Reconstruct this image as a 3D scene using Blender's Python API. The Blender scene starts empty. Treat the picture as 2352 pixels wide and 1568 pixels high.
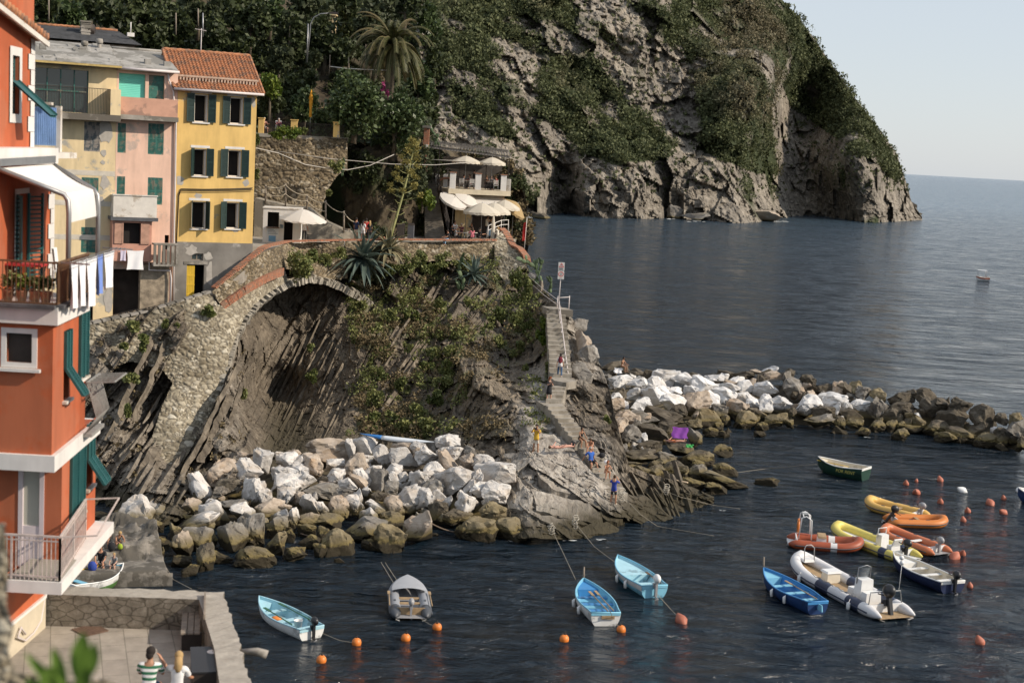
import bpy,bmesh,math,random
import numpy as np
from mathutils import Vector,Matrix,noise,Euler

R=math.radians
rnd=random.Random(11)
sc=bpy.context.scene
col=sc.collection

# ------------------------------------------------------------------ camera
FPX,CX,CY=3267.0,1176.0,784.0          # 50 mm on a 36 mm sensor, in a 2352 x 1568 measuring frame
CAMZ=21.0
PITCH,ROLL=R(7.59),R(3.2)
_F=Vector((0,math.cos(PITCH),-math.sin(PITCH)))
_U0=Vector((0,math.sin(PITCH),math.cos(PITCH)))
_R0=Vector((1,0,0))
_RT=math.cos(ROLL)*_R0+math.sin(ROLL)*_U0
_UP=-math.sin(ROLL)*_R0+math.cos(ROLL)*_U0
CAM=Vector((0,0,CAMZ))
cam=bpy.data.cameras.new("camera")
cam.lens=50;cam.sensor_width=36;cam.clip_start=0.3;cam.clip_end=60000
cam.dof.use_dof=True;cam.dof.focus_distance=92;cam.dof.aperture_fstop=1.1
camo=bpy.data.objects.new("camera",cam);col.objects.link(camo)
m3=Matrix((_RT,_UP,-_F)).transposed()
camo.matrix_world=Matrix.Translation(CAM)@ m3.to_4x4()
sc.camera=camo

# ------------------------------------------------------------------ sky, sun, exposure
SUN=Vector((1.0,-0.24,0.66)).normalized()
w=bpy.data.worlds.new("World");sc.world=w;w.use_nodes=True
nt=w.node_tree
sky=nt.nodes.new('ShaderNodeTexSky');sky.sky_type='NISHITA';sky.sun_disc=False
sky.sun_elevation=math.asin(SUN.z)
sky.sun_rotation=math.atan2(SUN.x,SUN.y)
sky.altitude=20;sky.air_density=1.0;sky.dust_density=0.6;sky.ozone_density=1.0
hz=nt.nodes.new('ShaderNodeMix');hz.data_type='RGBA'      # thin high overcast evens out the clear sky
hz.inputs[0].default_value=0.84;hz.inputs[7].default_value=(2.68,2.86,3.12,1)
nt.links.new(sky.outputs[0],hz.inputs[6]);nt.links.new(hz.outputs[2],nt.nodes['Background'].inputs[0])
nt.nodes['Background'].inputs[1].default_value=0.125
sl=bpy.data.lights.new("sun",'SUN');sl.energy=2.7;sl.angle=R(0.6);sl.color=(1.0,0.88,0.73)
so=bpy.data.objects.new("sun",sl);col.objects.link(so)
so.rotation_euler=(-SUN).to_track_quat('-Z','Y').to_euler()
so.location=SUN*300
sc.view_settings.view_transform='Standard';sc.view_settings.look='None'
sc.view_settings.gamma=1;sc.view_settings.exposure=0.86
sc.cycles.max_bounces=6;sc.cycles.diffuse_bounces=3;sc.cycles.glossy_bounces=3;sc.cycles.transmission_bounces=3
sc.cycles.transparent_max_bounces=6
sc.cycles.use_denoising=True
sc.cycles.caustics_reflective=False;sc.cycles.caustics_refractive=False

# ------------------------------------------------------------------ measuring helpers
def ray(u,v):
    return _F+_RT*((u-CX)/FPX)+_UP*((CY-v)/FPX)
def at(u,v,D=None,z=None):
    d=ray(u,v)
    t=D/d.y if z is None else (z-CAMZ)/d.z
    return CAM+d*t
def proj(p):
    q=Vector(p)-CAM
    k=q.dot(_F)
    return CX+FPX*q.dot(_RT)/k,CY-FPX*q.dot(_UP)/k
def px(D):                                    # metres per measuring pixel at depth D
    return D/FPX
def lerp(a,b,t):return a+(b-a)*t
def pl(pts,x):                               # polyline y(x)
    if x <= pts[0][0]:return pts[0][1]
    for (a,b),(c,d) in zip(pts,pts[1:]):
        if x <= c:return b+(d-b)*(x-a)/(c-a)
    return pts[-1][1]
class TPS:
    def __init__(s,pts):
        a=np.array(pts,float);s.c=a[:,:2]/400.0;n=len(a)
        K=s.k(s.c,s.c)+np.eye(n)*1e-3
        Pm=np.c_[np.ones(n),s.c]
        A=np.block([[K,Pm],[Pm.T,np.zeros((3,3))]])
        s.w=np.linalg.solve(A,np.r_[a[:,2],0,0,0])
    def k(s,a,b):
        r2=((a[:,None]-b[None])**2).sum(-1)+1e-12
        return 0.5*r2*np.log(r2)
    def __call__(s,uv):
        uv=np.atleast_2d(np.array(uv,float))/400.0
        return s.k(uv,s.c)@ s.w[:-3]+np.c_[np.ones(len(uv)),uv]@ s.w[-3:]
    def one(s,u,v):return float(s([[u,v]])[0])
def inpoly(poly,x,y):
    c=False;n=len(poly);j=n-1
    for i in range(n):
        xi,yi=poly[i];xj,yj=poly[j]
        if (yi>y)!=(yj>y) and x<(xj-xi)*(y-yi)/(yj-yi)+xi:c=not c
        j=i
    return c
def fbm(p,s,o=4):
    return noise.fractal(Vector(p)*s,1.0,2.0,o)
def hash1(i):
    x=math.sin(i*127.1+11.7)*43758.5453
    return x-math.floor(x)

# ------------------------------------------------------------------ materials
MATS={}
def N(nt,t,**kw):
    n=nt.nodes.new(t)
    for k,v in kw.items():setattr(n,k,v)
    return n
def newmat(name):
    m=bpy.data.materials.new(name);m.use_nodes=True
    return m,m.node_tree,m.node_tree.nodes['Principled BSDF']
def ramp(nt,fac,stops):
    r=N(nt,'ShaderNodeValToRGB')
    while len(r.color_ramp.elements)<len(stops):r.color_ramp.elements.new(0.5)
    for e,(p,c) in zip(r.color_ramp.elements,stops):
        e.position=p;e.color=(*c,1)
    nt.links.new(fac,r.inputs[0]);return r.outputs[0]
def mixc(nt,fac,a,b,mode='MIX'):
    m=N(nt,'ShaderNodeMix',data_type='RGBA',blend_type=mode)
    for s,v in ((m.inputs[0],fac),(m.inputs[6],a),(m.inputs[7],b)):
        if hasattr(v,'links'):nt.links.new(v,s)
        elif isinstance(v,(int,float)):s.default_value=v
        else:s.default_value=(*v,1)
    return m.outputs[2]
def noisef(nt,vec,scale,detail=4,rough=0.55,dist=0.0):
    n=N(nt,'ShaderNodeTexNoise');n.inputs['Scale'].default_value=scale
    n.inputs['Detail'].default_value=detail;n.inputs['Roughness'].default_value=rough
    n.inputs['Distortion'].default_value=dist
    nt.links.new(vec,n.inputs['Vector']);return n.outputs[0]
def world_pos(nt):return N(nt,'ShaderNodeNewGeometry').outputs['Position']
def obj_pos(nt):return N(nt,'ShaderNodeTexCoord').outputs['Object']
def mapping(nt,vec,scale=(1,1,1),rot=(0,0,0)):
    m=N(nt,'ShaderNodeMapping');m.inputs['Scale'].default_value=scale;m.inputs['Rotation'].default_value=rot
    nt.links.new(vec,m.inputs['Vector']);return m.outputs[0]
def bump(nt,b,h,strength,dist):
    n=N(nt,'ShaderNodeBump');n.inputs['Strength'].default_value=strength;n.inputs['Distance'].default_value=dist
    nt.links.new(h,n.inputs['Height']);nt.links.new(n.outputs[0],b.inputs['Normal'])
def paint(name,c,rough=0.6,var=0.12,scale=3.0,metal=0.0,bmp=0.0,dirt=None,dirt_amt=0.0,rnd_amt=0.0,streak=0.0):
    """plain coloured surface with slight mottling and optional patchy wear"""
    if name in MATS:return MATS[name]
    m,nt,b=newmat(name)
    v=obj_pos(nt)
    f=noisef(nt,v,scale,5)
    lo=tuple(x*(1-var) for x in c);hi=tuple(min(1,x*(1+var)) for x in c)
    out=ramp(nt,f,[(0.3,lo),(0.7,hi)])
    if dirt:
        f2=noisef(nt,v,scale*0.45,6,0.65)
        d=ramp(nt,f2,[(0.62-dirt_amt*0.4,(0,0,0)),(0.66-dirt_amt*0.35,(1,1,1))])
        out=mixc(nt,d,out,dirt)
    if streak:
        sf=noisef(nt,mapping(nt,world_pos(nt),(1.7,1.7,.3)),1.0,6,.6)
        out=mixc(nt,1.0,out,ramp(nt,sf,[(.32,(1-streak,)*3),(.62,(1+streak*.25,)*3)]),'MULTIPLY')
    if rnd_amt:
        oi=N(nt,'ShaderNodeObjectInfo')
        hs=N(nt,'ShaderNodeHueSaturation')
        mr=N(nt,'ShaderNodeMapRange');mr.inputs[3].default_value=1-rnd_amt;mr.inputs[4].default_value=1+rnd_amt
        nt.links.new(oi.outputs['Random'],mr.inputs[0]);nt.links.new(mr.outputs[0],hs.inputs['Value'])
        nt.links.new(out,hs.inputs['Color']);out=hs.outputs[0]
    nt.links.new(out,b.inputs['Base Color'])
    b.inputs['Roughness'].default_value=rough;b.inputs['Metallic'].default_value=metal
    if bmp:bump(nt,b,noisef(nt,v,scale*6,4),bmp,0.02)
    MATS[name]=m;return m

# ------------------------------------------------------------------ mesh building
class MB:
    def __init__(s):s.v=[];s.f=[];s.mi=[];s.m=0;s.sm=[];s.smooth=False
    def q(s,*ids):s.f.append(ids);s.mi.append(s.m);s.sm.append(s.smooth)
    def add(s,pts):
        i=len(s.v);s.v.extend(tuple(p) for p in pts);return i
    def poly(s,pts):
        i=s.add(pts);s.q(*range(i,i+len(pts)))
    def box(s,c,d,rot=None,taper=1.0):
        hx,hy,hz=d[0]/2,d[1]/2,d[2]/2
        P=[]
        for z in (-1,1):
            k=taper if z>0 else 1
            for x,y in ((-1,-1),(1,-1),(1,1),(-1,1)):P.append(Vector((x*hx*k,y*hy*k,z*hz)))
        if rot is not None:P=[rot @ p for p in P]
        i=s.add([p+Vector(c) for p in P])
        for f in ((3,2,1,0),(4,5,6,7),(0,1,5,4),(1,2,6,5),(2,3,7,6),(3,0,4,7)):s.q(*[i+k for k in f])
    def bx(s,x0,x1,y0,y1,z0,z1):s.box(((x0+x1)/2,(y0+y1)/2,(z0+z1)/2),(x1-x0,y1-y0,z1-z0))
    def bar(s,a,b,w,h=None,up=Vector((0,0,1))):
        a,b=Vector(a),Vector(b);d=(b-a);L=d.length
        if L<1e-6:return
        d /= L;sd=d.cross(up)
        if sd.length<1e-3:sd=d.cross(Vector((0,1,0)))
        sd.normalize();u=sd.cross(d)
        rot=Matrix((sd,d,u)).transposed()
        s.box((a+b)/2,(w,L,h or w),rot)
    def tube(s,pts,r,n=8,cap=True,closed=False,squash=1.0):
        pts=[Vector(p) for p in pts];m=len(pts)
        rs=r if isinstance(r,(list,tuple)) else [r]*m
        sm=s.smooth;s.smooth=True
        base=len(s.v);prev=None
        for i,p in enumerate(pts):
            if closed:t=pts[(i+1)%m]-pts[i-1]
            else:t=pts[min(i+1,m-1)]-pts[max(i-1,0)]
            if t.length<1e-9:t=Vector((0,0,1))
            t.normalize()
            if prev is None:
                a=t.cross(Vector((0,0,1)))
                if a.length<1e-3:a=Vector((1,0,0))
            else:
                a=prev-t*prev.dot(t)
                if a.length<1e-4:a=t.orthogonal()
            a.normalize();prev=a;b=t.cross(a)
            for k in range(n):
                th=2*math.pi*k/n
                s.v.append(tuple(p+(a*math.cos(th)+b*(math.sin(th)*squash))*rs[i]))
        rng=m if closed else m-1
        for i in range(rng):
            for k in range(n):
                i2=(i+1)%m
                s.q(base+i*n+k,base+i*n+(k+1)%n,base+i2*n+(k+1)%n,base+i2*n+k)
        if cap and not closed:
            s.q(*[base+k for k in range(n)][::-1]);s.q(*[base+(m-1)*n+k for k in range(n)])
        s.smooth=sm
    def lathe(s,prof,n=12,c=(0,0,0)):
        sm=s.smooth;s.smooth=True;base=len(s.v);c=Vector(c)
        for r,z in prof:
            for k in range(n):
                th=2*math.pi*k/n;s.v.append((c.x+r*math.cos(th),c.y+r*math.sin(th),c.z+z))
        for i in range(len(prof)-1):
            for k in range(n):
                s.q(base+i*n+k,base+i*n+(k+1)%n,base+(i+1)*n+(k+1)%n,base+(i+1)*n+k)
        s.smooth=sm
    def ball(s,c,r,n=10,sc=(1,1,1)):
        m=max(4,n // 2+1)
        b0=len(s.v)
        s.lathe([(max(1e-3,r*math.sin(math.pi*i/m)),-r*math.cos(math.pi*i/m)) for i in range(m+1)],n)
        for i in range(b0,len(s.v)):
            p=s.v[i];s.v[i]=(p[0]*sc[0]+c[0],p[1]*sc[1]+c[1],p[2]*sc[2]+c[2])
    def grid(s,nx,ny,fn):
        i0=len(s.v)
        for j in range(ny+1):
            for i in range(nx+1):s.v.append(tuple(fn(i/nx,j/ny)))
        for j in range(ny):
            for i in range(nx):
                a=i0+j*(nx+1)+i
                s.q(a,a+1,a+nx+2,a+nx+1)
    def leaf(s,c,size,el=1.6):
        a=rnd.uniform(0,6.283);z=rnd.uniform(-1,1);q=math.sqrt(1-z*z)
        d=Vector((q*math.cos(a),q*math.sin(a),z));e=d.orthogonal().normalized()
        e=Matrix.Rotation(rnd.uniform(0,6.283),3,d)@ e
        c=Vector(c);d *= size*el*0.5;e *= size*0.5
        i=s.add((c-d,c+e,c+d,c-e));s.q(i,i+1,i+2,i+3)
    def leaves(s,c,rad,n,size,shell=0.5):
        for _ in range(n):
            a=rnd.uniform(0,6.283);z=rnd.uniform(-1,1);q=math.sqrt(1-z*z)
            k=rnd.uniform(shell,1.0)
            s.leaf((c[0]+q*math.cos(a)*rad[0]*k,c[1]+q*math.sin(a)*rad[1]*k,c[2]+z*rad[2]*k),size*rnd.uniform(.6,1.3))
    def build(s,name,mats,parent=None,loc=None,rot=None):
        me=bpy.data.meshes.new(name)
        me.from_pydata(s.v,[],s.f)
        for m in (mats if isinstance(mats,(list,tuple)) else [mats]):me.materials.append(m)
        me.polygons.foreach_set('material_index',s.mi);me.polygons.foreach_set('use_smooth',s.sm)
        me.update()
        return link(name,me,parent,loc,rot)
def link(name,me,parent=None,loc=None,rot=None):
    o=bpy.data.objects.new(name,me);col.objects.link(o)
    if parent:o.parent=parent
    if loc is not None:o.location=loc
    if rot is not None:o.rotation_euler=rot
    return o
def tag(o,label=None,cat=None,group=None,kind=None):
    if label:o['label']=label
    if cat:o['category']=cat
    if group:o['group']=group
    if kind:o['kind']=kind
    return o
def thing(name,label,cat,loc=(0,0,0),rotz=0.0,group=None):
    o=bpy.data.objects.new(name,None);col.objects.link(o)
    o.location=loc;o.rotation_euler=(0,0,rotz) if not isinstance(rotz,(tuple,list)) else rotz
    o.empty_display_size=0.3
    return tag(o,label,cat,group)
def copy_tree(o,parent=None):
    c=o.copy();col.objects.link(c)
    c.parent=parent
    for ch in list(o.children):copy_tree(ch,c)
    return c
def cone_ids(n):return range(n)
ORD=['first','second','third','fourth','fifth','sixth','seventh','eighth','ninth','tenth','eleventh','twelfth',
       'thirteenth','fourteenth','fifteenth','sixteenth','seventeenth','eighteenth','nineteenth','twentieth']
def ordinal(i):
    if i<20:return ORD[i]
    k=i+1;t={1:'st',2:'nd',3:'rd'}.get(k%10 if k%100 not in (11,12,13) else 0,'th')
    return '%d%s'%(k,t)
# ------------------------------------------------------------------ setting: materials
def attr(nt,name):
    a=N(nt,'ShaderNodeAttribute',attribute_name=name);return a.outputs['Fac']
def rock_mat(name,dark,mid,light,rot,bed=(6,6,0.5),scale=1.0,green=(0.05,0.06,0.02),bstr=0.6,crack=True,wet=None):
    m,nt,b=newmat(name);p=world_pos(nt)
    big=noisef(nt,p,0.12*scale,5,0.6)
    fine=noisef(nt,p,1.7*scale,7,0.66)
    mp=mapping(nt,p,bed,rot)
    st=noisef(nt,mp,1.0*scale,4,0.6,0.4)
    c1=ramp(nt,st,[(0.3,dark),(0.5,mid),(0.68,light)])
    c2=ramp(nt,fine,[(0.33,dark),(0.52,mid),(0.7,light)])
    c=mixc(nt,0.5,c1,c2)
    tint=ramp(nt,big,[(0.35,(0.72,0.68,0.64)),(0.65,(1.18,1.1,1.0))])
    c=mixc(nt,1.0,c,tint,'MULTIPLY')
    if crack:
        vo=N(nt,'ShaderNodeTexVoronoi',feature='DISTANCE_TO_EDGE');vo.inputs['Scale'].default_value=0.55*scale
        dp=mixc(nt,0.12,p,N(nt,'ShaderNodeTexNoise').outputs[1],'ADD')
        nt.links.new(mapping(nt,p,(1.2,1.2,.6),rot),vo.inputs['Vector'])
        cr=ramp(nt,vo.outputs[0],[(0.0,(0.45,0.42,0.4)),(0.035,(1,1,1))])
        c=mixc(nt,0.7,c,cr,'MULTIPLY')
    pl_=ramp(nt,st,[(0.28,(0.19,.172,.15)),(0.5,(0.33,.305,.27)),(0.7,(0.45,.425,.385))])
    pl_=mixc(nt,1.0,pl_,ramp(nt,fine,[(0.34,(0.55,.52,.5)),(0.6,(1.1,1.08,1.05))]),'MULTIPLY')
    c=mixc(nt,attr(nt,'pale'),c,pl_)
    g=mixc(nt,noisef(nt,p,0.9*scale,5),tuple(x*.6 for x in green),tuple(x*1.5 for x in green))
    c=mixc(nt,attr(nt,'veg'),c,g)
    if wet:
        sep=N(nt,'ShaderNodeSeparateXYZ');nt.links.new(p,sep.inputs[0])
        ad=N(nt,'ShaderNodeMath',operation='MULTIPLY_ADD');nt.links.new(fine,ad.inputs[0])
        ad.inputs[1].default_value=-1.2;nt.links.new(sep.outputs['Z'],ad.inputs[2])
        wf=ramp(nt,ad.outputs[0],[(0.0,(1,1,1)),(wet,(0,0,0))])
        c=mixc(nt,wf,c,(0.05,0.042,0.025))
    nt.links.new(c,b.inputs['Base Color']);b.inputs['Roughness'].default_value=0.85
    b.inputs['Specular IOR Level'].default_value=0.25
    h=mixc(nt,0.5,fine,st)
    bump(nt,b,h,bstr,0.35/scale)
    return m
M_CLIFF=rock_mat('cliff_rock',(0.072,0.067,0.06),(0.22,0.207,0.184),(0.44,0.42,0.38),(0,R(40),0),(1.2,1.2,0.35),0.3,(0.032,0.042,0.016),1.0)
M_STRATA=rock_mat('layered_rock',(0.056,0.049,0.041),(0.145,0.128,0.104),(0.285,0.255,0.21),(0,R(30),0),(3.4,1.0,0.35),1.0,(0.07,0.085,0.03),0.8,True,0.9)
M_HILL=rock_mat('hill_earth',(0.03,0.026,0.02),(0.07,0.058,0.04),(0.14,0.12,0.08),(0,0,0),(1,1,1),0.6,(0.022,0.032,0.012),0.8)

def stone_mat(name,mortar,stops,rough=0.9):
    m,nt,b=newmat(name);p=world_pos(nt)
    t=attr(nt,'tone')
    c=ramp(nt,t,stops)
    f=noisef(nt,p,5,6,.65)
    c=mixc(nt,1.0,c,ramp(nt,f,[(0.3,(0.62,0.6,0.57)),(0.7,(1.2,1.18,1.12))]),'MULTIPLY')
    bg=noisef(nt,p,.35,4)
    c=mixc(nt,1.0,c,ramp(nt,bg,[(0.35,(0.72,0.7,0.66)),(0.65,(1.12,1.1,1.05))]),'MULTIPLY')
    c=mixc(nt,attr(nt,'gap'),c,mortar)
    nt.links.new(c,b.inputs['Base Color']);b.inputs['Roughness'].default_value=rough
    b.inputs['Specular IOR Level'].default_value=0.2
    bump(nt,b,f,0.5,0.05);return m
M_RUBBLE=stone_mat('pale_rubble',(0.13,0.112,0.085),[(0.0,(0.18,0.155,0.115)),(0.35,(0.31,0.28,0.225)),(0.75,(0.40,0.37,0.31)),(1.0,(0.54,0.52,0.47))])
M_DRYWALL=stone_mat('brown_rubble',(0.07,0.058,0.042),[(0.0,(0.12,0.1,0.075)),(0.35,(0.22,0.18,0.125)),(0.7,(0.31,0.26,0.19)),(1.0,(0.45,0.42,0.37))])
M_BRICK=paint('orange_brick',(0.345,0.145,0.082),0.9,0.4,9,bmp=.4,dirt=(.24,.15,.10),dirt_amt=.3)
M_CONC=paint('grey_concrete',(0.30,0.275,0.24),0.9,0.22,1.6,bmp=.4,dirt=(0.17,0.155,0.13),dirt_amt=.35)
M_CONC_D=paint('worn_concrete',(0.24,0.215,0.18),0.9,0.3,1.2,bmp=.5,dirt=(0.12,0.105,0.085),dirt_amt=.45)

# ------------------------------------------------------------------ sea
def make_sea():
    m,nt,b=newmat('sea_water');p=world_pos(nt)
    b.inputs['Base Color'].default_value=(0.007,0.015,0.024,1)
    b.inputs['Roughness'].default_value=0.09;b.inputs['IOR'].default_value=1.33
    a=noisef(nt,mapping(nt,p,(0.75,1.2,1),(0,0,R(14))),.9,6,.6,.6)
    c=noisef(nt,mapping(nt,p,(0.5,1.3,1),(0,0,R(-22))),.28,3,.5,.3)
    d=noisef(nt,mapping(nt,p,(.6,1.2,1),(0,0,R(8))),0.03,3,.5)
    s=N(nt,'ShaderNodeMath',operation='MULTIPLY_ADD');nt.links.new(c,s.inputs[0]);s.inputs[1].default_value=2.4;nt.links.new(a,s.inputs[2])
    s2=N(nt,'ShaderNodeMath',operation='MULTIPLY_ADD');nt.links.new(d,s2.inputs[0]);s2.inputs[1].default_value=7.0;nt.links.new(s.outputs[0],s2.inputs[2])
    bump(nt,b,s2.outputs[0],1.0,0.75)
    sep=N(nt,'ShaderNodeSeparateXYZ');nt.links.new(p,sep.inputs[0])      # the open sea is choppier than the cove behind the breakwater
    mr=N(nt,'ShaderNodeMapRange');mr.inputs[1].default_value=85;mr.inputs[2].default_value=190;mr.inputs[3].default_value=.08;mr.inputs[4].default_value=.13
    nt.links.new(sep.outputs[1],mr.inputs[0]);
    cp=ramp(nt,noisef(nt,mapping(nt,p,(.55,1,1),(0,0,R(12))),.3,5,.62,.4),[(.36,(.35,)*3),(.62,(2.3,)*3)])      # wind ripples
    rm=N(nt,'ShaderNodeMath',operation='MULTIPLY');nt.links.new(mr.outputs[0],rm.inputs[0]);nt.links.new(cp,rm.inputs[1]);nt.links.new(rm.outputs[0],b.inputs['Roughness'])
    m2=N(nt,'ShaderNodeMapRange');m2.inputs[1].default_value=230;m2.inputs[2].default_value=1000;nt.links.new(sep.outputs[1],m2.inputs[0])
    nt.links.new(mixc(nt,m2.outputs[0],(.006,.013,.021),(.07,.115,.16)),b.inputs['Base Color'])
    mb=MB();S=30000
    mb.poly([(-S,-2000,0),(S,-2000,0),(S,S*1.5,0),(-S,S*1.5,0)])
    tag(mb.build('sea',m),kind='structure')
make_sea()

# ------------------------------------------------------------------ relief surfaces
def mk(name,V,F,mats,attrs=None,smooth=False,mi=None,parent=None):
    me=bpy.data.meshes.new(name);me.from_pydata([tuple(p) for p in V],[],F)
    for m in (mats if isinstance(mats,list) else [mats]):me.materials.append(m)
    if attrs:
        for k,vals in attrs.items():
            a=me.attributes.new(k,'FLOAT','POINT');a.data.foreach_set('value',np.array(vals,np.float32))
    if smooth:me.polygons.foreach_set('use_smooth',[True]*len(F))
    if mi:me.polygons.foreach_set('material_index',mi)
    me.update();return link(name,me,parent)
SURF={}
def facet(p,s,tilt,step,seed=0.0):
    """broken rock: every cell is a flat chip with its own tilt and offset"""
    d,c=noise.voronoi(Vector(p)*s+Vector((seed,0,0)))
    c=c[0];a=hash1(c.x*3.3+c.y*7.1+c.z*1.9);b=hash1(c.x*5.7-c.y*2.3+c.z*4.1);e=hash1(c.y*9.1+c.z*6.3-c.x)
    q=Vector(p)*s+Vector((seed,0,0))-c
    return ((q.x*(a-.5)+q.z*(b-.5))*2*tilt+(e-.5)*step)/s
def relief(name,mat,top,bot,du,nv,tps,disp,veg=None,back=(14,4),right_skirt=True,pale=None):
    """a rock face: columns run from the line top(u) to the line bot(u); depth from survey points, layers and lumps added"""
    u0,u1=top[0][0],top[-1][0];nu=int((u1-u0)/du)
    uv=[(u0+(u1-u0)*i/nu,0) for i in range(nu+1)]
    P=[]
    for j in range(nv+1):
        for i in range(nu+1):
            u=uv[i][0];a=pl(top,u);b_=pl(bot,u)
            P.append((u,a+(b_-a)*j/nv))
    Dd=tps(P);V=[];G=[]
    for (u,v),D in zip(P,Dd):
        p=at(u,v,D=float(D))
        k=disp(p,u,v)
        V.append(at(u,v,D=float(D)-k));G.append(veg(p,u,v) if veg else 0.0)
    W=nu+1;F=[]
    for j in range(nv):
        for i in range(nu):
            a=j*W+i;F.append((a,a+W,a+W+1,a+1))
    # far side: the top edge and the right edge fall away behind
    n0=len(V);bl,bd=back
    def away(p):return p+(p-CAM).normalized()*bl+Vector((-.05*bl,0,-bd))
    for i in range(W):V.append(away(V[i]));G.append(G[i])
    for i in range(nu):F.append((i,i+1,n0+i+1,n0+i))
    if right_skirt:
        n1=len(V)
        for j in range(nv+1):
            V.append(away(V[j*W+nu]));G.append(G[j*W+nu])
        for j in range(nv):
            a=j*W+nu;F.append((a,a+W,n1+j+1,n1+j))
    SURF[name]=(V[:W*(nv+1)],G,W)
    o=mk(name,V,F,mat,{'veg':G,'pale':[pale(*proj(p)) if pale else 0.0 for p in V]},name == 'hillside')
    return tag(o,kind='structure')
def layer(q,t,blend=.2):
    q=q/t;i=math.floor(q);f=q-i
    k=0 if f<1-blend else (f-1+blend)/blend
    k=k*k*(3-2*k)
    return lerp(hash1(i),hash1(i+1),k)
def sstep(a,b,x):
    t=min(1,max(0,(x-a)/(b-a)));return t*t*(3-2*t)

# ---- the far headland
HT=TPS([(960,480,440),(1000,500,452),(1220,497,473),(1450,502,505),(1600,506,522),(1750,509,541),(1850,506,640),
          (1930,508,624),(2012,508,590),(1988,465,600),(2050,508,620),(2118,505,662),
          (1000,250,492),(1200,300,505),(1400,250,540),(1600,280,556),(1740,300,570),(1772,200,580),(1800,300,655),(1800,210,655),
          (1830,420,650),(1960,360,598),(2005,420,600),(2040,360,640),(2085,430,668),(1950,215,660),(1850,80,650),(1700,100,605),
          (1000,0,540),(1300,0,568),(1500,0,585),(1780,0,645),(1000,-80,570),(1400,-80,600),(1800,-80,690),
          (1300,470,502),(1290,400,503),(1240,430,484),(1350,430,492),(1540,460,522),(1500,420,512),(1660,440,528)])
HTOP=[(955,-80),(1735,-80),(1765,-30),(1795,-2),(1830,36),(1872,92),(1918,160),(1962,222),(1992,262),(2030,312),(2060,352),(2072,392),(2086,430),(2092,460),(2106,480),(2118,498)]
HBOT=[(955,506),(1220,506),(1450,514),(1750,520),(1900,520),(2000,520),(2060,514),(2118,506)]
VEGP=[[(960,-80),(1290,-80),(1330,80),(1400,180),(1440,235),(1500,285),(1545,335),(1535,368),(1400,375),(1330,345),(1290,300),(1230,260),(1160,240),(1090,170),(1040,150),(990,180)],
        [(1030,190),(1110,210),(1200,330),(1130,310),(1040,260)],
        [(1540,-80),(1760,-80),(1860,80),(1960,225),(2030,320),(2072,400),(2060,420),(2000,370),(1940,330),(1880,290),(1815,240),(1790,180),(1770,260),(1790,400),(1740,400),(1680,375),(1610,345),(1610,250),(1590,160),(1545,60)]]
def veg_head(p,u,v):
    k=0.0
    for i,poly in enumerate(VEGP):
        if inpoly(poly,u,v):k=1.0
    n=fbm(p,.045,4)
    k=sstep(-.32,.12,n+(.22 if k else-.62))
    return k
def d_head(p,u,v):
    q=.8*p.x+.6*p.z+fbm(p,.02,3)*16
    r=1-abs(noise.noise(Vector((q*.045,p.y*.01,p.z*.012))))
    r2=1-abs(noise.noise(Vector((q*.13+9,p.y*.03,p.z*.03))))
    k=(r-.75)*16+(r2-.7)*7+fbm(p,.07,5)*4.5+fbm(p,.3,4)*1.6+(1-abs(noise.noise(p*.16)))*3.2+(1-abs(noise.noise(p*.4)))*1.4-3
    k +=(layer(-.5*p.x+.87*p.z+fbm(p,.05,3)*3,3.2)-.5)*1.4
    k=k*.62+facet(p,.075,.8,.35)+facet(p,.22,.8,.4,7)+facet(p,.55,.7,.4,3)
    if u>1790 and v<480:k *= .6
    k *= sstep(0,14,2128-u)*.8+.2
    cave=max(0,1-((u-1297)/44)**2)*sstep(300,430,v)*20+max(0,1-((u-1545)/26)**2)*sstep(410,470,v)*12
    return k-cave
relief('headland_cliff',M_CLIFF,HTOP,HBOT,3.0,190,HT,d_head,veg_head,back=(90,40))

# ---- the hillside behind the houses
BT=TPS([(-60,560,112),(300,560,114),(600,556,127),(700,556,127),(800,552,126),(850,552,122),(620,430,128),(740,430,128),(1000,552,132),(1215,520,134),(600,330,128),(760,330,128),(620,285,130),
          (760,285,133),(-60,100,128),(200,90,134),(400,120,138),(600,130,140),(720,160,142),(-60,-80,150),(400,-80,160),(700,-80,168),
          (850,350,126),(900,450,124),(960,330,130),(900,150,150),(1000,200,160),(1000,-80,190),(1060,420,138),(1190,420,134),(1212,470,136)])
BTOP=[(-60,-80),(900,-80),(940,0),(965,120),(985,255),(1010,335),(1100,350),(1165,368),(1195,392),(1205,420),(1208,470),(1215,505)]
BBOT=[(-60,560),(560,560),(1000,556),(1150,548),(1215,560)]
def d_hill(p,u,v):
    k=fbm(p,.12,4)*2.2+fbm(p,.5,4)*.6
    if u<980:k +=(layer(p.z+fbm(p,.1,3)*.8,3.0,.5)-.5)*1.2
    q=.87*p.x-.5*p.z+fbm(p,.2,3)
    if v>330 and u>790:k=layer(q,1.3)*1.6+layer(q,.4)*.5+fbm(p,.4,4)*.8-.8
    return k
def veg_hill(p,u,v):
    if u>1020:return sstep(.1,.4,fbm(p,.3,4))*.7
    if v>330 and u>790:return sstep(.0,.35,fbm(p,.3,4))*.6
    return sstep(-.25,.15,fbm(p,.22,4))
relief('hillside',M_HILL,BTOP,BBOT,4.0,150,BT,d_hill,veg_hill,back=(30,12))

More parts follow.
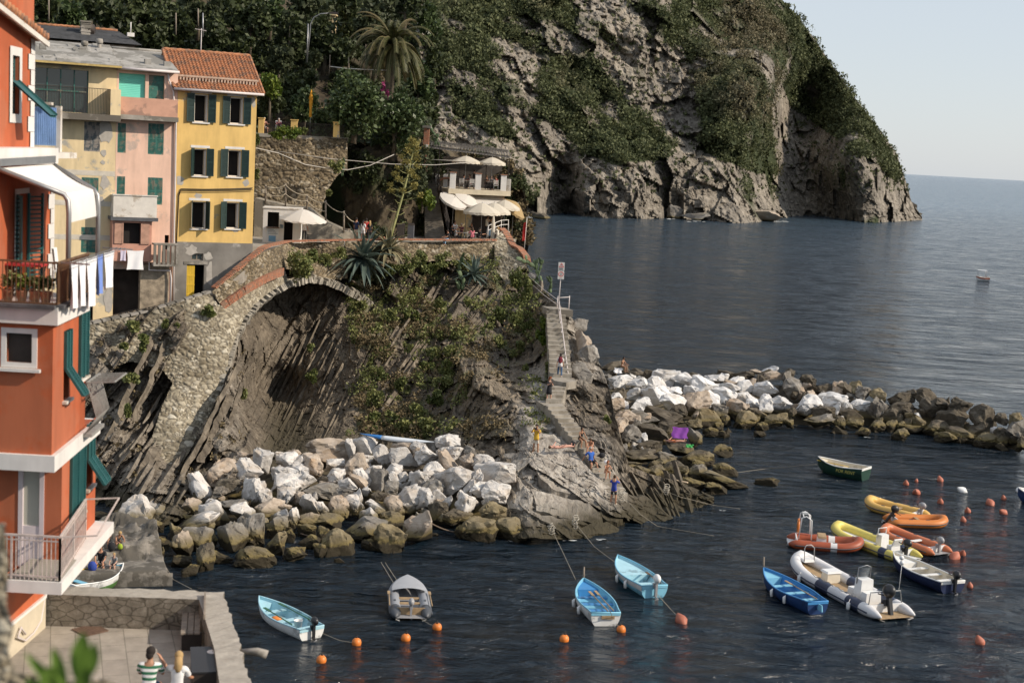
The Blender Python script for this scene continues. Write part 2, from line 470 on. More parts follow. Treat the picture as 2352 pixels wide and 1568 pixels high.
# ---- the near promontory with the cave and the rock platform
PT=TPS([(190,745,89),(190,1000,83),(190,1200,75),(250,1180,77),(300,1000,83),(380,1000,86),(300,800,89),(480,700,94),(430,900,89),(460,1080,82.5),(350,1140,75.5),(400,1115,78),
          (550,800,96),(540,950,90),(560,1050,84.5),(600,700,109),(610,900,108),(620,1040,90.5),(700,690,112),(700,850,107.5),(720,1040,90.5),(790,700,110.5),(790,900,104),(820,1040,91),
          (860,660,114),(880,800,106.5),(900,950,99),(900,1030,94),(660,600,112),(760,580,115),(900,590,117),(1000,640,117),(1020,760,109),(1040,900,100),(1040,1020,91.5),
          (1130,590,121),(1140,700,113),(1120,800,106),(1090,830,103),(1100,870,97),(1110,990,91),(1180,840,103),(1160,1000,89),(1175,1060,84),(1165,1180,78),(1212,590,121),(1215,650,117),(1220,750,109),(1230,830,102.5),
          (1280,705,106),(1262,800,102),(1262,870,98),(1240,880,97),(1215,930,92),(1235,1035,85),(1215,1090,81),(1250,1140,79.3),(1220,1200,76.3),(1300,1222,76.8),(1290,1060,84.5),(1290,920,94),
          (1340,760,104),(1385,860,99),(1330,880,96.5),(1330,960,91.5),(1420,960,93),(1440,1080,86),(1395,1030,87),(1400,1110,83.6),(1360,1090,83.4),(1420,1180,80.6),(1430,1225,79),(1500,1190,82.5),(1480,1120,85.5),(1330,1150,80.5),(1560,1170,84),(1600,1150,86)])
PTOP=[(185,742),(480,672),(560,640),(600,596),(660,578),(900,572),(1140,572),(1205,600),(1225,640),(1250,668),(1285,700),(1318,735),(1338,765),(1342,790),(1372,822),(1392,872),(1402,900),(1412,950),(1428,1010),(1445,1070),(1500,1090),(1560,1105),(1640,1140)]
PBOT=[(185,1250),(260,1240),(400,1200),(480,1150),(600,1100),(800,1065),(980,1060),(1060,1110),(1130,1190),(1172,1236),(1215,1236),(1300,1238),(1440,1232),(1500,1206),(1600,1172),(1640,1160)]
def d_prom(p,u,v):
    w1=fbm(p,.18,3)
    q1=.87*p.x-.5*p.z+.05*p.y+w1*.28
    qp=.5*p.x+.87*p.z+w1*.6
    hb=hash1(math.floor(q1/1.35))*7
    a=(layer(q1,1.35,.1)-.5)*1.5+(layer(q1+3.3,.45,.15)-.5)*.6+(layer(qp+hb,2.1,.1)-.5)*1.5+(layer(qp+hb*3+hash1(math.floor(q1/.45))*3,.9,.1)-.5)*.5+fbm(p,.9,4)*.3
    plat=sstep(1165,1215,u)*sstep(930,1010,v-(u-1250)*.55)
    ridge=sstep(1080,1170,u)*(1-plat)
    cave=sstep(560,600,u)*(1-sstep(800,880,u))*sstep(640,700,v)
    a=lerp(a,(layer(q1,.75,.15)-.5)*.55+(layer(q1,.23,.2)-.5)*.22+fbm(p,.4,4)*.2,cave)
    q3=.93*p.x-.2*p.z+.3*p.y+fbm(p,.35,4)*1.5
    b=(layer(q3,1.1,.5)-.5)*1.3+(layer(q3,.33,.4)-.5)*.4+fbm(p,.6,4)*.55
    q2=.40*p.x+.92*p.z*1.0+fbm(p*1.0,.25,3)*.45
    c=(layer(q2,.8,.07)-.5)*2.0+(layer(q2+5,.27,.1)-.5)*.55+fbm(p,.7,4)*.25
    k=lerp(lerp(a,b,ridge),c*.6,plat)*1.25
    k += facet((p.x*.9+p.z*.5,p.y,p.z*.45-p.x*.25),.75,.55,.35)*(1-plat*.7)*(1-.5*cave)+facet(p,2.0,.5,.35,5)*.8
    return k
def veg_prom(p,u,v):
    k=0
    if 820<u<1260 and v<1010:k=sstep(-.15,.35,fbm(p,.35,4)-.1)*.8
    if 1080<u<1250 and v>840:k *= .2
    return k
def pale_prom(u,v):
    a=sstep(1165,1215,u)*sstep(905,985,v-(u-1250)*.5)*(1-sstep(1405,1450,u-(v-1100)*.25))*(1-sstep(1190,1222,v))
    b=sstep(1190,1230,u)*(1-sstep(1300,1330,u))*sstep(820,850,v)*.8
    c=(1-sstep(520,570,u))*sstep(760,820,v)*.35+sstep(1285,1310,u)*(1-sstep(860,900,v))*.7
    return min(1,max(a,b,c))
relief('promontory_rock',M_STRATA,PTOP,PBOT,2.6,230,PT,d_prom,veg_prom,back=(12,6),pale=pale_prom)

# ------------------------------------------------------------------ stone walls that follow the path and the terrace
def stone_sheet(name,poly,tps,mat,step=2.0,cell=2.3,amp=.11,squash=1.75,thick=.35,parent=None,warp=.5):
    us=[p[0] for p in poly];vs=[p[1] for p in poly]
    nu=int((max(us)-min(us))/step)+1;nv=int((max(vs)-min(vs))/step)+1
    P=[(min(us)+i*step,min(vs)+j*step) for j in range(nv+1) for i in range(nu+1)]
    Dd=tps(P);V=[];T=[];G=[];W=nu+1
    keep=[inpoly(poly,a,b) for a,b in P]
    used={};F=[]
    for j in range(nv):
        for i in range(nu):
            a=j*W+i
            if keep[a] and keep[a+1] and keep[a+W] and keep[a+W+1]:F.append((a,a+W,a+W+1,a+1))
    need=sorted({k for f in F for k in f})
    for k in need:
        u,v=P[k];D=float(Dd[k]);p=at(u,v,D=D)
        s=Vector((p.x,p.y,p.z*squash))*cell+noise.noise_vector(p*1.3)*warp
        d,pts=noise.voronoi(s)
        if hash1(pts[0].x*2.3+pts[0].y*5.1+pts[0].z*3.7)<.42:d,pts=noise.voronoi(s*1.9)
        g=d[1]-d[0]
        h=min(g,.35)/.35
        used[k]=len(V)
        V.append(at(u,v,D=D-amp*h-.12*fbm(p,.5,3)))
        T.append(hash1(pts[0].x*3.1+pts[0].y*7.7+pts[0].z*1.3));G.append(1-sstep(.02,.16,g))
    F=[tuple(used[k] for k in f) for f in F]
    return mk(name,V,F,mat,{'tone':T,'gap':G},True,parent=parent)
WT=TPS([(190,745,87),(340,712,89),(480,668,91),(540,625,92.5),(600,578,95.2),(630,566,100),(660,556,106),(740,554,108.5),(900,551,113.5),(1140,552,121),
          (190,860,86.4),(300,1000,84.5),(380,1000,84.6),(400,1090,82),(480,900,88),(540,800,90.5),(560,740,92),(620,690,97),(660,650,103),(700,635,107),(760,650,109.5),(850,690,112),(900,610,113.6),(1140,610,120.5),(1000,620,117)])
retw=stone_sheet('retaining_wall',[(188,748),(340,716),(480,671),(503,700),(560,662),(640,622),(652,612),(662,640),(700,630),(660,648),(620,672),(585,700),(562,730),(545,770),(528,812),(522,860),(506,900),(478,960),(440,1030),(405,1090),(372,1098),(330,1060),(352,990),(372,930),(395,880),(372,850),(300,830),(188,870)],WT,M_RUBBLE)
tag(retw,'pale rubble retaining wall below the path, widening down beside the dark cave','stone wall')
parw=stone_sheet('ramp_wall',[(484,668),(520,640),(560,606),(600,580),(660,557),(740,555),(790,552),(800,640),(740,648),(715,637),(660,618),(640,622),(560,662),(505,700)],WT,M_DRYWALL,cell=2.9)
tag(parw,'brown stone ramp wall with two orange brick bands above the arch','stone wall')
terw=stone_sheet('terrace_wall',[(790,554),(1138,553),(1138,596),(1000,600),(900,612),(800,612)],WT,M_DRYWALL,cell=2.4)
tag(terw,'long low stone wall under the cafe terrace with brick coping on top','stone wall')
def strip(name,pts,w_px,depth,mat,parent,n=60,lump=.04):
    """coping laid along a line of (u, v, D) points"""
    mb=MB();L=[]
    for k in range(n+1):
        t=k/n*(len(pts)-1);i=min(int(t),len(pts)-2);f=t-i
        L.append(tuple(lerp(pts[i][c],pts[i+1][c],f) for c in range(3)))
    for (a,b,c),(d,e,f) in zip(L,L[1:]):
        p=at(a,b,D=c);q=at(d,e,D=f);q=p.lerp(q,.82)
        h=w_px*px(c);j=rnd.uniform(-lump,lump)
        mb.bar(p+Vector((0,depth/2-.1+j,h/2)),q+Vector((0,depth/2-.1+j,h/2)),depth,h)
    return mb.build(name,mat,parent)
strip('brick_coping',[(490,663,91),(540,622,92.3),(600,573,95),(615,566,97.5)],4.2,.5,M_BRICK,parw,46)
strip('brick_coping',[(615,566,97.5),(660,556,106),(740,554,108.3),(800,553,110.3)],3.6,.5,M_BRICK,parw,70)
strip('brick_band',[(508,712,91),(560,676,92.2),(610,648,95.2),(648,632,100)],17,.25,M_BRICK,parw,60)
strip('brick_coping',[(800,553,110.3),(900,552,113.4),(1138,553,120.8)],3.8,.5,M_BRICK,terw,150)
strip('stone_coping',[(188,748,87),(340,716,89),(484,671,91)],5,.6,M_CONC,retw,14,.01)

# arch ring of thin stones and the vault behind it
def arch_ring():
    root=thing('stone_arch','stone arch of thin grey voussoirs spanning the dark cave','arch',at(620,700,D=98))
    L=[(505,905,88.6),(530,830,90.4),(545,778,91.8),(566,738,93),(592,705,95.5),(628,677,99.5),(668,655,104.2),(705,644,107.4),(745,648,109.2),(785,664,110.5),(822,684,111.5),(850,702,112.2)]
    mb=MB();vt=MB();inv=root.matrix_world.inverted();off=root.location
    pts=[at(*p[:2],D=p[2]) for p in L];n=96;prev=None
    for k in range(n):
        t=(k+.5)/n*(len(L)-1);i=min(int(t),len(L)-2);f=t-i
        p=pts[i].lerp(pts[i+1],f);tg=(pts[i+1]-pts[i]).normalized()
        a=pts[max(0,i-1)];b=pts[min(len(pts)-1,i+2)]
        tg=(b-a).normalized();nrm=tg.cross(Vector((0,-1,0))).normalized()
        if nrm.z<0:nrm=-nrm
        dp=tg.cross(nrm).normalized()
        rot=Matrix((tg,dp,nrm)).transposed()
        sz=rnd.uniform(.28,.62)
        mb.box(p+nrm*(sz/2-.1)-off-dp*rnd.uniform(-.25,.06),(rnd.uniform(.16,.40),.6,sz),rot @ Euler((0,rnd.uniform(-.12,.12),0)).to_matrix(),.85)
    ring=mb.build('voussoirs',M_ARCH,root)
    i0=None
    nn=40
    for k in range(nn+1):
        t=k/nn*(len(L)-1);i=min(int(t),len(L)-2);f=t-i
        p=pts[i].lerp(pts[i+1],f)-off
        for d in range(4):
            vt.v.append(tuple(p+Vector((-1.3*d,4.5*d,-.1*d))))
    for k in range(nn):
        for d in range(3):
            a=k*4+d;vt.q(a,a+1,a+5,a+4)
    vt.build('vault',M_ARCH,root)
M_ARCH=paint('arch_stone',(0.31,0.28,0.23),0.9,0.5,2.2,bmp=.5,rnd_amt=.1)
arch_ring()

# big bedding slabs that stand on edge left of the retaining wall foot
def slab(u0,v0,D0,u1,v1,D1,wpx,thick,label):
    a=at(u0,v0,D=D0);b=at(u1,v1,D=D1)
    mb=MB();n=26;d=b-a;wv=Vector((wpx*px(D0),.25,-.1));tv=Vector((-.25,thick,-.1))
    rows=[]
    for k in range(n+1):
        t=k/n;c=a+d*t+Vector((fbm(a+d*t,.8,3)*.08+(layer(t*9+a.x,1.0,.1)-.5)*.12,0,fbm(a+d*t*1.01,1.1,3)*.05))
        wk=wv*(1+fbm(c,.7,3)*.5)
        rows.append(mb.add([c,c+wk,c+wk+tv,c+tv]))
    for k in range(n):
        i,j=rows[k],rows[k+1]
        for q in range(4):mb.q(i+q,j+q,j+(q+1)%4,i+(q+1)%4)
    mb.q(*[rows[0]+q for q in range(4)]);mb.q(*[rows[-1]+q for q in range(4)][::-1])
    o=mb.build('rock_slab',M_STRATA);return tag(o,label,'rock','upright rock slabs by the wall')
slab(262,1175,76,345,1030,81.5,24,1.2,'broad sunlit slab of layered rock leaning beside the red house')
slab(306,1172,76.6,360,1060,80.8,10,1.0,'thin rock slab leaning next to the broad sunlit one')
slab(398,1120,79.5,545,835,89.6,9,1.4,'long thin rock rib running up to the arch foot')
slab(450,1060,82,520,910,88.2,14,1.4,'stepped rock rib right of the long thin one')
slab(240,1010,82,345,770,88.2,9,1.2,'dark edged rock rib below the path wall on the left')
slab(300,965,83.8,380,775,88.4,8,1.0,'grass topped rock rib left of the pale rubble wall')
slab(500,1050,84.5,552,880,90,8,1.2,'narrow rock rib at the mouth of the cave')

# ------------------------------------------------------------------ ground surfaces
def ground(name,pts,mat,thick=.25,kind='structure',sub=None):
    mb=MB();n=len(pts);pts=[Vector(p) for p in pts]
    mb.poly(pts);mb.poly([p-Vector((0,0,thick)) for p in pts][::-1])
    for i in range(n):
        a,b=pts[i],pts[(i+1)%n];mb.poly([a,a-Vector((0,0,thick)),b-Vector((0,0,thick)),b])
    return tag(mb.build(name,mat),kind=kind)
M_PAVE=paint('pale_paving',(0.33,0.30,0.25),0.9,0.2,1.0,bmp=.3,dirt=(0.24,0.21,0.17),dirt_amt=.3)
TZ=13.0
ter=[at(606,572,D=96.6),at(656,558,D=107),at(740,556,D=109.5),at(900,553,D=114.5),at(1132,555,D=121.7),at(1146,548,D=123.6),at(1190,520,D=133),at(1160,500,D=142),at(900,520,D=132),at(560,540,D=124),at(560,580,D=97.5)]
ground('terrace',[(p.x,p.y,TZ) for p in ter],M_PAVE,.3)
def make_path():
    E=[(150,752,86.5),(190,747,87),(340,714,89),(484,668,91),(520,640,91.8),(560,606,93),(606,572,96)]
    mb=MB();row=[]
    L=[]
    for k in range(41):
        t=k/40*(len(E)-1);i=min(int(t),len(E)-2);f=t-i
        L.append(at(*[lerp(E[i][c],E[i+1][c],f) for c in range(2)],D=lerp(E[i][2],E[i+1][2],f)))
    for p in L:
        q=p+Vector((-1.6,6.5,0));z=p.z-(.25 if p.z<10.8 else .45)
        row.append(mb.add([(p.x,p.y,z-.8),(p.x,p.y,z),(q.x,q.y,z),(q.x,q.y,z-3)]))
    for a,b in zip(row,row[1:]):
        for q in range(3):mb.q(a+q,b+q,b+q+1,a+q+1)
    tag(mb.build('path',M_CONC_D),kind='structure')
make_path()

def ribs():
    mb=MB()
    def rib(u,v,L,w,ang,lift,th,taper=.5):
        n=max(6,int(L/8));rows=[];du,dv=math.cos(ang),-math.sin(ang);sd=rnd.random()*9
        for k in range(n+1):
            t=k/n;uu,vv=u+du*L*t,v+dv*L*t
            D=PT.one(uu,vv)-lift+fbm((uu*.03+sd,vv*.03,0),1,3)*.35
            c=at(uu,vv,D=D);wk=w*px(D)*(1+.45*noise.noise(Vector((t*4+sd,0,0))))*(1-taper*abs(2*t-1)**3)
            tv=Vector((-.30*th,th,-.15*th));wv=Vector((wk*.86,.12,-wk*.5))
            rows.append(mb.add([c,c+wv,c+wv+tv,c+tv]))
        for a,b in zip(rows,rows[1:]):
            for q in range(4):mb.q(a+q,b+q,b+(q+1)%4,a+(q+1)%4)
        mb.q(*[rows[0]+q for q in range(4)]);mb.q(*[rows[-1]+q for q in range(4)][::-1])
    for k in range(26):rib(1005+rnd.uniform(-10,60),800+rnd.uniform(-60,20)-k,rnd.uniform(90,200),rnd.uniform(5,13),R(rnd.uniform(42,52)),rnd.uniform(.2,.9),.9)
    for k in range(24):
        u,v=rnd.uniform(815,1080),rnd.uniform(690,960);rib(u,v,rnd.uniform(30,110),rnd.uniform(4,11),R(rnd.uniform(50,62)),rnd.uniform(.15,.7),.7)
    for k in range(34):
        u=rnd.uniform(575,760);v=rnd.uniform(830,1035);rib(u,v,rnd.uniform(60,170),rnd.uniform(3,9),R(rnd.uniform(60,67)),rnd.uniform(.1,.4),.5)
    for k in range(24):
        u,v=rnd.uniform(215,500),rnd.uniform(960,1165);rib(u,v,rnd.uniform(50,140),rnd.uniform(4,11),R(rnd.uniform(54,64)),rnd.uniform(.15,.8),.8)
    for k in range(40):
        u,v=rnd.uniform(1120,1300),rnd.uniform(660,860);rib(min(u,1240),v,rnd.uniform(25,70),rnd.uniform(4,10),R(rnd.uniform(85,125)),rnd.uniform(.1,.5),.6)
    for k in range(30):
        u=rnd.uniform(1310,1385);v=(u-1310)*1.9+880+rnd.uniform(0,110);rib(u,v,rnd.uniform(30,80),rnd.uniform(5,12),R(rnd.uniform(112,128)),rnd.uniform(.1,.5),.7)
    for k in range(34):
        u,v=rnd.uniform(1420,1600),rnd.uniform(1120,1195);rib(u,v,rnd.uniform(25,80),rnd.uniform(4,11),R(rnd.uniform(105,130)),rnd.uniform(.1,.5),.7)
    for k in range(22):
        u,v=rnd.uniform(1085,1190),rnd.uniform(860,1020);rib(u,v,rnd.uniform(25,70),rnd.uniform(5,12),R(rnd.uniform(20,60)),rnd.uniform(.1,.5),.6)
    o=mk('rock_ribs',mb.v,mb.f,M_STRATA,{'veg':[0.0]*len(mb.v),'pale':[pale_prom(*proj(p))*.5 for p in mb.v]})
    tag(o,kind='structure')
ribs()
def slabs():
    V=[];F=[]
    def sl(poly,th,lift=.35):
        bm=bmesh.new();vs=[]
        pts=[]
        n=len(poly)
        for i in range(n):
            a,b=poly[i],poly[(i+1)%n];L=math.hypot(a[0]-b[0],a[1]-b[1]);m=max(1,int(L*.16/9))
            for k in range(m):
                t=k/m;u,v=lerp(a[0],b[0],t),lerp(a[1],b[1],t)
                u,v=1129+u*.1602,987.8+v*.1602;j=1.8 if k else .6
                u += rnd.uniform(-j,j);v += rnd.uniform(-j,j)
                pts.append(at(u,v,D=SL.one(u,v)-lift))
        f=bm.faces.new([bm.verts.new(p) for p in pts]);bmesh.ops.triangulate(bm,faces=[f])
        for _ in range(3):
            E=[e for e in bm.edges if e.calc_length()>.55]
            if not E:break
            bmesh.ops.subdivide_edges(bm,edges=E,cuts=1);bmesh.ops.triangulate(bm,faces=bm.faces[:])
        for v in bm.verts:v.co.z += fbm(v.co,.9,4)*.13+fbm(v.co,3,3)*.035
        bd=[e for e in bm.edges if e.is_boundary]
        r=bmesh.ops.extrude_edge_only(bm,edges=bd)
        for v in [g for g in r['geom'] if isinstance(g,bmesh.types.BMVert)]:v.co += Vector((fbm(v.co,2,2)*.2,.25,-th))
        bm.normal_update();bm.verts.index_update();b0=len(V)
        for v in bm.verts:V.append(v.co.copy())
        for f in bm.faces:F.append(tuple(b0+v.index for v in f.verts))
        bm.free()
    P_=[([(870,300),(1200,330),(1400,560),(1540,690),(1650,850),(1600,900),(1400,720),(1000,520),(790,440)],.5),
          ([(780,440),(1000,525),(1250,640),(1420,740),(1650,930),(1660,1000),(1560,960),(1480,840),(1220,745),(800,600)],.6),
          ([(640,560),(800,610),(1200,740),(1480,900),(1610,1000),(1400,975),(1100,890),(860,840),(690,700)],.7),
          ([(560,850),(800,890),(1100,960),(1400,1060),(1560,1180),(1600,1330),(1500,1360),(1100,1200),(640,1040)],.6),
          ([(640,1055),(1000,1170),(1250,1250),(1390,1350),(1250,1330),(1000,1230),(640,1140)],.5),
          ([(600,1180),(1100,1280),(1160,1370),(900,1390),(650,1260)],.7),
          ([(880,1400),(1300,1370),(1650,1310),(1830,1400),(1810,1460),(1300,1500),(960,1490)],.9),
          ([(440,60),(600,20),(1000,100),(1120,220),(1200,330),(860,300),(700,230),(560,160)],.4),([(560,330),(700,240),(880,310),(780,430),(620,400)],.5),
          ([(1560,1130),(1700,1000),(1850,1080),(1880,1250),(1800,1330),(1660,1300),(1590,1250)],.9),([(30,420),(200,330),(420,330),(580,440),(380,560),(120,500)],.8),([(200,900),(480,860),(600,960),(540,1150),(240,1130)],.8),
          ([(420,-320),(640,-330),(900,-180),(1000,-30),(640,-40),(500,-160)],.6),([(400,-760),(900,-640),(1000,-520),(880,-420),(560,-560)],.6)]
    SL=PT
    for poly,th in P_:sl(poly,th)
    o=mk('rock_platform',V,F,M_STRATA,{'veg':[0.0]*len(V),'pale':[.95]*len(V)});tag(o,kind='structure')
slabs()
# ------------------------------------------------------------------ house materials
M_YEL=paint('ochre_plaster',(0.72,0.48,0.165),0.85,0.08,0.8,bmp=.15,dirt=(0.40,0.35,0.27),dirt_amt=.03,streak=.16)
M_CREAM=paint('cream_plaster',(0.72,0.57,0.34),0.85,0.08,0.8,bmp=.15,dirt=(0.40,0.38,0.33),dirt_amt=.16,streak=.18)
M_PINK=paint('pink_plaster',(0.76,0.505,0.385),0.85,0.08,0.8,bmp=.15,dirt=(0.52,0.40,0.33),dirt_amt=.12,streak=.16)
M_GREYP=paint('grey_render',(0.20,0.185,0.165),0.9,0.28,0.7,bmp=.3,dirt=(0.37,0.35,0.32),dirt_amt=.12)
M_RED=paint('red_plaster',(0.45,0.105,0.036),0.85,0.12,0.9,bmp=.12,dirt=(0.43,0.125,0.055),dirt_amt=.3,streak=.2)
M_WHITE=paint('white_paint',(0.70,0.67,0.63),0.7,0.07,1.5,bmp=.08,streak=.12)
M_OFFW=paint('old_white_paint',(0.62,0.58,0.52),0.75,0.12,2.0,dirt=(0.42,0.36,0.29),dirt_amt=.2)
M_GRN=paint('dark_green_paint',(0.012,0.034,0.03),0.5,0.2,4)
M_GRN2=paint('sea_green_paint',(0.03,0.13,0.105),0.55,0.3,4,dirt=(0.16,0.16,0.12),dirt_amt=.25)
M_GRN3=paint('faded_blue_grey_paint',(0.09,0.105,0.11),0.6,0.3,4,dirt=(0.28,0.25,0.22),dirt_amt=.35)
M_TEAL=paint('teal_paint',(0.015,0.085,0.085),0.5,0.15,4)
M_BLIND=paint('mint_blind',(0.16,0.62,0.50),0.5,0.05,2)
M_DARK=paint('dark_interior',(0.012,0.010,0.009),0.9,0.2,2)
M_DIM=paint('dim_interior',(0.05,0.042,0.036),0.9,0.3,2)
M_YDOOR=paint('yellow_paint',(0.62,0.40,0.03),0.6,0.1,3)
M_METAL=paint('grey_metal',(0.32,0.32,0.32),0.45,0.1,4,metal=.7)
M_IRON=paint('dark_iron',(0.045,0.035,0.03),0.6,0.2,6,metal=.4)
M_RUST=paint('rusty_rail',(0.50,0.42,0.38),0.7,0.2,8)
M_SLATE=paint('slate_roof',(0.085,0.088,0.095),0.8,0.3,2.2,bmp=.5)
M_SLAB=paint('stone_slab_roof',(0.30,0.285,0.26),0.9,0.22,1.6,bmp=.6,dirt=(0.18,0.17,0.15),dirt_amt=.3)
M_TILE=paint('terracotta_tile',(0.37,0.16,0.075),0.85,0.35,5,bmp=.3,dirt=(0.22,0.12,0.075),dirt_amt=.25)
M_PIPE=paint('pale_pipe',(0.60,0.54,0.52),0.5,0.08,3)
M_CLOTHW=paint('white_cloth',(0.80,0.79,0.80),0.9,0.05,2)
M_CANVAS=paint('cream_canvas',(0.72,0.665,0.565),0.9,0.06,2)
M_WOOD=paint('grey_wood',(0.22,0.18,0.14),0.85,0.3,6,bmp=.3)
M_BWOOD=paint('brown_wood',(0.13,0.07,0.035),0.7,0.3,6)
def glass_mat():
    m,nt,b=newmat('window_glass');b.inputs['Base Color'].default_value=(0.03,0.045,0.045,1)
    b.inputs['Roughness'].default_value=0.06;b.inputs['Specular IOR Level'].default_value=0.8
    return m
M_GLASS=glass_mat()
m,nt,b=newmat('frosted_glass');b.inputs['Base Color'].default_value=(0.42,0.42,0.36,1);b.inputs['Roughness'].default_value=0.25;M_FROST=m

# ------------------------------------------------------------------ house builders (local frame: x along the front, y into the house, z up)
class Frame:
    def __init__(s,origin,ang):
        s.o=Vector(origin);s.a=ang;s.x=Vector((math.cos(ang),math.sin(ang),0));s.y=Vector((-math.sin(ang),math.cos(ang),0))
    def loc(s,u,v,y=0.0):
        """local (x, z) where the sight line meets the plane at depth y"""
        d=ray(u,v);n=s.y;t=((s.o+s.y*y-CAM).dot(n))/d.dot(n);p=CAM+d*t-s.o
        return p.dot(s.x),p.z
    def rect(s,u0,v0,u1,v1,y=0.0):
        xa,za=s.loc(u0,(v0+v1)/2,y);xb,zb=s.loc(u1,(v0+v1)/2,y)
        um=(u0+u1)/2;return xa,xb,s.loc(um,v1,y)[1],s.loc(um,v0,y)[1]
    def depth(s,y):return y
def wall_front(mb,x0,x1,z0,z1,ops,th=.32,y=0.0):
    xs=sorted({x0,x1,*[k for o in ops for k in o[:2]]});zs=sorted({z0,z1,*[k for o in ops for k in o[2:4]]})
    xs=[k for k in xs if x0 <= k <= x1];zs=[k for k in zs if z0 <= k <= z1]
    for a,b in zip(xs,xs[1:]):
        for c,d in zip(zs,zs[1:]):
            mx,mz=(a+b)/2,(c+d)/2
            if any(o[0]<mx<o[1] and o[2]<mz<o[3] for o in ops):continue
            mb.poly([(a,y,c),(b,y,c),(b,y,d),(a,y,d)])
    for a,b,c,d in ops:
        mb.poly([(a,y,c),(a,y,d),(a,y+th,d),(a,y+th,c)]);mb.poly([(b,y,c),(b,y+th,c),(b,y+th,d),(b,y,d)])
        mb.poly([(a,y,c),(a,y+th,c),(b,y+th,c),(b,y,c)]);mb.poly([(a,y,d),(b,y,d),(b,y+th,d),(a,y+th,d)])
def shell(mb,x0,x1,z0,z1,dep,y=0.0):
    mb.poly([(x1,y,z0),(x1,y+dep,z0),(x1,y+dep,z1),(x1,y,z1)]);mb.poly([(x0,y,z0),(x0,y,z1),(x0,y+dep,z1),(x0,y+dep,z0)])
    mb.poly([(x0,y+dep,z0),(x0,y+dep,z1),(x1,y+dep,z1),(x1,y+dep,z0)])
def shutter(parent,hinge,ang,w,h,mat,side):
    """louvred leaf hinged at (x, y, z of its foot); ang 0 = flat against the wall"""
    mb=MB();t=.045;st=.07
    for x in (0,w-st):mb.bx(x,x+st,0,t,0,h)
    for z in (0,h*.5-.03,h-.08):mb.bx(st,w-st,.002,t-.002,z,z+.08)
    mb.bx(st,w-st,t*.45,t*.55,0,h)
    n=max(8,int(h/.085))
    for k in range(n):
        z=.06+(h-.14)*k/n
        mb.box((w/2,t/2,z),(w-2*st,.06,.014),Euler((R(38),0,0)).to_matrix())
    for i in range(len(mb.v)):
        p=mb.v[i];mb.v[i]=(p[0]*side,-p[1]-.012,p[2])
    return mb.build('shutter',mat,parent,hinge,(0,0,-ang*side))
def window(house,r,fm,glass=None,sill=True,inner=None,open_sash=True,y=0.0):
    x0,x1,z0,z1=r;mb=MB();f=.07
    yy=y+.14
    mb.bx(x0,x0+f,yy,yy+.08,z0,z1);mb.bx(x1-f,x1,yy,yy+.08,z0,z1);mb.bx(x0+f,x1-f,yy,yy+.08,z1-f,z1);mb.bx(x0+f,x1-f,yy,yy+.08,z0,z0+f)
    if open_sash:mb.box((x1-.09,yy+.25,(z0+z1)/2),(.05,.42,z1-z0-.2))
    else:mb.bx((x0+x1)/2-.03,(x0+x1)/2+.03,yy+.01,yy+.07,z0+f,z1-f)
    fo=mb.build('window',fm,house)
    g=MB();g.poly([(x0+f,yy+(.5 if open_sash else .04),z0+f),(x1-f,yy+(.5 if open_sash else .04),z0+f),(x1-f,yy+(.5 if open_sash else .04),z1-f),(x0+f,yy+(.5 if open_sash else .04),z1-f)])
    g.build('pane',inner or (M_DARK if open_sash else M_GLASS),fo)
    if sill:
        s=MB();s.bx(x0-.12,x1+.12,y-.1,y+.1,z0-.09,z0-.003);s.build('sill',M_WHITE,fo)
    return fo
def tile_roof(mb,a,b,c,d,rows,cols,lift=.07):
    """pantile field over the quad a-b (eave) c-d (ridge, c above b)"""
    a,b,c,d=map(Vector,(a,b,c,d));n=(b-a).cross(d-a).normalized()
    seg=6
    for r in range(rows):
        t0,t1=r/rows,(r+1.06)/rows
        i0=len(mb.v);W=cols*seg+1
        for t,l in ((t0,lift*.75),(t1,.0)):
            for k in range(W):
                s=k/(W-1);p=a.lerp(b,s).lerp(d.lerp(c,s),t)
                mb.v.append(tuple(p+n*(l+lift*.5+lift*.6*math.sin(k/seg*6.283))))
        for k in range(W):mb.v.append(tuple(Vector(mb.v[i0+k])-n*lift*.9))
        for k in range(W-1):
            mb.q(i0+k,i0+k+1,i0+W+k+1,i0+W+k);mb.q(i0+2*W+k,i0+2*W+k+1,i0+k+1,i0+k)

ROW=Frame(at(401,640,D=93.0),R(24))
ROW.o.z=0
def on_row(u):return ROW.loc(u,450)[0]
def row_house(name,label,cat='house'):
    return thing(name,label,cat,ROW.o,ROW.a,'old houses along the path')

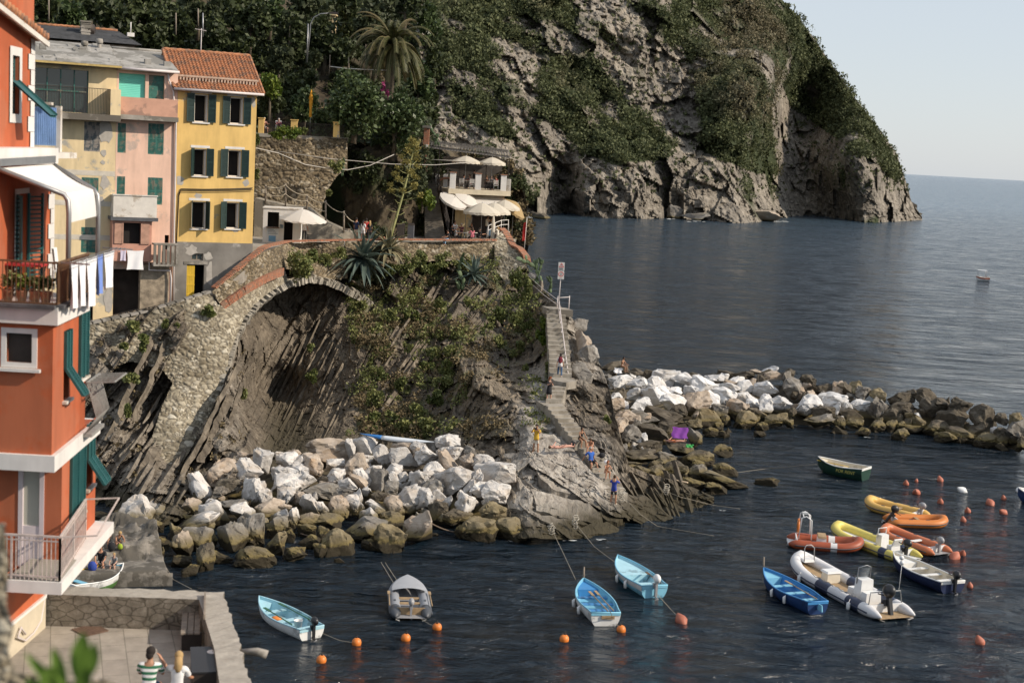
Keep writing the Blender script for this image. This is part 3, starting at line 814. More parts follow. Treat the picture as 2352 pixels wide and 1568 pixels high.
# ---- yellow house
def yellow_house():
    H=row_house('yellow_house','ochre yellow house with terracotta tile roof and six dark green shuttered windows')
    x0,x1=ROW.loc(403,450)[0],ROW.loc(583,450)[0]
    zb=ROW.loc(490,557)[1];zt=ROW.loc(500,212)[1];z0=8.5
    W=[(446,217,478,281),(528,224,559,285),(444,342,474,404),(523,345,554,406),(440,463,474,525),(519,465,549,525)]
    rs=[ROW.rect(*w) for w in W]
    door=list(ROW.rect(428,608,468,683));door[2]-= .2;sw=ROW.rect(439,582,466,598)
    mb=MB();wall_front(mb,x0,x1,zb,zt,rs);shell(mb,x0,x1,zb,zt,8)
    mb.poly([(x0,4,zt+2.3),(x0,0,zt),(x0,8,zt)]);mb.poly([(x1,4,zt+2.3),(x1,8,zt),(x1,0,zt)])
    mb.build('wall',M_YEL,H)
    mb=MB();wall_front(mb,x0,x1+.015,z0,zb,[tuple(door),sw],y=-.05);shell(mb,x0,x1+.015,z0,zb,8,-.05)
    mb.poly([(x0,-.05,zb),(x1+.015,-.05,zb),(x1+.015,.02,zb),(x0,.02,zb)])
    mb.build('plinth',M_GREYP,H)
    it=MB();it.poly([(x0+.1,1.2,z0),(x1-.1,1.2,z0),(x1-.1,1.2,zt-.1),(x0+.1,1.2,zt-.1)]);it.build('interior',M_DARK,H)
    sh=[((429,447),(481,499)),((512,529),(560,578)),((437,445),(474,493)),((508,525),(554,572)),((436,441),(472,477)),((506,520),(549,565))]
    opn=[(8,8),(8,8),(58,10),(8,8),(80,75),(30,12)]
    for r,s,o in zip(rs,sh,opn):
        window(H,r,M_WHITE)
        hh=r[3]-r[2];ww=(r[1]-r[0])*.56
        l=MB();l.bx(r[0]-.2,r[1]+.2,-.02,.03,r[3]+.06,r[3]+.22);l.build('lintel',M_WHITE,H)
        shutter(H,(r[0],-.02,r[2]),R(o[0]),ww,hh+.04,M_GRN,-1)
        shutter(H,(r[1],-.02,r[2]),R(o[1]),ww,hh+.04,M_GRN,1)
    # roof
    rf=MB();xa,xb=x0-.35,x1+.35
    rf.bx(xa,xb,-.4,4,zt-.02,zt+.05)
    for i in range(len(rf.v)):
        p=rf.v[i]
        if p[1]>3:rf.v[i]=(p[0],4,p[2]+2.55)
    rf.smooth=False
    tile_roof(rf,(xa,-.45,zt+.08),(xb,-.45,zt+.08),(xb,4,zt+2.68),(xa,4,zt+2.68),17,24)
    rf.poly([(xa,4,zt+2.6),(xb,4,zt+2.6),(xb,8.4,zt),(xa,8.4,zt)])
    rf.tube([(xa+(xb-xa)*k/24,4,zt+2.72) for k in range(25)],[.11+.03*(k%2) for k in range(25)],7)
    rf.tube([(xb,-.45+4.45*k/20,zt+.12+2.6*k/20) for k in range(21)],[.09+.02*(k%2) for k in range(21)],6)
    rf.tube([(xa,-.45+4.45*k/20,zt+.12+2.6*k/20) for k in range(21)],[.09+.02*(k%2) for k in range(21)],6)
    ro=rf.build('roof',M_TILE,H)
    sn=MB()                                    # raised row of half tiles that holds the snow and leaves back
    n=26
    for k in range(n):
        x=xa+.3+(xb-xa-.5)*k/n;sn.bx(x,x+.1,.33,.55,zt+.52,zt+.86)
    sn.bx(xa+.25,xb-.2,.30,.58,zt+.86,zt+.98)
    sn.build('tile_guard',paint('pale_tile',(0.45,0.33,0.25),.85,.2,5),ro)
    g=MB();g.tube([(xa,-.5,zt+.02),(xb,-.5,zt+.02)],.085,8);g.build('gutter',M_PIPE,H)
    # door
    d=MB();xm=door[0]+(door[1]-door[0])*.47
    for k in range(5):
        a=door[0]+(xm-door[0])*k/5;d.bx(a,a+(xm-door[0])/5-.01,.02,.07,door[2],door[3]-.04)
    for z in (.35,1.0,1.6):d.bx(door[0],xm,.0,.02,door[2]+z,door[2]+z+.09)
    d.build('door',M_YDOOR,H)
    l=MB();l.bx(door[0]-.2,door[1]+.2,-.09,-.048,door[3]+.03,door[3]+.22);l.build('lintel',M_CONC,H)
    window(H,sw,M_WOOD,sill=False,open_sash=False,y=-.05)
    pt=MB()                                    # cement patches
    for (u,v,a,b) in ((440,575,16,14),(478,588,13,10),(481,630,9,34),(412,415,12,12),(566,420,9,10),(455,450,10,8),(583,235,6,14),(541,530,9,4)):
        x,z=ROW.loc(u,v,-.06);k=12;i=len(pt.v);sx,sz=a*px(93),b*px(93)
        yy=-.056 if z<zb else-.006
        ring=[(x+sx*math.cos(6.283*q/k)*rnd.uniform(.6,1.1),yy,z+sz*math.sin(6.283*q/k)*rnd.uniform(.6,1.1)) for q in range(k)]
        ring=[p for p in ring if x0<p[0]<x1]
        if len(ring)>2:pt=MB();pt.poly(ring);pt.build('cement_patch',paint('cement_patch',(0.40,0.37,0.33),.9,.15,3),H)
    cb=MB();pts=[ROW.loc(u,v,-.05) for u,v in ((405,560),(407,520),(411,445),(415,434),(470,435),(530,434),(580,432))]
    cb.tube([(x,-.06,z) for x,z in pts],.035,6);cb.tube([(x,-.1,z-.12) for x,z in pts[2:]],.025,6);cb.build('cable',M_IRON,H)
    dp=MB();px_=[ROW.loc(u,v,-.1) for u,v in ((385,165),(388,185),(398,210),(400,250),(404,270),(402,420),(399,560),(398,700))]
    dp.tube([(x,-.12,z) for x,z in px_],.06,8);dp.build('drainpipe',M_PIPE,H)
    return H
yellow_house()

# ---- pink house
def pink_house():
    H=row_house('pink_house','narrow pink house with a mint green blind in its top loggia')
    x0,x1=ROW.loc(264,450)[0],ROW.loc(403,450)[0]-.02
    zt=ROW.loc(320,160)[1];z0=8.0
    lg=ROW.rect(252,170,378,228);lg=(x0+.12,lg[1],lg[2]-.1,lg[3])
    W=[(270,283,289,351),(340,284,376,355),(268,405,287,450),(339,408,373,470),(378,540,388,574)]
    rs=[ROW.rect(*w) for w in W];dr=ROW.rect(260,618,322,716);dr=(dr[0],dr[1],z0+.5,dr[3])
    mb=MB();wall_front(mb,x0,x1,z0,zt,[lg,*rs,dr]);shell(mb,x0,x1,z0,zt,8);mb.build('wall',M_PINK,H)
    it=MB();it.poly([(x0+.1,1.4,z0),(x1-.1,1.4,z0),(x1-.1,1.4,zt-.1),(x0+.1,1.4,zt-.1)]);it.build('interior',M_DIM,H)
    b=MB();bz=lg[2]+.1;xm=ROW.loc(334,200)[0]
    b.grid(1,40,lambda s,t:(lerp(lg[0],xm,s),.26+.012*math.sin(t*125),lerp(bz-.6,lg[3],t)));b.build('roller_blind',M_BLIND,H)
    g=MB();xn=ROW.loc(342,200)[0];g.poly([(xn,.28,bz-.6),(lg[1],.28,bz-.6),(lg[1],.28,lg[3]),(xn,.28,lg[3])]);g.build('green_screen',M_GRN2,H)
    p=MB();p.bx(xm,xn,.05,.3,bz-.6,lg[3]);p.build('post',M_PINK,H)
    # loggia parapet and ledge
    pr=ROW.rect(268,226,398,266);q=MB();q.bx(x0+.1,x1-.1,-.75,-.6,pr[2],pr[3]);q.bx(x0+.1,x0+.25,-.6,-.002,pr[2],pr[3]);q.bx(x1-.25,x1-.1,-.6,-.002,pr[2],pr[3])
    q.build('parapet',paint('weathered_pink',(0.55,0.31,0.22),.9,.15,1.2,dirt=(0.33,0.2,0.15),dirt_amt=.2),H)
    q=MB();q.bx(x0+.05,x1-.05,-.8,-.003,pr[2]-.3,pr[2]-.003);q.build('balcony_slab',M_CONC,H)
    # closed green shutters
    for r in rs[:4]:
        n=1 if r[1]-r[0]<.7 else 2;ww=(r[1]-r[0])/n
        for k in range(n):shutter(H,(r[0]+ww*k,.06,r[2]),0,ww-.01,r[3]-r[2],M_GRN2,1)
    # bay window with white balcony above
    by=ROW.rect(258,507,348,600,-1.1);bx0,bx1,bz0,bz1=by
    wr=ROW.rect(283,512,323,560,-1.1)
    q=MB();wall_front(q,bx0,bx1,bz0,bz1,[wr],.2,-1.1)
    q.poly([(bx1,-1.1,bz0),(bx1,0,bz0),(bx1,0,bz1),(bx1,-1.1,bz1)]);q.poly([(bx0,-1.1,bz0),(bx0,-1.1,bz1),(bx0,0,bz1),(bx0,0,bz0)]);q.poly([(bx0,-1.1,bz0),(bx0,0,bz0),(bx1,0,bz0),(bx1,-1.1,bz0)])
    bay=q.build('bay',paint('rose_plaster',(0.50,0.26,0.19),.85,.12,2),H)
    q=MB();q.poly([(wr[0],-.7,wr[2]),(wr[1],-.7,wr[2]),(wr[1],-.7,wr[3]),(wr[0],-.7,wr[3])]);q.build('pane',M_DARK,bay)
    for sx,sd in ((wr[0],-1),(wr[1],1)):
        q=MB();q.bx(min(sx,sx+sd*.55),max(sx,sx+sd*.55),-1.17,-1.12,wr[2],wr[3]);q.bx(min(sx,sx+sd*.08),max(sx,sx+sd*.08),-1.19,-1.171,wr[2],wr[3]);q.build('shutter',paint('brown_pink',(0.42,0.24,0.17),.7,.2,4),bay)
    q=MB();q.bx(bx0-.15,bx1+.35,-1.35,.0,bz1+.003,bz1+.22);q.build('slate_shelf',M_SLATE,H)
    wb=ROW.rect(260,450,360,497,-1.15);q=MB();q.bx(wb[0],wb[1],-1.2,-1.08,bz1+.225,wb[3]);q.bx(wb[0],wb[0]+.12,-1.08,-.002,bz1+.225,wb[3]);q.bx(wb[1]-.12,wb[1],-1.08,-.002,bz1+.225,wb[3])
    q.bx(wb[0]-.05,wb[1]+.05,-1.25,-1.0,wb[3],wb[3]+.07);q.build('balcony',M_OFFW,H)
    # small concrete balcony and stone pier
    bl=ROW.rect(353,560,410,612,-1.6);q=MB();q.bx(bl[0],bl[1],-1.6,-.8,bl[3]-.1,bl[3]);q.bx(bl[0],bl[1],-1.6,-.06,bl[2],bl[2]+.12)
    n=6
    for k in range(n):a=lerp(bl[0],bl[1]-.16,k/(n-1));q.bx(a,a+.16,-1.58,-1.45,bl[2]+.122,bl[3]-.102)
    for k in range(3):q.bx(bl[1]-.14,bl[1]-.01,-1.3+.4*k,-1.16+.4*k,bl[2]+.122,bl[3]-.102)
    q.build('balustrade',M_CONC,H)
    pr=ROW.rect(322,612,388,700,-.7);q=MB();q.bx(pr[0],pr[1],-.7,-.004,z0,pr[3]+.1);q.build('stone_pier',paint('pier_stone',(0.27,0.22,0.16),.9,.5,2.6,bmp=.8),H)
    rf=MB();ra=ROW.rect(235,125,395,165)
    rf.poly([(x0-.1,-.4,zt+.03),(x1,-.4,zt+.03),(x1,5.5,zt+1.5),(x0-.1,5.5,zt+1.5)]);rf.poly([(x0-.1,-.4,zt-.12),(x0-.1,-.4,zt+.03),(x0-.1,5.5,zt+1.5),(x0-.1,8,zt-.1)]);rf.poly([(x0-.1,-.4,zt-.12),(x1,-.4,zt-.12),(x1,-.4,zt+.03),(x0-.1,-.4,zt+.03)])
    rf.poly([(x0-.1,5.5,zt+1.5),(x1,5.5,zt+1.5),(x1,8,zt),(x0-.1,8,zt)])
    rf.tube([(x0,5.5,zt+1.55),(x1,5.5,zt+1.55)],.1,6)
    rf.bx(x0+1.9,x0+2.3,1.2,1.6,zt+.3,zt+.75);rf.bx(x0+3.1,x0+3.5,1.0,1.4,zt+.3,zt+.7)
    rf.build('roof',M_SLAB,H)
    g=MB();g.tube([(x0,-.48,zt-.02),(x1,-.48,zt-.02)],.09,8);g.build('gutter',M_PIPE,H)
    q=MB();q.tube([(x,-.9,z) for x,z in [ROW.loc(u,v,-.9) for u,v in ((344,500),(343,560),(342,620),(391,622),(393,640),(391,700))]],.06,8);q.build('drainpipe',M_PIPE,H)
    return H
pink_house()

# ---- cream house
def cream_house():
    H=row_house('cream_house','cream plastered house with a glazed dark green veranda under a stone slab roof')
    x0,x1=ROW.loc(30,450)[0],ROW.loc(264,450)[0]
    zt=ROW.loc(180,147)[1];z0=7.0
    vr=ROW.rect(60,158,203,256);vr=(x0+.3,vr[1],vr[2],vr[3])
    W=[(193,280,230,348),(187,408,226,470),(186,522,225,580)];rs=[ROW.rect(*w) for w in W]
    dr=ROW.rect(190,640,214,740);dr=(dr[0]-.4,dr[1],z0+.6,dr[3])
    mb=MB();wall_front(mb,x0,x1-.01,z0,zt,[vr,*rs,dr]);shell(mb,x0,x1-.01,z0,zt,8);mb.build('wall',M_CREAM,H)
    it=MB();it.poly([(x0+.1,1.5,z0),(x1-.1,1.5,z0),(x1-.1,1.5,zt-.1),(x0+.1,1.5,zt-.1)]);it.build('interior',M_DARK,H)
    g=MB();g.poly([(vr[0],.2,vr[2]),(vr[1],.2,vr[2]),(vr[1],.2,vr[3]),(vr[0],.2,vr[3])]);v=g.build('veranda',M_GLASS,H)
    f=MB()
    for k in range(6):a=lerp(vr[0],vr[1]-.06,k/5);f.bx(a,a+.06,.12,.19,vr[2],vr[3])
    f.bx(vr[0],vr[1],.1,.118,(vr[2]+vr[3])/2-.05,(vr[2]+vr[3])/2+.03);f.build('glazing_bars',M_GRN2,v)
    for r,m in zip(rs,(M_GRN3,M_GRN2,M_GRN2)):
        ww=(r[1]-r[0])/2
        for k in range(2):shutter(H,(r[0]+ww*k,.06,r[2]),0,ww-.01,r[3]-r[2],m,1)
    sl=ROW.rect(100,262,268,275,-1.2);q=MB();q.bx(x0,x1+.1,-1.2,-.003,sl[2],sl[3]+.05);q.build('balcony_slab',M_CONC_D,H)
    pp=ROW.rect(250,218,268,262,-1.2);q=MB();q.bx(x1-.55,x1+.08,-1.2,-.01,sl[3]+.055,pp[3]+.35);q.build('parapet',M_CREAM,H)
    q=MB()
    for k in range(60):a=lerp(x0,x1-.6,k/59);q.bx(a,a+.02,-1.15,-1.13,sl[3]+.05,pp[3]+.3)
    q.bx(x0,x1-.56,-1.16,-1.12,pp[3]+.3,pp[3]+.34);q.build('railing',M_IRON,H)
    bd=MB()
    for vv in (397,467,545):z=ROW.loc(200,vv)[1];bd.bx(x0,x1-.02,-.012,.01,z-.16,z+.16)
    bd.build('string_course',paint('pale_band',(0.55,0.50,0.42),.85,.15,2),H)
    pt=MB()
    for (u,vv,a,b_) in ((243,300,16,34),(238,352,8,9),(236,373,6,5),(240,420,11,18),(232,458,7,9),(249,690,12,30),(246,600,7,12),(176,490,14,10)):
        x,z=ROW.loc(u,vv);k=14;sx,sz=a*px(91),b_*px(91)
        ring=[(x+sx*math.cos(6.283*q_/k)*rnd.uniform(.65,1.1),-.02,z+sz*math.sin(6.283*q_/k)*rnd.uniform(.65,1.1)) for q_ in range(k)]
        ring=[p for p in ring if p[0]<x1-.03]
        pt=MB();pt.poly(ring);pt.build('cement_patch',MATS['cement_patch'],H)
    rf=MB();xa,xb=x0-.2,x1+.15;zr=zt+.05
    rf.poly([(xa,-.9,zr),(xb,-.9,zr),(xb,5.5,zr+1.55),(xa,5.5,zr+1.55)]);rf.poly([(xa,-.9,zr-.18),(xb,-.9,zr-.18),(xb,-.9,zr),(xa,-.9,zr)])
    rf.poly([(xb,-.9,zr-.18),(xb,8,zr-.18),(xb,5.5,zr+1.55),(xb,-.9,zr)]);rf.poly([(xa,5.5,zr+1.55),(xb,5.5,zr+1.55),(xb,8,zr-.18),(xa,8,zr-.18)])
    rf.poly([(xa,-.9,zr-.18),(xa,0,zr-.18),(xb,0,zr-.18),(xb,-.9,zr-.18)])
    for k in range(26):rf.box((rnd.uniform(xa,xb),rnd.uniform(-.5,5),0),(.7,.5,.05),Euler((R(13.5),0,rnd.uniform(-.2,.2))).to_matrix())
    for i in range(len(rf.v)-26*8,len(rf.v)):
        p=rf.v[i];rf.v[i]=(p[0],p[1],p[2]+zr+(p[1]+.9)*.242+.03)
    for k in range(5):rf.box((lerp(xa,xb,.1+.2*k),1+rnd.uniform(0,3),zr+.9),(.4,.3,.35))
    r_=rf.build('roof',M_SLAB,H)
    q=MB();q.bx(xa,xb,-.98,-.905,zr-.16,zr-.04);q.build('eave_board',paint('ochre_edge',(.45,.33,.12),.8,.2,3),r_)
    for u,vv in ((194,120),(228,115)):
        x,z=ROW.loc(u,vv,4);c=MB();c.tube([(x,4,zr+.9),(x,4,z+.45)],.13,8);c.lathe([(.2,0),(.24,.1),(.2,.3),(.02,.32)],8,(x,4,z+.42));c.build('chimney',M_CONC,r_)
    return H
cream_house()

# ---- slate roofed house and a tiled roof peeping over behind the row
def back_house():
    c=at(190,100,D=104);H=thing('slate_house','stone house behind the row with a dark slate hipped roof and tall chimney','house',(c.x,c.y,0),R(24))
    fr=Frame((c.x,c.y,0),R(24))
    xa,xb=fr.loc(62,90)[0]-.3,fr.loc(322,100)[0];ze=fr.loc(200,95)[1];zr=fr.loc(190,62,3)[1]-.1
    mb=MB();mb.bx(xa+.4,xb-.4,0,6,15,ze-.1);mb.build('wall',paint('old_stone_wall',(0.20,0.17,0.14),.9,.4,2,bmp=.6),H)
    r=MB();a,b_,c_,d=(xa,-.5,ze),(xb,-.5,ze),(xb-1.2,3,zr),(xa+1.2,3,zr)
    r.poly([a,b_,c_,d]);r.poly([b_,(xb,6.5,ze),c_]);r.poly([a,d,(xa,6.5,ze)]);r.poly([d,c_,(xb,6.5,ze),(xa,6.5,ze)])
    for k in range(12):
        t=k/12;p,q=Vector(a).lerp(Vector(d),t),Vector(b_).lerp(Vector(c_),t);r.bar(p+Vector((0,-.02,.03)),q+Vector((0,-.02,.03)),.05,.04)
    ro=r.build('roof',M_SLATE,H)
    q=MB();q.tube([(lerp(xa+1.2,xb-1.2,k/30),3,zr+.04) for k in range(31)],[.1+.03*(k%2) for k in range(31)],6);q.build('ridge_tiles',M_TILE,ro)
    x,z=fr.loc(196,60,1.5);q=MB();q.bx(x-.32,x+.32,1.2,1.8,ze,z+.25)
    for k in range(5):q.bx(x-.36,x+.36,1.16,1.84,z-1.0+.28*k,z-.93+.28*k)
    q.bx(x-.4,x+.4,1.1,1.9,z+.25,z+.36);q.build('chimney',M_CONC,ro)
    q=MB();x2,z2=fr.loc(213,72,1.5);q.lathe([(.02,0),(.3,.08),(.46,.22)],14,(0,0,0))
    for i in range(len(q.v)):p=Vector(q.v[i]);p=Euler((R(-75),0,R(50))).to_matrix()@ p;q.v[i]=(p.x+x2+.1,p.y+1.4,p.z+z2)
    q.tube([(x2+.1,1.45,z2),(x2+.1,1.7,z2-.9)],.03,6);q.build('satellite_dish',M_IRON,ro)
    q=MB();x3,z3=fr.loc(300,80,.6);q.box((x3,.6,z3),(.5,.3,.28));q.tube([(x3,.6,z3),(x3,.6,z3+.9)],.04,6);q.build('vent',M_WHITE,ro)
    q=MB();
    for u0,u1 in ((120,165),(240,290)):
        xx0,xx1=fr.loc(u0,115)[0],fr.loc(u1,115)[0];q.bx(xx0,xx1,-.02,.02,ze-1.0,ze-.35)
    q.build('window',M_DARK,H)
    c=at(432,130,D=108);H2=thing('tiled_shed','small terracotta roof peeping over the yellow house ridge','shed',(c.x,c.y,0),R(24))
    fr=Frame((c.x,c.y,0),R(24));xa,xb=fr.loc(404,130)[0],fr.loc(466,130)[0];ze=fr.loc(430,142)[1];zr=fr.loc(430,120,2)[1]
    mb=MB();mb.bx(xa+.2,xb-.2,0,4,18,ze-.05);mb.build('wall',M_CREAM,H2)
    mb=MB();tile_roof(mb,(xa,-.3,ze),(xb,-.3,ze),(xb-.35,2,zr),(xa+.4,2,zr),8,10);mb.poly([(xa,-.3,ze),(xa+.4,2,zr),(xb-.35,2,zr),(xb,-.3,ze)]);mb.build('roof',M_TILE,H2)
    c=at(462,95,D=104);A=thing('aerial','thin television aerial standing behind the yellow house roof','aerial',c)
    mb=MB();mb.tube([(0,0,-2.2),(0,0,.9)],.03,6);mb.bar((-.45,0,.85),(.35,0,.75),.04);
    for k in range(5):mb.bar((-.4+.17*k,-.25,.84-.02*k),(-.4+.17*k,.25,.84-.02*k),.02)
    mb.build('mast',M_PIPE,A)
back_house()
# ------------------------------------------------------------------ the near red house
def red_house():
    H=thing('red_house','tall terracotta red house with white bands, quoins and teal shutters at the left edge','house',(0,0,0))
    CB=at(118,1062,D=30.0)                       # front right corner of the lower block
    xc,yc=CB.x,30.0
    side=Vector((-.30,4.6,0)).normalized()       # the side wall runs back towards the village
    def S(t,z):return Vector((xc,yc,0))+side*t+Vector((0,0,z))
    def zat(u,v):return at(u,v,D=yc).z
    z1t,z1b=zat(118,705),zat(118,745)          # upper band / balcony slab
    z2t,z2b=zat(117,1045),zat(116,1082)        # lower band
    XL=-16.0
    def hit(u,v):                                   # (t, z) on the side wall
        d=ray(u,v);n=Vector((side.y,-side.x,0));k=(Vector((xc,yc,0))-CAM).dot(n)/d.dot(n)
        p=CAM+d*k;return (p-Vector((xc,yc,0))).dot(side),p.z
    tf=hit(190,850)[0];tf2=hit(220,1050)[0]
    # lower block, middle storey
    mb=MB()
    ops=[]
    fw=(at(15,800,D=yc).x,at(74,800,D=yc).x,zat(45,832),zat(45,765))
    wall_front(mb,XL,xc,z2t-.02,z1b+.02,[fw],.25,yc)
    sw=[]
    for (ua,ub,va,vb) in ((146,158,752,975),(180,197,705,925)):
        t0,t1=hit((ua),(va+vb)/2)[0],hit(ub,(va+vb)/2)[0];um=(ua+ub)/2
        sw.append((t0,t1,hit(um,vb-60)[1],hit(um,va+6)[1]))
    def side_wall(t0,t1,z0,z1,ops,th=.25):
        xs=sorted({t0,t1,*[k for o in ops for k in o[:2]]});zs=sorted({z0,z1,*[k for o in ops for k in o[2:4]]})
        for a,b in zip(xs,xs[1:]):
            for c,d in zip(zs,zs[1:]):
                if any(o[0]<(a+b)/2<o[1] and o[2]<(c+d)/2<o[3] for o in ops):continue
                mb.poly([S(a,c),S(b,c),S(b,d),S(a,d)])
        iv=Vector((-th,0,0))
        for a,b,c,d in ops:
            for p,q in (((a,c),(a,d)),((a,d),(b,d)),((b,d),(b,c)),((b,c),(a,c))):
                mb.poly([S(*p),S(*q),S(*q)+iv,S(*p)+iv])
            mb2.poly([S(a,c)+iv,S(b,c)+iv,S(b,d)+iv,S(a,d)+iv])
    mb2=MB()
    side_wall(0,tf,z2t-.02,z1b+.02,sw)
    e=S(tf,0);mb.poly([(e.x,e.y,z2t),(XL,e.y,z2t),(XL,e.y,z1b),(e.x,e.y,z1b)])
    zsb0=at(141,1366,D=29.3).z
    # lower storey, front set back behind the lower balcony
    yl=yc+.9;zg=8.9
    zfl=at(140,1340,D=yc-.0).z
    lw=[]
    for (ua,ub,va,vb) in ((160,190,1010,1185),(198,212,970,1115)):
        t0,t1=hit(ua,(va+vb)/2)[0],hit(ub,(va+vb)/2)[0];um=(ua+ub)/2
        lw.append((t0,t1,hit(um,vb)[1],hit(um,va)[1]))
    side_wall(.9,tf2,zsb0,z2b+.02,lw)
    gx=-10.72
    mb.poly([(gx-.35,24,zg-2),(gx,32.5,zg-2),(gx,32.5,zsb0+.1),(gx-.35,24,zsb0+.1)]);mb.poly([(gx,32.5,zg-2),(XL,32.5,zg-2),(XL,32.5,zsb0+.1),(gx,32.5,zsb0+.1)])
    dx0,dx1=at(42,1170,D=yl).x,at(101,1170,D=yl).x
    drz=(dx0,dx1,zfl+.05,z2b-.03)
    wall_front(mb,XL,S(.9,0).x,zsb0,z2b+.02,[drz],.2,yl)
    mb.poly([(XL,yc,z2b),(XL,yl,z2b),(S(.9,0).x,yl,z2b),(xc,yc,z2b)])
    # upper storeys, set back from the balcony
    A=at(-60,470,D=29.0);B=at(122,470,D=35.0);up=Vector((B.x-A.x,B.y-A.y,0)).normalized();LU=(Vector((B.x,B.y,0))-Vector((A.x,A.y,0))).length
    nU=Vector((up.y,-up.x,0))
    def Uw(t,z,o=0.0):return Vector((A.x,A.y,0))+up*t+nU*o+Vector((0,0,z))
    def hitU(u,v,o=0.0):
        d=ray(u,v);k=(Vector((A.x,A.y,0))+nU*o-CAM).dot(nU)/d.dot(nU);p=CAM+d*k;return (p-Vector((A.x,A.y,0))).dot(up),p.z
    zbt,zbb=hitU(60,340)[1],hitU(60,378)[1]
    def uwall(t0,t1,z0,z1,ops,o=0.0,th=.3):
        xs=sorted({t0,t1,*[k for q in ops for k in q[:2]]});zs=sorted({z0,z1,*[k for q in ops for k in q[2:4]]})
        for a,b in zip(xs,xs[1:]):
            for c,d in zip(zs,zs[1:]):
                if any(q[0]<(a+b)/2<q[1] and q[2]<(c+d)/2<q[3] for q in ops):continue
                mb.poly([Uw(a,c,o),Uw(b,c,o),Uw(b,d,o),Uw(a,d,o)])
        for a,b,c,d in ops:
            for p,q in (((a,c),(a,d)),((a,d),(b,d)),((b,d),(b,c)),((b,c),(a,c))):
                mb.poly([Uw(*p,o),Uw(*q,o),Uw(*q,o-th),Uw(*p,o-th)])
            mb2.poly([Uw(a,c,o-th),Uw(b,c,o-th),Uw(b,d,o-th),Uw(a,d,o-th)])
    def urect(u0,u1,v0,v1,o=0.0):
        um,vm=(u0+u1)/2,(v0+v1)/2;return hitU(u0,vm,o)[0],hitU(u1,vm,o)[0],hitU(um,v1,o)[1],hitU(um,v0,o)[1]
    dU=urect(34,60,445,640);dU=(dU[0],dU[1],z1t+.02,dU[3])
    uwall(-4,LU,z1t-.05,zbb+.02,[dU])
    o2=-.45;tE=hitU(76,220,o2)[0]
    wU=urect(26,42,128,262,o2);ztop=hitU(60,85,o2)[1]
    uwall(-4,tE,zbt-.02,ztop+2.4,[wU],o2)
    mb.poly([Uw(LU,z1t),Uw(LU,z1t,-6),Uw(LU,zbb,-6),Uw(LU,zbb)]);mb.poly([Uw(tE,zbt,o2),Uw(tE,zbt,-6),Uw(tE,ztop,-6),Uw(tE,ztop,o2)])
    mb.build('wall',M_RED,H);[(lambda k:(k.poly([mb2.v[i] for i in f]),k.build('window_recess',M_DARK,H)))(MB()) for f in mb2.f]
    # white bands
    w=MB();o=Vector((.0,0,0))
    def band(zb,zt,t1,f=.14,x0=XL):
        a=Vector((x0,yc-f,0));b=Vector((xc+f,yc-f,0));c=S(t1,0)+Vector((f,0,0))
        for p,q in ((a,b),(b,c)):
            w.poly([p+Vector((0,0,zb)),q+Vector((0,0,zb)),q+Vector((0,0,zt)),p+Vector((0,0,zt))])
        w.poly([a+Vector((0,0,zt)),b+Vector((0,0,zt)),c+Vector((0,0,zt)),Vector((x0,c.y,zt))])
        w.poly([a+Vector((0,0,zb)),Vector((x0,c.y,zb)),c+Vector((0,0,zb)),b+Vector((0,0,zb))])
        w.poly([c+Vector((0,0,zb)),Vector((x0,c.y,zb)),Vector((x0,c.y,zt)),c+Vector((0,0,zt))])
    band(z1b,z1t,tf);band(z2b,z2t,tf2,.1)
    def upband(z0,z1,t1,o):
        w.poly([Uw(-4,z0,o),Uw(t1,z0,o),Uw(t1,z1,o),Uw(-4,z1,o)]);w.poly([Uw(-4,z1,o),Uw(t1,z1,o),Uw(t1,z1,-3),Uw(-4,z1,-3)]);w.poly([Uw(-4,z0,o),Uw(-4,z0,-1),Uw(t1,z0,-1),Uw(t1,z0,o)]);w.poly([Uw(t1,z0,o),Uw(t1,z0,-3),Uw(t1,z1,-3),Uw(t1,z1,o)])
    upband(zbb,zbt,LU+.05,.1)
    w.build('white_band',M_WHITE,H)
    q=MB()                                          # quoins
    def quoin(tt,z0,z1,o):
        n=int((z1-z0)/.34)
        for k in range(n):
            L=.5 if k%2 else .3;za=z0+(z1-z0)*k/n;zb_=z0+(z1-z0)*(k+1)/n-.012
            q.poly([Uw(tt-L,za,o+.03),Uw(tt+.03,za,o+.03),Uw(tt+.03,zb_,o+.03),Uw(tt-L,zb_,o+.03)]);q.poly([Uw(tt+.03,za,o+.03),Uw(tt+.03,za,o-.5),Uw(tt+.03,zb_,o-.5),Uw(tt+.03,zb_,o+.03)])
            q.poly([Uw(tt-L,zb_,o+.03),Uw(tt+.03,zb_,o+.03),Uw(tt+.03,zb_,o),Uw(tt-L,zb_,o)])
    quoin(LU,z1t,zbb,0);q.build('quoins',M_WHITE,H);q=MB();quoin(tE,zbt,ztop,o2);q.build('quoins',M_WHITE,H)
    # roof verge
    r=MB();ea=[Uw(tE+.3,ztop-.25,.2+o2),Uw(-4,ztop+2.3,.2+o2),Uw(-4,ztop+2.3,-5),Uw(tE+.3,ztop-.25,-5)]
    hv=hitU(0,30,o2);
    sl=(hv[1]-ztop)/(tE-hv[0])
    for k in range(40):
        t=lerp(-4,tE+.25,k/39);z=ztop+(tE-t)*sl
        for j in range(8):r.tube([Uw(t,z+.12,.28+o2-.62*j),Uw(t,z+.12+.02,.28+o2-.62*(j+1))],[.1,.085],6)
    r.poly([Uw(-4,ztop+(tE+4)*sl,.25+o2),Uw(tE+.28,ztop-.28*sl,.25+o2),Uw(tE+.28,ztop-.28*sl,-6),Uw(-4,ztop+(tE+4)*sl,-6)])
    rr=r.build('roof',M_TILE,H)
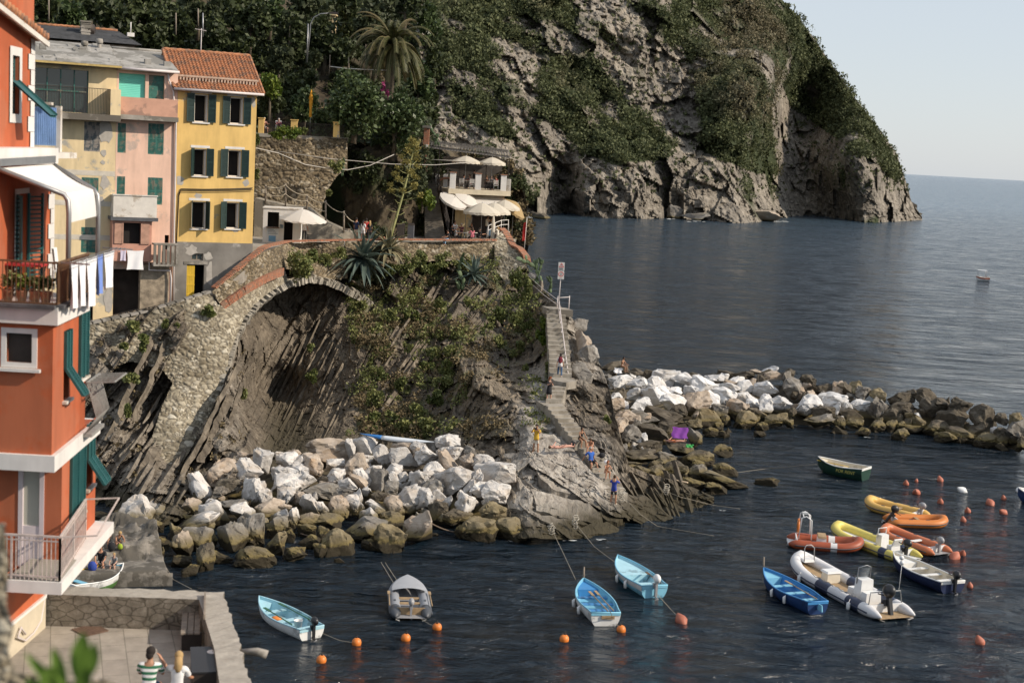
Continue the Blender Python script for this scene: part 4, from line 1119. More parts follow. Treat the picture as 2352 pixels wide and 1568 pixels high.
    r=MB();r.bar(Uw(-4,ztop+(tE+4)*sl-.06,.27+o2),Uw(tE+.3,ztop-.3*sl-.06,.27+o2),.06,.12);r.build('verge_board',M_OFFW,rr)
    c=MB();ch=at(14,20,D=36);c.bx(ch.x-.35,ch.x+.3,ch.y,ch.y+.7,ztop,ztop+3.5);c.build('chimney',M_OFFW,rr)
    # upper window with propped shutter
    f=MB();o=o2
    def uframe(mbx,rc,o,f_=.16,d=.03):
        a,b,c,d_=rc
        for (p,r2,s,t) in ((a-f_,a,c-f_,d_+f_),(b,b+f_,c-f_,d_+f_),(a,b,d_,d_+f_),(a,b,c-f_,c)):
            mbx.poly([Uw(p,s,o+d),Uw(r2,s,o+d),Uw(r2,t,o+d),Uw(p,t,o+d)])
    uframe(f,wU,o2,.2);fo=f.build('window',M_WHITE,H)
    s=MB();a,b,c,d=wU
    for k in range(14):z=lerp(c,d-.05,k/14);s.bar(Uw(a,z,o2-.12),Uw(b,z,o2-.12),.1,.03)
    s.bar(Uw(a+.05,c,o2-.1),Uw(a+.05,d,o2-.1),.05,.09);s.bar(Uw(b-.05,c,o2-.1),Uw(b-.05,d,o2-.1),.05,.09);s.build('shutter',M_TEAL,fo)
    s=MB();zm=lerp(c,d,.58);s.poly([Uw(a,zm,o2),Uw(b,zm,o2),Uw(b+.15,zm-.75,o2+.85),Uw(a+.15,zm-.75,o2+.85)]);s.poly([Uw(a,zm-.05,o2),Uw(a+.15,zm-.8,o2+.85),Uw(b+.15,zm-.8,o2+.85),Uw(b,zm-.05,o2)])
    s.bar(Uw(b,zm,o2),Uw(b+.15,zm-.75,o2+.85),.06,.08);s.build('propped_flap',M_TEAL,fo)
    # door to the balcony
    f=MB();uframe(f,dU,0,.12);fo=f.build('door',M_WHITE,H)
    s=MB();a,b,c,d=dU;s.poly([Uw(a,c,-.2),Uw(b,c,-.2),Uw(b,d,-.2),Uw(a,d,-.2)]);s.build('curtain',M_OFFW,fo)
    for tt,sg in ((a,-1),(b,1)):
        s=MB();w_=.55
        for k in range(22):z=lerp(c+.05,d-.08,k/21);s.bar(Uw(tt,z,.06),Uw(tt+sg*w_*.75,z,.06+w_*.35),.05,.035)
        for q_ in (0,1):s.bar(Uw(tt+sg*w_*.75*q_,c,.06+w_*.35*q_),Uw(tt+sg*w_*.75*q_,d,.06+w_*.35*q_),.05,.07)
        s.build('shutter',M_TEAL,fo)
    # front small window
    f=MB();a,b,c,d=fw;k=.11
    for (p,r2,s_,t) in ((a-k,a,c-k,d+k),(b,b+k,c-k,d+k),(a,b,d,d+k),(a,b,c-k,c)):f.bx(p,r2,yc-.03,yc+.06,s_,t)
    f.bx(a-.2,b+.2,yc-.12,yc-.032,c-.19,c-.12);fo=f.build('window',M_WHITE,H)
    s=MB();s.poly([(a,yc+.1,c),(b,yc+.1,c),(b,yc+.1,d),(a,yc+.1,d)]);s.build('pane',M_DIM,fo)
    # side shutters
    def side_shut(rc,prop):
        a,b,c,d=rc;out=Vector((side.y,-side.x,0));s=MB()
        n=26
        zl=c if not prop else lerp(c,d,.45)
        for k in range(n):
            z=lerp(zl+.05,d-.05,k/(n-1));s.bar(S(a,z)+out*.03,S(b,z)+out*.03,.05,.035)
        for q in (a,(a+b)/2,b):s.bar(S(q,zl)+out*.04,S(q,d)+out*.04,.07,.06)
        so_=s.build('shutter',M_TEAL,H)
        if prop:
            s=MB()
            for q in (0,1):
                aa=lerp(a,b,q*.5);bb=lerp(a,b,q*.5+.48)
                h0=zl;dz,dx=-(zl-c)*.82,(zl-c)*.55
                for k in range(14):
                    t=k/13;s.bar(S(aa,h0+dz*t)+out*(.05+dx*t),S(bb,h0+dz*t)+out*(.05+dx*t),.05,.04)
                for e_ in (aa,bb):s.bar(S(e_,h0)+out*.05,S(e_,h0+dz)+out*(.05+dx),.05,.06)
            s.build('propped_flap',M_TEAL,so_)
        s=MB();s.bar(S(a-.1,c-.04)+out*.04,S(b+.1,c-.04)+out*.04,.12,.06);s.build('sill',M_OFFW,H)
    side_shut(sw[0],True);side_shut(sw[1],False);side_shut(lw[0],False);side_shut(lw[1],True)
    # lower white door
    f=MB();a,b,c,d=drz;f.bx(a,a+.1,yl-.02,yl+.12,c,d);f.bx(b-.1,b,yl-.02,yl+.12,c,d);f.bx(a+.1,b-.1,yl,yl+.1,d-.1,d);f.bx(a+.1,b-.1,yl,yl+.1,c,c+.95);fo=f.build('door',paint('lilac_white',(0.62,0.55,0.56),.5,.05,2),H)
    s=MB();s.poly([(a+.1,yl+.05,c+.95),(b-.1,yl+.05,c+.95),(b-.1,yl+.05,d-.1),(a+.1,yl+.05,d-.1)]);s.build('pane',M_FROST,fo)
    # lower balcony: slab and railing
    BR=at(141,1352,D=29.3);xr=BR.x;zs=at(141,1338,D=29.3).z;zsb=at(141,1366,D=29.3).z;xs0=at(12,1350,D=29.3).x
    f=MB();e=S(hit(220,1190)[0] if hit(220,1190)[0]<8 else tf2,0)
    yb=29.3
    f.poly([(xs0,yb,zsb),(xr,yb,zsb),(xr,yb,zs),(xs0,yb,zs)]);f.poly([(xr,yb,zsb),(e.x+.45,e.y,zsb),(e.x+.45,e.y,zs),(xr,yb,zs)])
    f.poly([(xs0,yb,zs),(xr,yb,zs),(e.x+.45,e.y,zs),(xs0,e.y,zs)]);f.poly([(xs0,yb,zsb),(xs0,e.y,zsb),(e.x+.45,e.y,zsb),(xr,yb,zsb)])
    fo=f.build('balcony',M_WHITE,H)
    f=MB();f.poly([(xs0,yb+.06,zs+.006),(xr-.06,yb+.06,zs+.006),(xr-.2,yl+.1,zs+.006),(xs0,yl+.1,zs+.006)]);f.build('balcony_floor',M_PAVE,fo)
    f=MB();h=.98;rt=Vector((xr-.06,yb+.06,zs));le=Vector((xs0-3,yb+.06,zs));bk=Vector((xr-.5,yb+3.3,zs))
    for p,q,n in ((le,rt,44),(rt,bk,22)):
        f.bar(p+Vector((0,0,h)),q+Vector((0,0,h)),.045);f.bar(p+Vector((0,0,h-.1)),q+Vector((0,0,h-.1)),.025);f.bar(p+Vector((0,0,.1)),q+Vector((0,0,.1)),.03)
        for k in range(n+1):c=p.lerp(q,k/n);f.bar(c+Vector((0,0,.02)),c+Vector((0,0,h-.02)),.018 if k%11 else .04)
    out=Vector((.75,.1,.05))
    for p,q in ((rt,bk),):
        f.bar(p+Vector((0,0,h)),p+Vector((0,0,h))+out,.03);f.bar(q+Vector((0,0,h)),q+Vector((0,0,h))+out,.03);f.bar(p+Vector((0,0,h))+out,q+Vector((0,0,h))+out,.03)
    f.build('railing',M_RUST,fo)
    # upper balcony railing
    f=MB();p0=Vector((XL,yc-.1,z1t));p1=Vector((xc+.1,yc-.1,z1t));p2=S(tf,z1t)+Vector((.1,0,0));h=.95
    for p,q,n in ((p0,p1,66),(p1,p2,40)):
        f.bar(p+Vector((0,0,h)),q+Vector((0,0,h)),.045,.04);f.bar(p+Vector((0,0,.08)),q+Vector((0,0,.08)),.03)
        for k in range(n+1):c=p.lerp(q,k/n);f.bar(c,c+Vector((0,0,h)),.016)
    f.build('railing',M_BWOOD,H)
    f=MB()
    for p,q in ((p0,p1),(p1,p2)):f.bar(p+Vector((0,0,.02)),q+Vector((0,0,.02)),.3,.07)
    f.build('slab_edge',M_SLATE,H)
    # awning on two posts
    aw=MB();zA=at(60,392,D=31.6).z
    fa,fb=at(147,447,D=31.0),at(216,436,D=34.0)
    ia,ib=Uw(hitU(0,405)[0]-.4,zA+.06,.05),Uw(LU-.3,zA+.1,.05)
    aw.smooth=True
    def can(s,t):
        a=ia.lerp(ib,s);b=fa.lerp(fb,s);p=a.lerp(b,min(1,t/.78));
        p.z -= .12*math.sin(min(1,t/.78)*3.14)*.5
        if t>.78:p=b+Vector((.08,-.02,0))*math.sin((t-.78)/.22*1.57)+Vector((0,0,-.62*(t-.78)/.22))
        return p
    aw.grid(14,26,can);ao=aw.build('awning',paint('white_awning',(0.70,0.68,0.65),.8,.05,2),H)
    f=MB()
    for (pp,fz) in ((fa,z1t),(fb,z1t)):
        a=ia if pp is fa else ib
        f.tube([a,pp+(a-pp)*.12,pp,pp+Vector((.09,-.02,-.12)),pp+Vector((.12,-.03,-.4)),Vector((pp.x+.12,pp.y-.03,fz))],.055,8)
    f.bar(ia+Vector((0,0,.12)),ib+Vector((0,0,.12)),.16,.16);f.build('awning_frame',M_METAL,ao)
    # blue side balcony high up
    q=MB();c0=at(80,330,D=35.5);c1=at(127,330,D=36.2);zt_,zb_=at(100,246,D=35.8).z,at(100,334,D=35.8).z
    for k in range(12):p=c0.lerp(c1,k/11);q.bx(p.x-.06,p.x+.06,p.y,p.y+.02,zb_,zt_)
    q.build('blue_panel',paint('blue_panel',(0.22,0.36,0.62),.6,.2,3),H)
    q=MB();q.bx(c1.x-.0,c1.x+.14,c1.y-.05,c1.y+.08,zb_-.15,zt_+.05);q.bx(c0.x-.4,c1.x+.3,c0.y-.15,c1.y+.8,zb_-.3,zb_-.16);q.bx(c0.x-.3,c1.x+.14,c0.y-.06,c0.y+.1,zt_+.052,zt_+.12);q.build('side_balcony',M_OFFW,H)
    # iron balcony on the far part of the side wall
    q=MB();t0=tf;zc,zd=at(205,825,D=35.8).z,at(205,935,D=35.8).z;out=Vector((side.y,-side.x,0))
    a,b=S(tf-.3,0),S(tf+1.0,0)
    for k in range(13):
        p=a.lerp(b,k/12)+out*.12;q.tube([p+Vector((0,0,zd)),p+out*.28+Vector((0,0,lerp(zd,zc,.35))),p+out*.05+Vector((0,0,zc))],.014,5)
    q.bar(a+out*.17+Vector((0,0,zc)),b+out*.17+Vector((0,0,zc)),.05);q.bar(a+out*.15+Vector((0,0,zd)),b+out*.15+Vector((0,0,zd)),.3,.08)
    for k in range(6):p=a.lerp(b,k/5);q.bar(p+out*.17+Vector((0,0,zc)),p+out*.8+Vector((0,0,zc+.05)),.03)
    q.bar(a+out*.8+Vector((0,0,zc+.05)),b+out*.8+Vector((0,0,zc+.05)),.03)
    q.build('iron_balcony',paint('grey_iron',(.26,.25,.23),.6,.2,6),H)
    # ground floor: cream skirting with a white top edge, drooping cable
    q=MB();zk=9.98
    q.poly([(gx-.35+.03,24,zg-2),(gx+.03,32.53,zg-2),(gx+.03,32.53,zk),(gx-.35+.03,24,zk)]);q.poly([(gx+.03,32.53,zg-2),(gx-1,32.53,zg-2),(gx-1,32.53,zk),(gx+.03,32.53,zk)])
    sk=q.build('skirting',paint('cream_skirting',(0.55,0.48,0.36),.85,.1,2),H)
    q=MB();q.bar((gx-.32,24,zk),(gx+.03,32.5,zk),.06,.07);q.bar((gx+.0,32.5,zk),(gx+.0,32.5,zsb),.1,.1);q.build('skirting_edge',M_WHITE,sk)
    q=MB();L=[]
    for u,v in ((97,1370),(88,1425),(72,1452),(52,1470),(34,1462),(42,1440),(52,1455)):
        d=ray(u,v);k=(gx+.0-.04)/d.x;p=CAM+d*k;L.append(p+Vector((.06,0,0)))
    q.tube(L,.025,6);q.build('cable',M_PIPE,H)
    return dict(S=S,z1t=z1t,tf=tf,zg=zg,yl=yl,xc=xc,yc=yc,side=side,zs=zs)
RH=red_house()
# ------------------------------------------------------------------ courtyard by the sea wall
def courtyard():
    zf,zt=9.2,9.98
    fl=[at(60,1420,z=zf),at(470,1430,z=zf),at(520,1640,z=zf),at(-60,1640,z=zf),at(-60,1500,z=zf)]
    m,nt,b=newmat('stone_flags');p=world_pos(nt)
    br=N(nt,'ShaderNodeTexBrick');br.inputs['Scale'].default_value=1.0;br.inputs['Mortar Size'].default_value=.012;br.inputs['Brick Width'].default_value=.95;br.inputs['Row Height'].default_value=.55
    br.inputs['Color1'].default_value=(.36,.325,.28,1);br.inputs['Color2'].default_value=(.30,.27,.235,1);br.inputs['Mortar'].default_value=(.2,.18,.15,1)
    nt.links.new(mapping(nt,p,(1,1,1),(0,0,R(72))),br.inputs['Vector'])
    c=mixc(nt,1.0,br.outputs[0],ramp(nt,noisef(nt,p,2.2,6,.65),[(.3,(.75,.74,.72)),(.7,(1.15,1.13,1.1))]),'MULTIPLY');nt.links.new(c,b.inputs['Base Color']);b.inputs['Roughness'].default_value=.9
    ground('courtyard',fl,m,1.0)
    O=[at(60,1341,z=zt),at(148,1346,z=zt),at(513,1359,z=zt),at(548,1470,z=zt),at(575,1575,z=zt),at(600,1660,z=zt)]
    I=[at(40,1360,z=zt),at(112,1364,z=zt),at(457,1376,z=zt),at(492,1488,z=zt),at(505,1575,z=zt),at(515,1660,z=zt)]
    mb=MB();n=26
    for k in range(len(O)-1):
        for j in range(n):
            a,b_=j/n,(j+1)/n
            q=[]
            for s in (a,b_):
                o=O[k].lerp(O[k+1],s);i=I[k].lerp(I[k+1],s)
                e=fbm(o,2.2,4)*.10;hz=fbm(o,3,3)*.025
                nrm=(o-i);nrm.z=0;nrm.normalize()
                o2=o+nrm*e
                q.append([Vector((i.x,i.y,zf-.3)),i+Vector((0,0,hz*.5)),(i+o2)/2+Vector((0,0,fbm((i+o2)/2,4,3)*.02)),o2+Vector((0,0,hz)),Vector((o2.x,o2.y,-2))+nrm*.3])
            for r in range(4):mb.poly([q[0][r],q[1][r],q[1][r+1],q[0][r+1]])
    m2,nt,b=newmat('sea_wall_stone');p=world_pos(nt)
    ge=N(nt,'ShaderNodeNewGeometry');sp=N(nt,'ShaderNodeSeparateXYZ');nt.links.new(ge.outputs['Normal'],sp.inputs[0])
    vo=N(nt,'ShaderNodeTexVoronoi',feature='DISTANCE_TO_EDGE');vo.inputs['Scale'].default_value=3.2;nt.links.new(mapping(nt,p,(1,1,1.8)),vo.inputs['Vector'])
    st=ramp(nt,noisef(nt,p,3.5,6,.7),[(.3,(.09,.078,.06)),(.55,(.2,.175,.14)),(.75,(.33,.3,.25))])
    st=mixc(nt,1,st,ramp(nt,vo.outputs[0],[(0,(.35,.33,.3)),(.08,(1,1,1))]),'MULTIPLY')
    tp=ramp(nt,noisef(nt,p,2.6,7,.7),[(.3,(.25,.225,.19)),(.7,(.42,.385,.33))])
    gt=N(nt,'ShaderNodeMath',operation='GREATER_THAN');gt.inputs[1].default_value=.6;nt.links.new(sp.outputs[2],gt.inputs[0])
    nt.links.new(mixc(nt,gt.outputs[0],st,tp),b.inputs['Base Color']);b.inputs['Roughness'].default_value=.92
    bump(nt,b,noisef(nt,p,9,6,.7),.5,.03)
    tag(mb.build('courtyard_wall',m2),'thick concrete topped stone parapet around the small paved courtyard','parapet')
    # grate, bench, barrel, dark locker
    c=at(207,1446,z=zf+.02);g=MB()
    for k in range(9):g.bar((-.3,-.3+.075*k,0),(.3,-.3+.075*k,0),.035,.015);g.bar((-.3+.075*k,-.3,.004),(-.3+.075*k,.3,.004),.02,.015)
    tag(g.build('drain_grate',paint('rust_grate',(.16,.10,.07),.8,.3,8),None,c,(0,0,R(48))),'rusty square drain grate set in the courtyard paving','grate')
    c=at(440,1468,z=zf);B=thing('wooden_bench','weathered plank bench against the right wall of the courtyard','bench',c,R(12))
    g=MB()
    for k in range(3):g.bx(-.24+.15*k,-.11+.15*k,-.85,.85,.42,.46)
    g.build('seat',M_WOOD,B);g=MB()
    for k in range(2):g.bx(.26,.3,-.85,.85,.62+.16*k,.74+.16*k)
    g.build('backrest',M_WOOD,B)
    for y in (-.7,.7):g=MB();g.bx(-.22,.24,y-.04,y+.04,0,.418);g.build('leg',M_IRON,B)
    c=at(468,1580,z=zf);K=thing('dark_locker','black storage locker standing by the courtyard sea wall','locker',c,R(14));g=MB();g.bx(-.27,.27,-.75,.75,0,.62);g.build('body',M_IRON,K);g=MB();g.bx(-.29,.29,-.77,.77,.622,.66);g.build('lid',paint('black_lid',(.02,.02,.022),.5,.2,4),K)
    c=at(488,1562,z=zf);K=thing('orange_barrel','orange life ring barrel beside the black locker','barrel',c);g=MB();g.lathe([(.02,0),(.13,0),(.15,.1),(.15,.52),(.13,.62),(.02,.62)],14);g.build('drum',paint('orange_plastic',(.62,.17,.03),.5,.1,3),K);g=MB();g.lathe([(.14,.621),(.14,.66),(.02,.67)],14);g.build('lid',M_WHITE,K)
    c=at(578,1498,z=9.9);g=MB();g.tube([(-.25,.05,.0),(.12,0,.03),(.34,0,-.03)],[.05,.09,.1],9);tag(g.build('stone_spout',M_CONC,None,c),'short pale stone spout sticking out of the parapet edge','spout')
    c=at(338,1437,z=zf);g=MB();g.ball((0,0,.15),.2,9,(1.1,.8,.8));tag(g.build('blue_bag',paint('dark_blue_cloth',(.03,.06,.12),.8,.2,6),None,c),'small dark blue bag left at the foot of the courtyard back wall','bag')
courtyard()

# ------------------------------------------------------------------ quay on the left
def quay():
    mb=MB();n=60
    m=paint('quay_rock',(.17,.152,.128),.92,.5,2.2,bmp=.8,dirt=(.085,.075,.06),dirt_amt=.4)
    c0,c1=at(120,1352,z=0),at(396,1345,z=0)
    def fn(s,t):
        p=c0.lerp(c1,s);
        if t<.12:return Vector((p.x,p.y,-1+1.7*t/.12))+Vector((0,0,.05))*fbm(p,1,3)
        q=(t-.12)/.88;y=p.y+q*7.5;
        h=.72+(0 if q<.22 else (q-.22)*.55)+fbm((p.x,y,0),.6,4)*(.06+.4*sstep(.2,.35,q))+facet((p.x,y,0),1.1,.5,.3)*.7*sstep(.2,.35,q)+(layer(y+fbm((p.x,y,0),.5,3),.8)-.5)*.25*sstep(.2,.4,q)
        if s>.97:h=-.8
        return Vector((p.x-q*2.6,y,h))
    mb.smooth=True;mb.grid(70,60,fn);tag(mb.build('quay',m),kind='structure')
quay()

# ------------------------------------------------------------------ boulders
def rock_colour(name,lo,mid,hi,stain,wetz=.9,rndv=.16):
    m,nt,b=newmat(name);p=obj_pos(nt);wp=world_pos(nt)
    oi=N(nt,'ShaderNodeObjectInfo');ad=N(nt,'ShaderNodeVectorMath',operation='ADD')
    sc_=N(nt,'ShaderNodeVectorMath',operation='SCALE');sc_.inputs['Scale'].default_value=30
    cmb=N(nt,'ShaderNodeCombineXYZ');nt.links.new(oi.outputs['Random'],cmb.inputs[0]);nt.links.new(cmb.outputs[0],sc_.inputs[0])
    nt.links.new(p,ad.inputs[0]);nt.links.new(sc_.outputs[0],ad.inputs[1]);v=ad.outputs[0]
    f=noisef(nt,v,1.8,8,.68,.4);c=ramp(nt,f,[(.3,lo),(.5,mid),(.66,hi)])
    s=noisef(nt,v,.8,4,.6);c=mixc(nt,ramp(nt,s,[(.5,(0,0,0)),(.72,(.8,.8,.8))]),c,stain)
    hs=N(nt,'ShaderNodeHueSaturation');mr=N(nt,'ShaderNodeMapRange');mr.inputs[3].default_value=1-rndv;mr.inputs[4].default_value=1+rndv*.6
    nt.links.new(oi.outputs['Random'],mr.inputs[0]);nt.links.new(mr.outputs[0],hs.inputs['Value']);nt.links.new(c,hs.inputs['Color']);c=hs.outputs[0]
    sep=N(nt,'ShaderNodeSeparateXYZ');nt.links.new(wp,sep.inputs[0])
    k=N(nt,'ShaderNodeMath',operation='MULTIPLY_ADD');nt.links.new(f,k.inputs[0]);k.inputs[1].default_value=-.9;nt.links.new(sep.outputs[2],k.inputs[2])
    wf=ramp(nt,k.outputs[0],[(0.0,(1,1,1)),(wetz*.45,(.85,.85,.85)),(wetz*.75,(0,0,0))])
    al=ramp(nt,k.outputs[0],[(0.0,(.035,.028,.016)),(.12,(.16,.125,.05)),(wetz*.5,(.15,.125,.08))])
    c=mixc(nt,wf,c,al)
    nt.links.new(c,b.inputs['Base Color']);b.inputs['Roughness'].default_value=.82;b.inputs['Specular IOR Level'].default_value=.25
    bump(nt,b,noisef(nt,v,5,8,.7),.55,.09);return m
RK={'W':rock_colour('white_boulder',(.36,.335,.31),(.52,.495,.465),(.66,.635,.60),(.42,.34,.26)),
      'P':rock_colour('marble_boulder',(.48,.47,.46),(.64,.63,.62),(.76,.75,.74),(.42,.36,.28)),
      'T':rock_colour('tan_boulder',(.25,.20,.155),(.38,.315,.25),(.5,.43,.36),(.36,.25,.16)),
      'G':rock_colour('grey_boulder',(.10,.09,.08),(.19,.175,.155),(.32,.30,.27),(.15,.13,.10)),
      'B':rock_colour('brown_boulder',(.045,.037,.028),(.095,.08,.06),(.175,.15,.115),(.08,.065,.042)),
      'L':rock_colour('ochre_boulder',(.10,.08,.045),(.19,.155,.09),(.29,.24,.155),(.16,.12,.06))}
def rock_shape(seed):
    r=random.Random(seed);bm=bmesh.new();n=r.randint(11,17)
    for k in range(n):
        p=Vector((r.gauss(0,1),r.gauss(0,1),r.gauss(0,1))).normalized()
        q=max(abs(p.x),abs(p.y),abs(p.z));bm.verts.new(p.lerp(p/q,r.uniform(.2,.8))*r.uniform(.8,1.05))
    h=bmesh.ops.convex_hull(bm,input=bm.verts[:])
    bmesh.ops.delete(bm,geom=[v for v in bm.verts if not v.link_faces],context='VERTS')
    bmesh.ops.dissolve_limit(bm,angle_limit=R(14),verts=bm.verts[:],edges=bm.edges[:])
    bmesh.ops.bevel(bm,geom=bm.edges[:],offset=.07,segments=2,profile=.6,affect='EDGES',clamp_overlap=True)
    bmesh.ops.triangulate(bm,faces=bm.faces[:])
    for _ in range(3):
        E=[e for e in bm.edges if e.calc_length()>.2]
        if not E:break
        bmesh.ops.subdivide_edges(bm,edges=E,cuts=1);bmesh.ops.triangulate(bm,faces=bm.faces[:])
    for v in bm.verts:
        q=v.co+Vector((seed*3.7,0,0));v.co *= 1+fbm(q,1.5,3)*.05+facet(q,1.9,.35,.12)+fbm(q,6,3)*.012
    mx=[max(abs(v.co[i]) for v in bm.verts) for i in range(3)]
    for v in bm.verts:v.co=Vector((v.co.x/mx[0],v.co.y/mx[1],v.co.z/mx[2]))
    me=bpy.data.meshes.new('boulder');bm.to_mesh(me);bm.free();me.materials.append(None)
    me.polygons.foreach_set('use_smooth',[False]*len(me.polygons));return me
SHAPES={k:[] for k in RK}
for i in range(16):
    base=rock_shape(i+1)
    for k in RK:
        me=base.copy();me.materials[0]=RK[k];SHAPES[k].append(me)
CW={'W':'white','P':'bright white','T':'tan stained','G':'grey','B':'dark brown','L':'ochre'}
def boulder(u,v,w,h,t,D,flat=1.0):
    me=SHAPES[t][rnd.randrange(16)]
    o=link('boulder',me);s=px(D)*.5*1.36
    c=at(u,v,D=D+.25*w*px(D))
    if w>20 and D<130 and c.z<.34*h*px(D) and v<1235 or (u<1215 and c.z<.34*h*px(D) and D<90):c=at(u,v,z=.34*h*px(D))
    o.scale=(w*s,(w+h)*.5*s,h*s)
    o.location=c;o.rotation_euler=(rnd.uniform(-.18,.18),rnd.uniform(-.25,.25),rnd.choice([0,math.pi])+rnd.uniform(-.3,.3))
    return o
def pile(rows,place,group,surf):
    """rows: list of (u, v, w, h, type); labels give colour, size and place in the row"""
    made=[]
    for (u,v,w,h,t) in rows:made.append((u,v,w*h,t,boulder(u,v,w,h,t,surf.one(u,v))))
    bands={}
    for r in made:
        b=place(r[0],r[1]);bands.setdefault((b,r[3]),[]).append(r)
    for (b,t),L in bands.items():
        L.sort(key=lambda r:r[0])
        med=sorted(r[2] for r in L)[len(L)// 2]
        for i,r in enumerate(L):
            sz='big ' if r[2]>med*1.5 else 'small ' if r[2]<med*.6 else ''
            pos=('only one ' if len(L)== 1 else 'leftmost ' if i == 0 else 'rightmost ' if i == len(L)-1 else ordinal(i)+' from left ')
            tag(r[4],'%s%s boulder, %s%s'%(sz,CW[t],pos,b),'boulder',group)
Z3=[(490,890,310,320,'W'),(800,850,380,190,'W'),(1060,980,500,200,'W'),(1185,630,300,250,'W'),(1365,460,300,260,'T'),(1650,460,250,200,'W'),(1800,330,180,200,'W'),
      (2050,350,220,130,'W'),(1990,570,300,150,'W'),(1680,640,160,220,'W'),(1310,890,270,240,'W'),(1080,790,140,150,'T'),(1280,760,110,90,'W'),(1470,780,250,110,'G'),(1580,880,220,180,'W'),
      (1990,690,180,150,'W'),(1810,680,140,150,'W'),(1840,820,230,190,'T'),(2010,910,200,190,'W'),(1670,1050,230,320,'G'),(1920,1010,200,200,'G'),(1890,1160,240,220,'L'),(1450,1120,280,280,'G'),
      (1150,1140,260,240,'G'),(970,1180,180,250,'T'),(870,1050,170,150,'W'),(740,1170,170,130,'L'),(800,1270,210,150,'G'),(950,1340,190,110,'L'),(1200,1330,170,260,'B'),(1050,1430,130,120,'L'),
      (1360,1300,230,100,'L'),(1690,1290,340,180,'B'),(2080,1270,190,130,'B'),(640,1110,170,100,'G'),(490,1090,110,110,'W'),(700,1000,160,120,'W'),(1520,420,110,90,'T'),(1440,590,250,130,'B'),
      (2130,470,180,130,'W'),(1930,470,170,110,'W'),(2000,790,100,60,'T'),(1760,950,110,130,'W'),(1960,290,110,70,'W'),(2080,270,100,70,'T'),(240,890,230,60,'W'),(1610,300,160,90,'T')]
Z4=[(430,205,400,190,'T'),(575,230,90,180,'W'),(700,190,200,160,'W'),(740,310,150,100,'W'),(880,260,160,140,'W'),(1050,210,180,100,'T'),(1070,300,240,170,'W'),(1200,190,110,80,'W'),(1190,240,80,80,'T'),(1460,140,200,110,'W'),
      (1300,290,200,150,'W'),(1480,340,210,160,'T'),(1560,250,180,120,'W'),(1640,330,120,140,'T'),(1780,310,180,90,'W'),(1310,425,210,160,'W'),(1550,500,300,210,'W'),(1880,440,320,180,'W'),(1900,610,210,170,'W'),(1765,580,150,120,'W'),(1660,550,90,130,'W'),(1740,480,80,150,'W'),
      (620,370,200,210,'T'),(250,370,220,170,'T'),(70,330,150,110,'W'),(200,290,120,80,'W'),(60,260,110,70,'T'),(420,355,170,90,'W'),(430,470,180,130,'W'),(190,500,160,150,'W'),(60,450,150,100,'W'),(40,560,130,130,'W'),(320,590,280,170,'G'),(555,545,150,120,'W'),(650,520,160,120,'T'),(690,480,140,160,'W'),
      (690,660,150,180,'W'),(590,710,150,150,'W'),(540,625,190,100,'G'),(460,740,170,180,'T'),(320,750,110,100,'W'),(210,740,140,190,'W'),(120,660,110,100,'T'),(40,650,110,100,'W'),(190,860,170,120,'T'),(380,870,200,130,'B'),(50,850,100,170,'W'),(170,950,160,90,'B'),(20,1000,110,110,'L'),
      (200,1060,160,120,'L'),(330,1010,120,140,'B'),(300,1150,100,130,'L'),(70,1180,150,120,'B'),(490,1090,270,220,'L'),(480,1230,80,40,'L'),(780,430,140,110,'W'),(830,500,170,200,'G'),(960,420,160,120,'W'),(990,490,110,130,'W'),(950,570,110,120,'G'),(1080,470,100,90,'W'),(1190,510,170,160,'W'),
      (1320,560,170,140,'G'),(1385,640,110,110,'W'),(1110,670,240,190,'W'),(1270,670,150,160,'W'),(820,740,160,130,'W'),(980,730,180,160,'T'),(850,640,140,100,'B'),(940,830,180,100,'B'),(760,850,170,170,'W'),(700,960,350,210,'G'),(950,890,190,130,'L'),(970,1040,280,230,'L'),(1310,950,380,330,'T'),
      (1370,780,170,150,'B'),(1500,700,110,130,'W'),(1660,730,190,240,'W'),(1550,820,230,130,'B'),(1880,790,210,180,'L'),(1750,945,290,220,'L'),(2050,960,270,180,'L'),(2090,730,230,150,'G'),(1590,970,110,120,'B'),(760,1090,140,100,'L'),(1420,235,110,70,'W'),(1830,700,90,70,'G'),(2120,860,190,150,'B')]
NS=TPS([(250,1250,72.5),(330,1300,68.8),(430,1332,67),(620,1302,69.6),(800,1282,71.8),(1000,1257,74.6),(1205,1238,76.8),(600,1040,83),(780,1005,87),(1050,1005,85),(1150,1080,80.5),(300,1160,76),(430,1100,79.5),(700,1150,77),(1000,1140,78.5),(480,1200,73.5)])
near=[(188+x/4.02*.9408*1.0,978.4+y/4.02*.9408,w*.234,h*.234,t) for x,y,w,h,t in Z3]+[(658.6+x*.252,978.4+y*.252,w*.252,h*.252,t) for x,y,w,h,t in Z4]
def nplace(u,v):
    wl=pl([(250,1255),(330,1300),(430,1332),(620,1302),(1000,1257),(1205,1238)],u)
    tp=pl([(250,1160),(330,1150),(430,1100),(600,1040),(780,1005),(1050,1005),(1170,1080),(1210,1190)],u)
    k=(v-tp)/(wl-tp)
    return 'along the near pile top' if k<.25 else 'in the near pile upper middle' if k<.5 else 'in the near pile lower middle' if k<.73 else 'at the near pile waterline'
pile(near,nplace,'boulders of the near rock pile',NS)
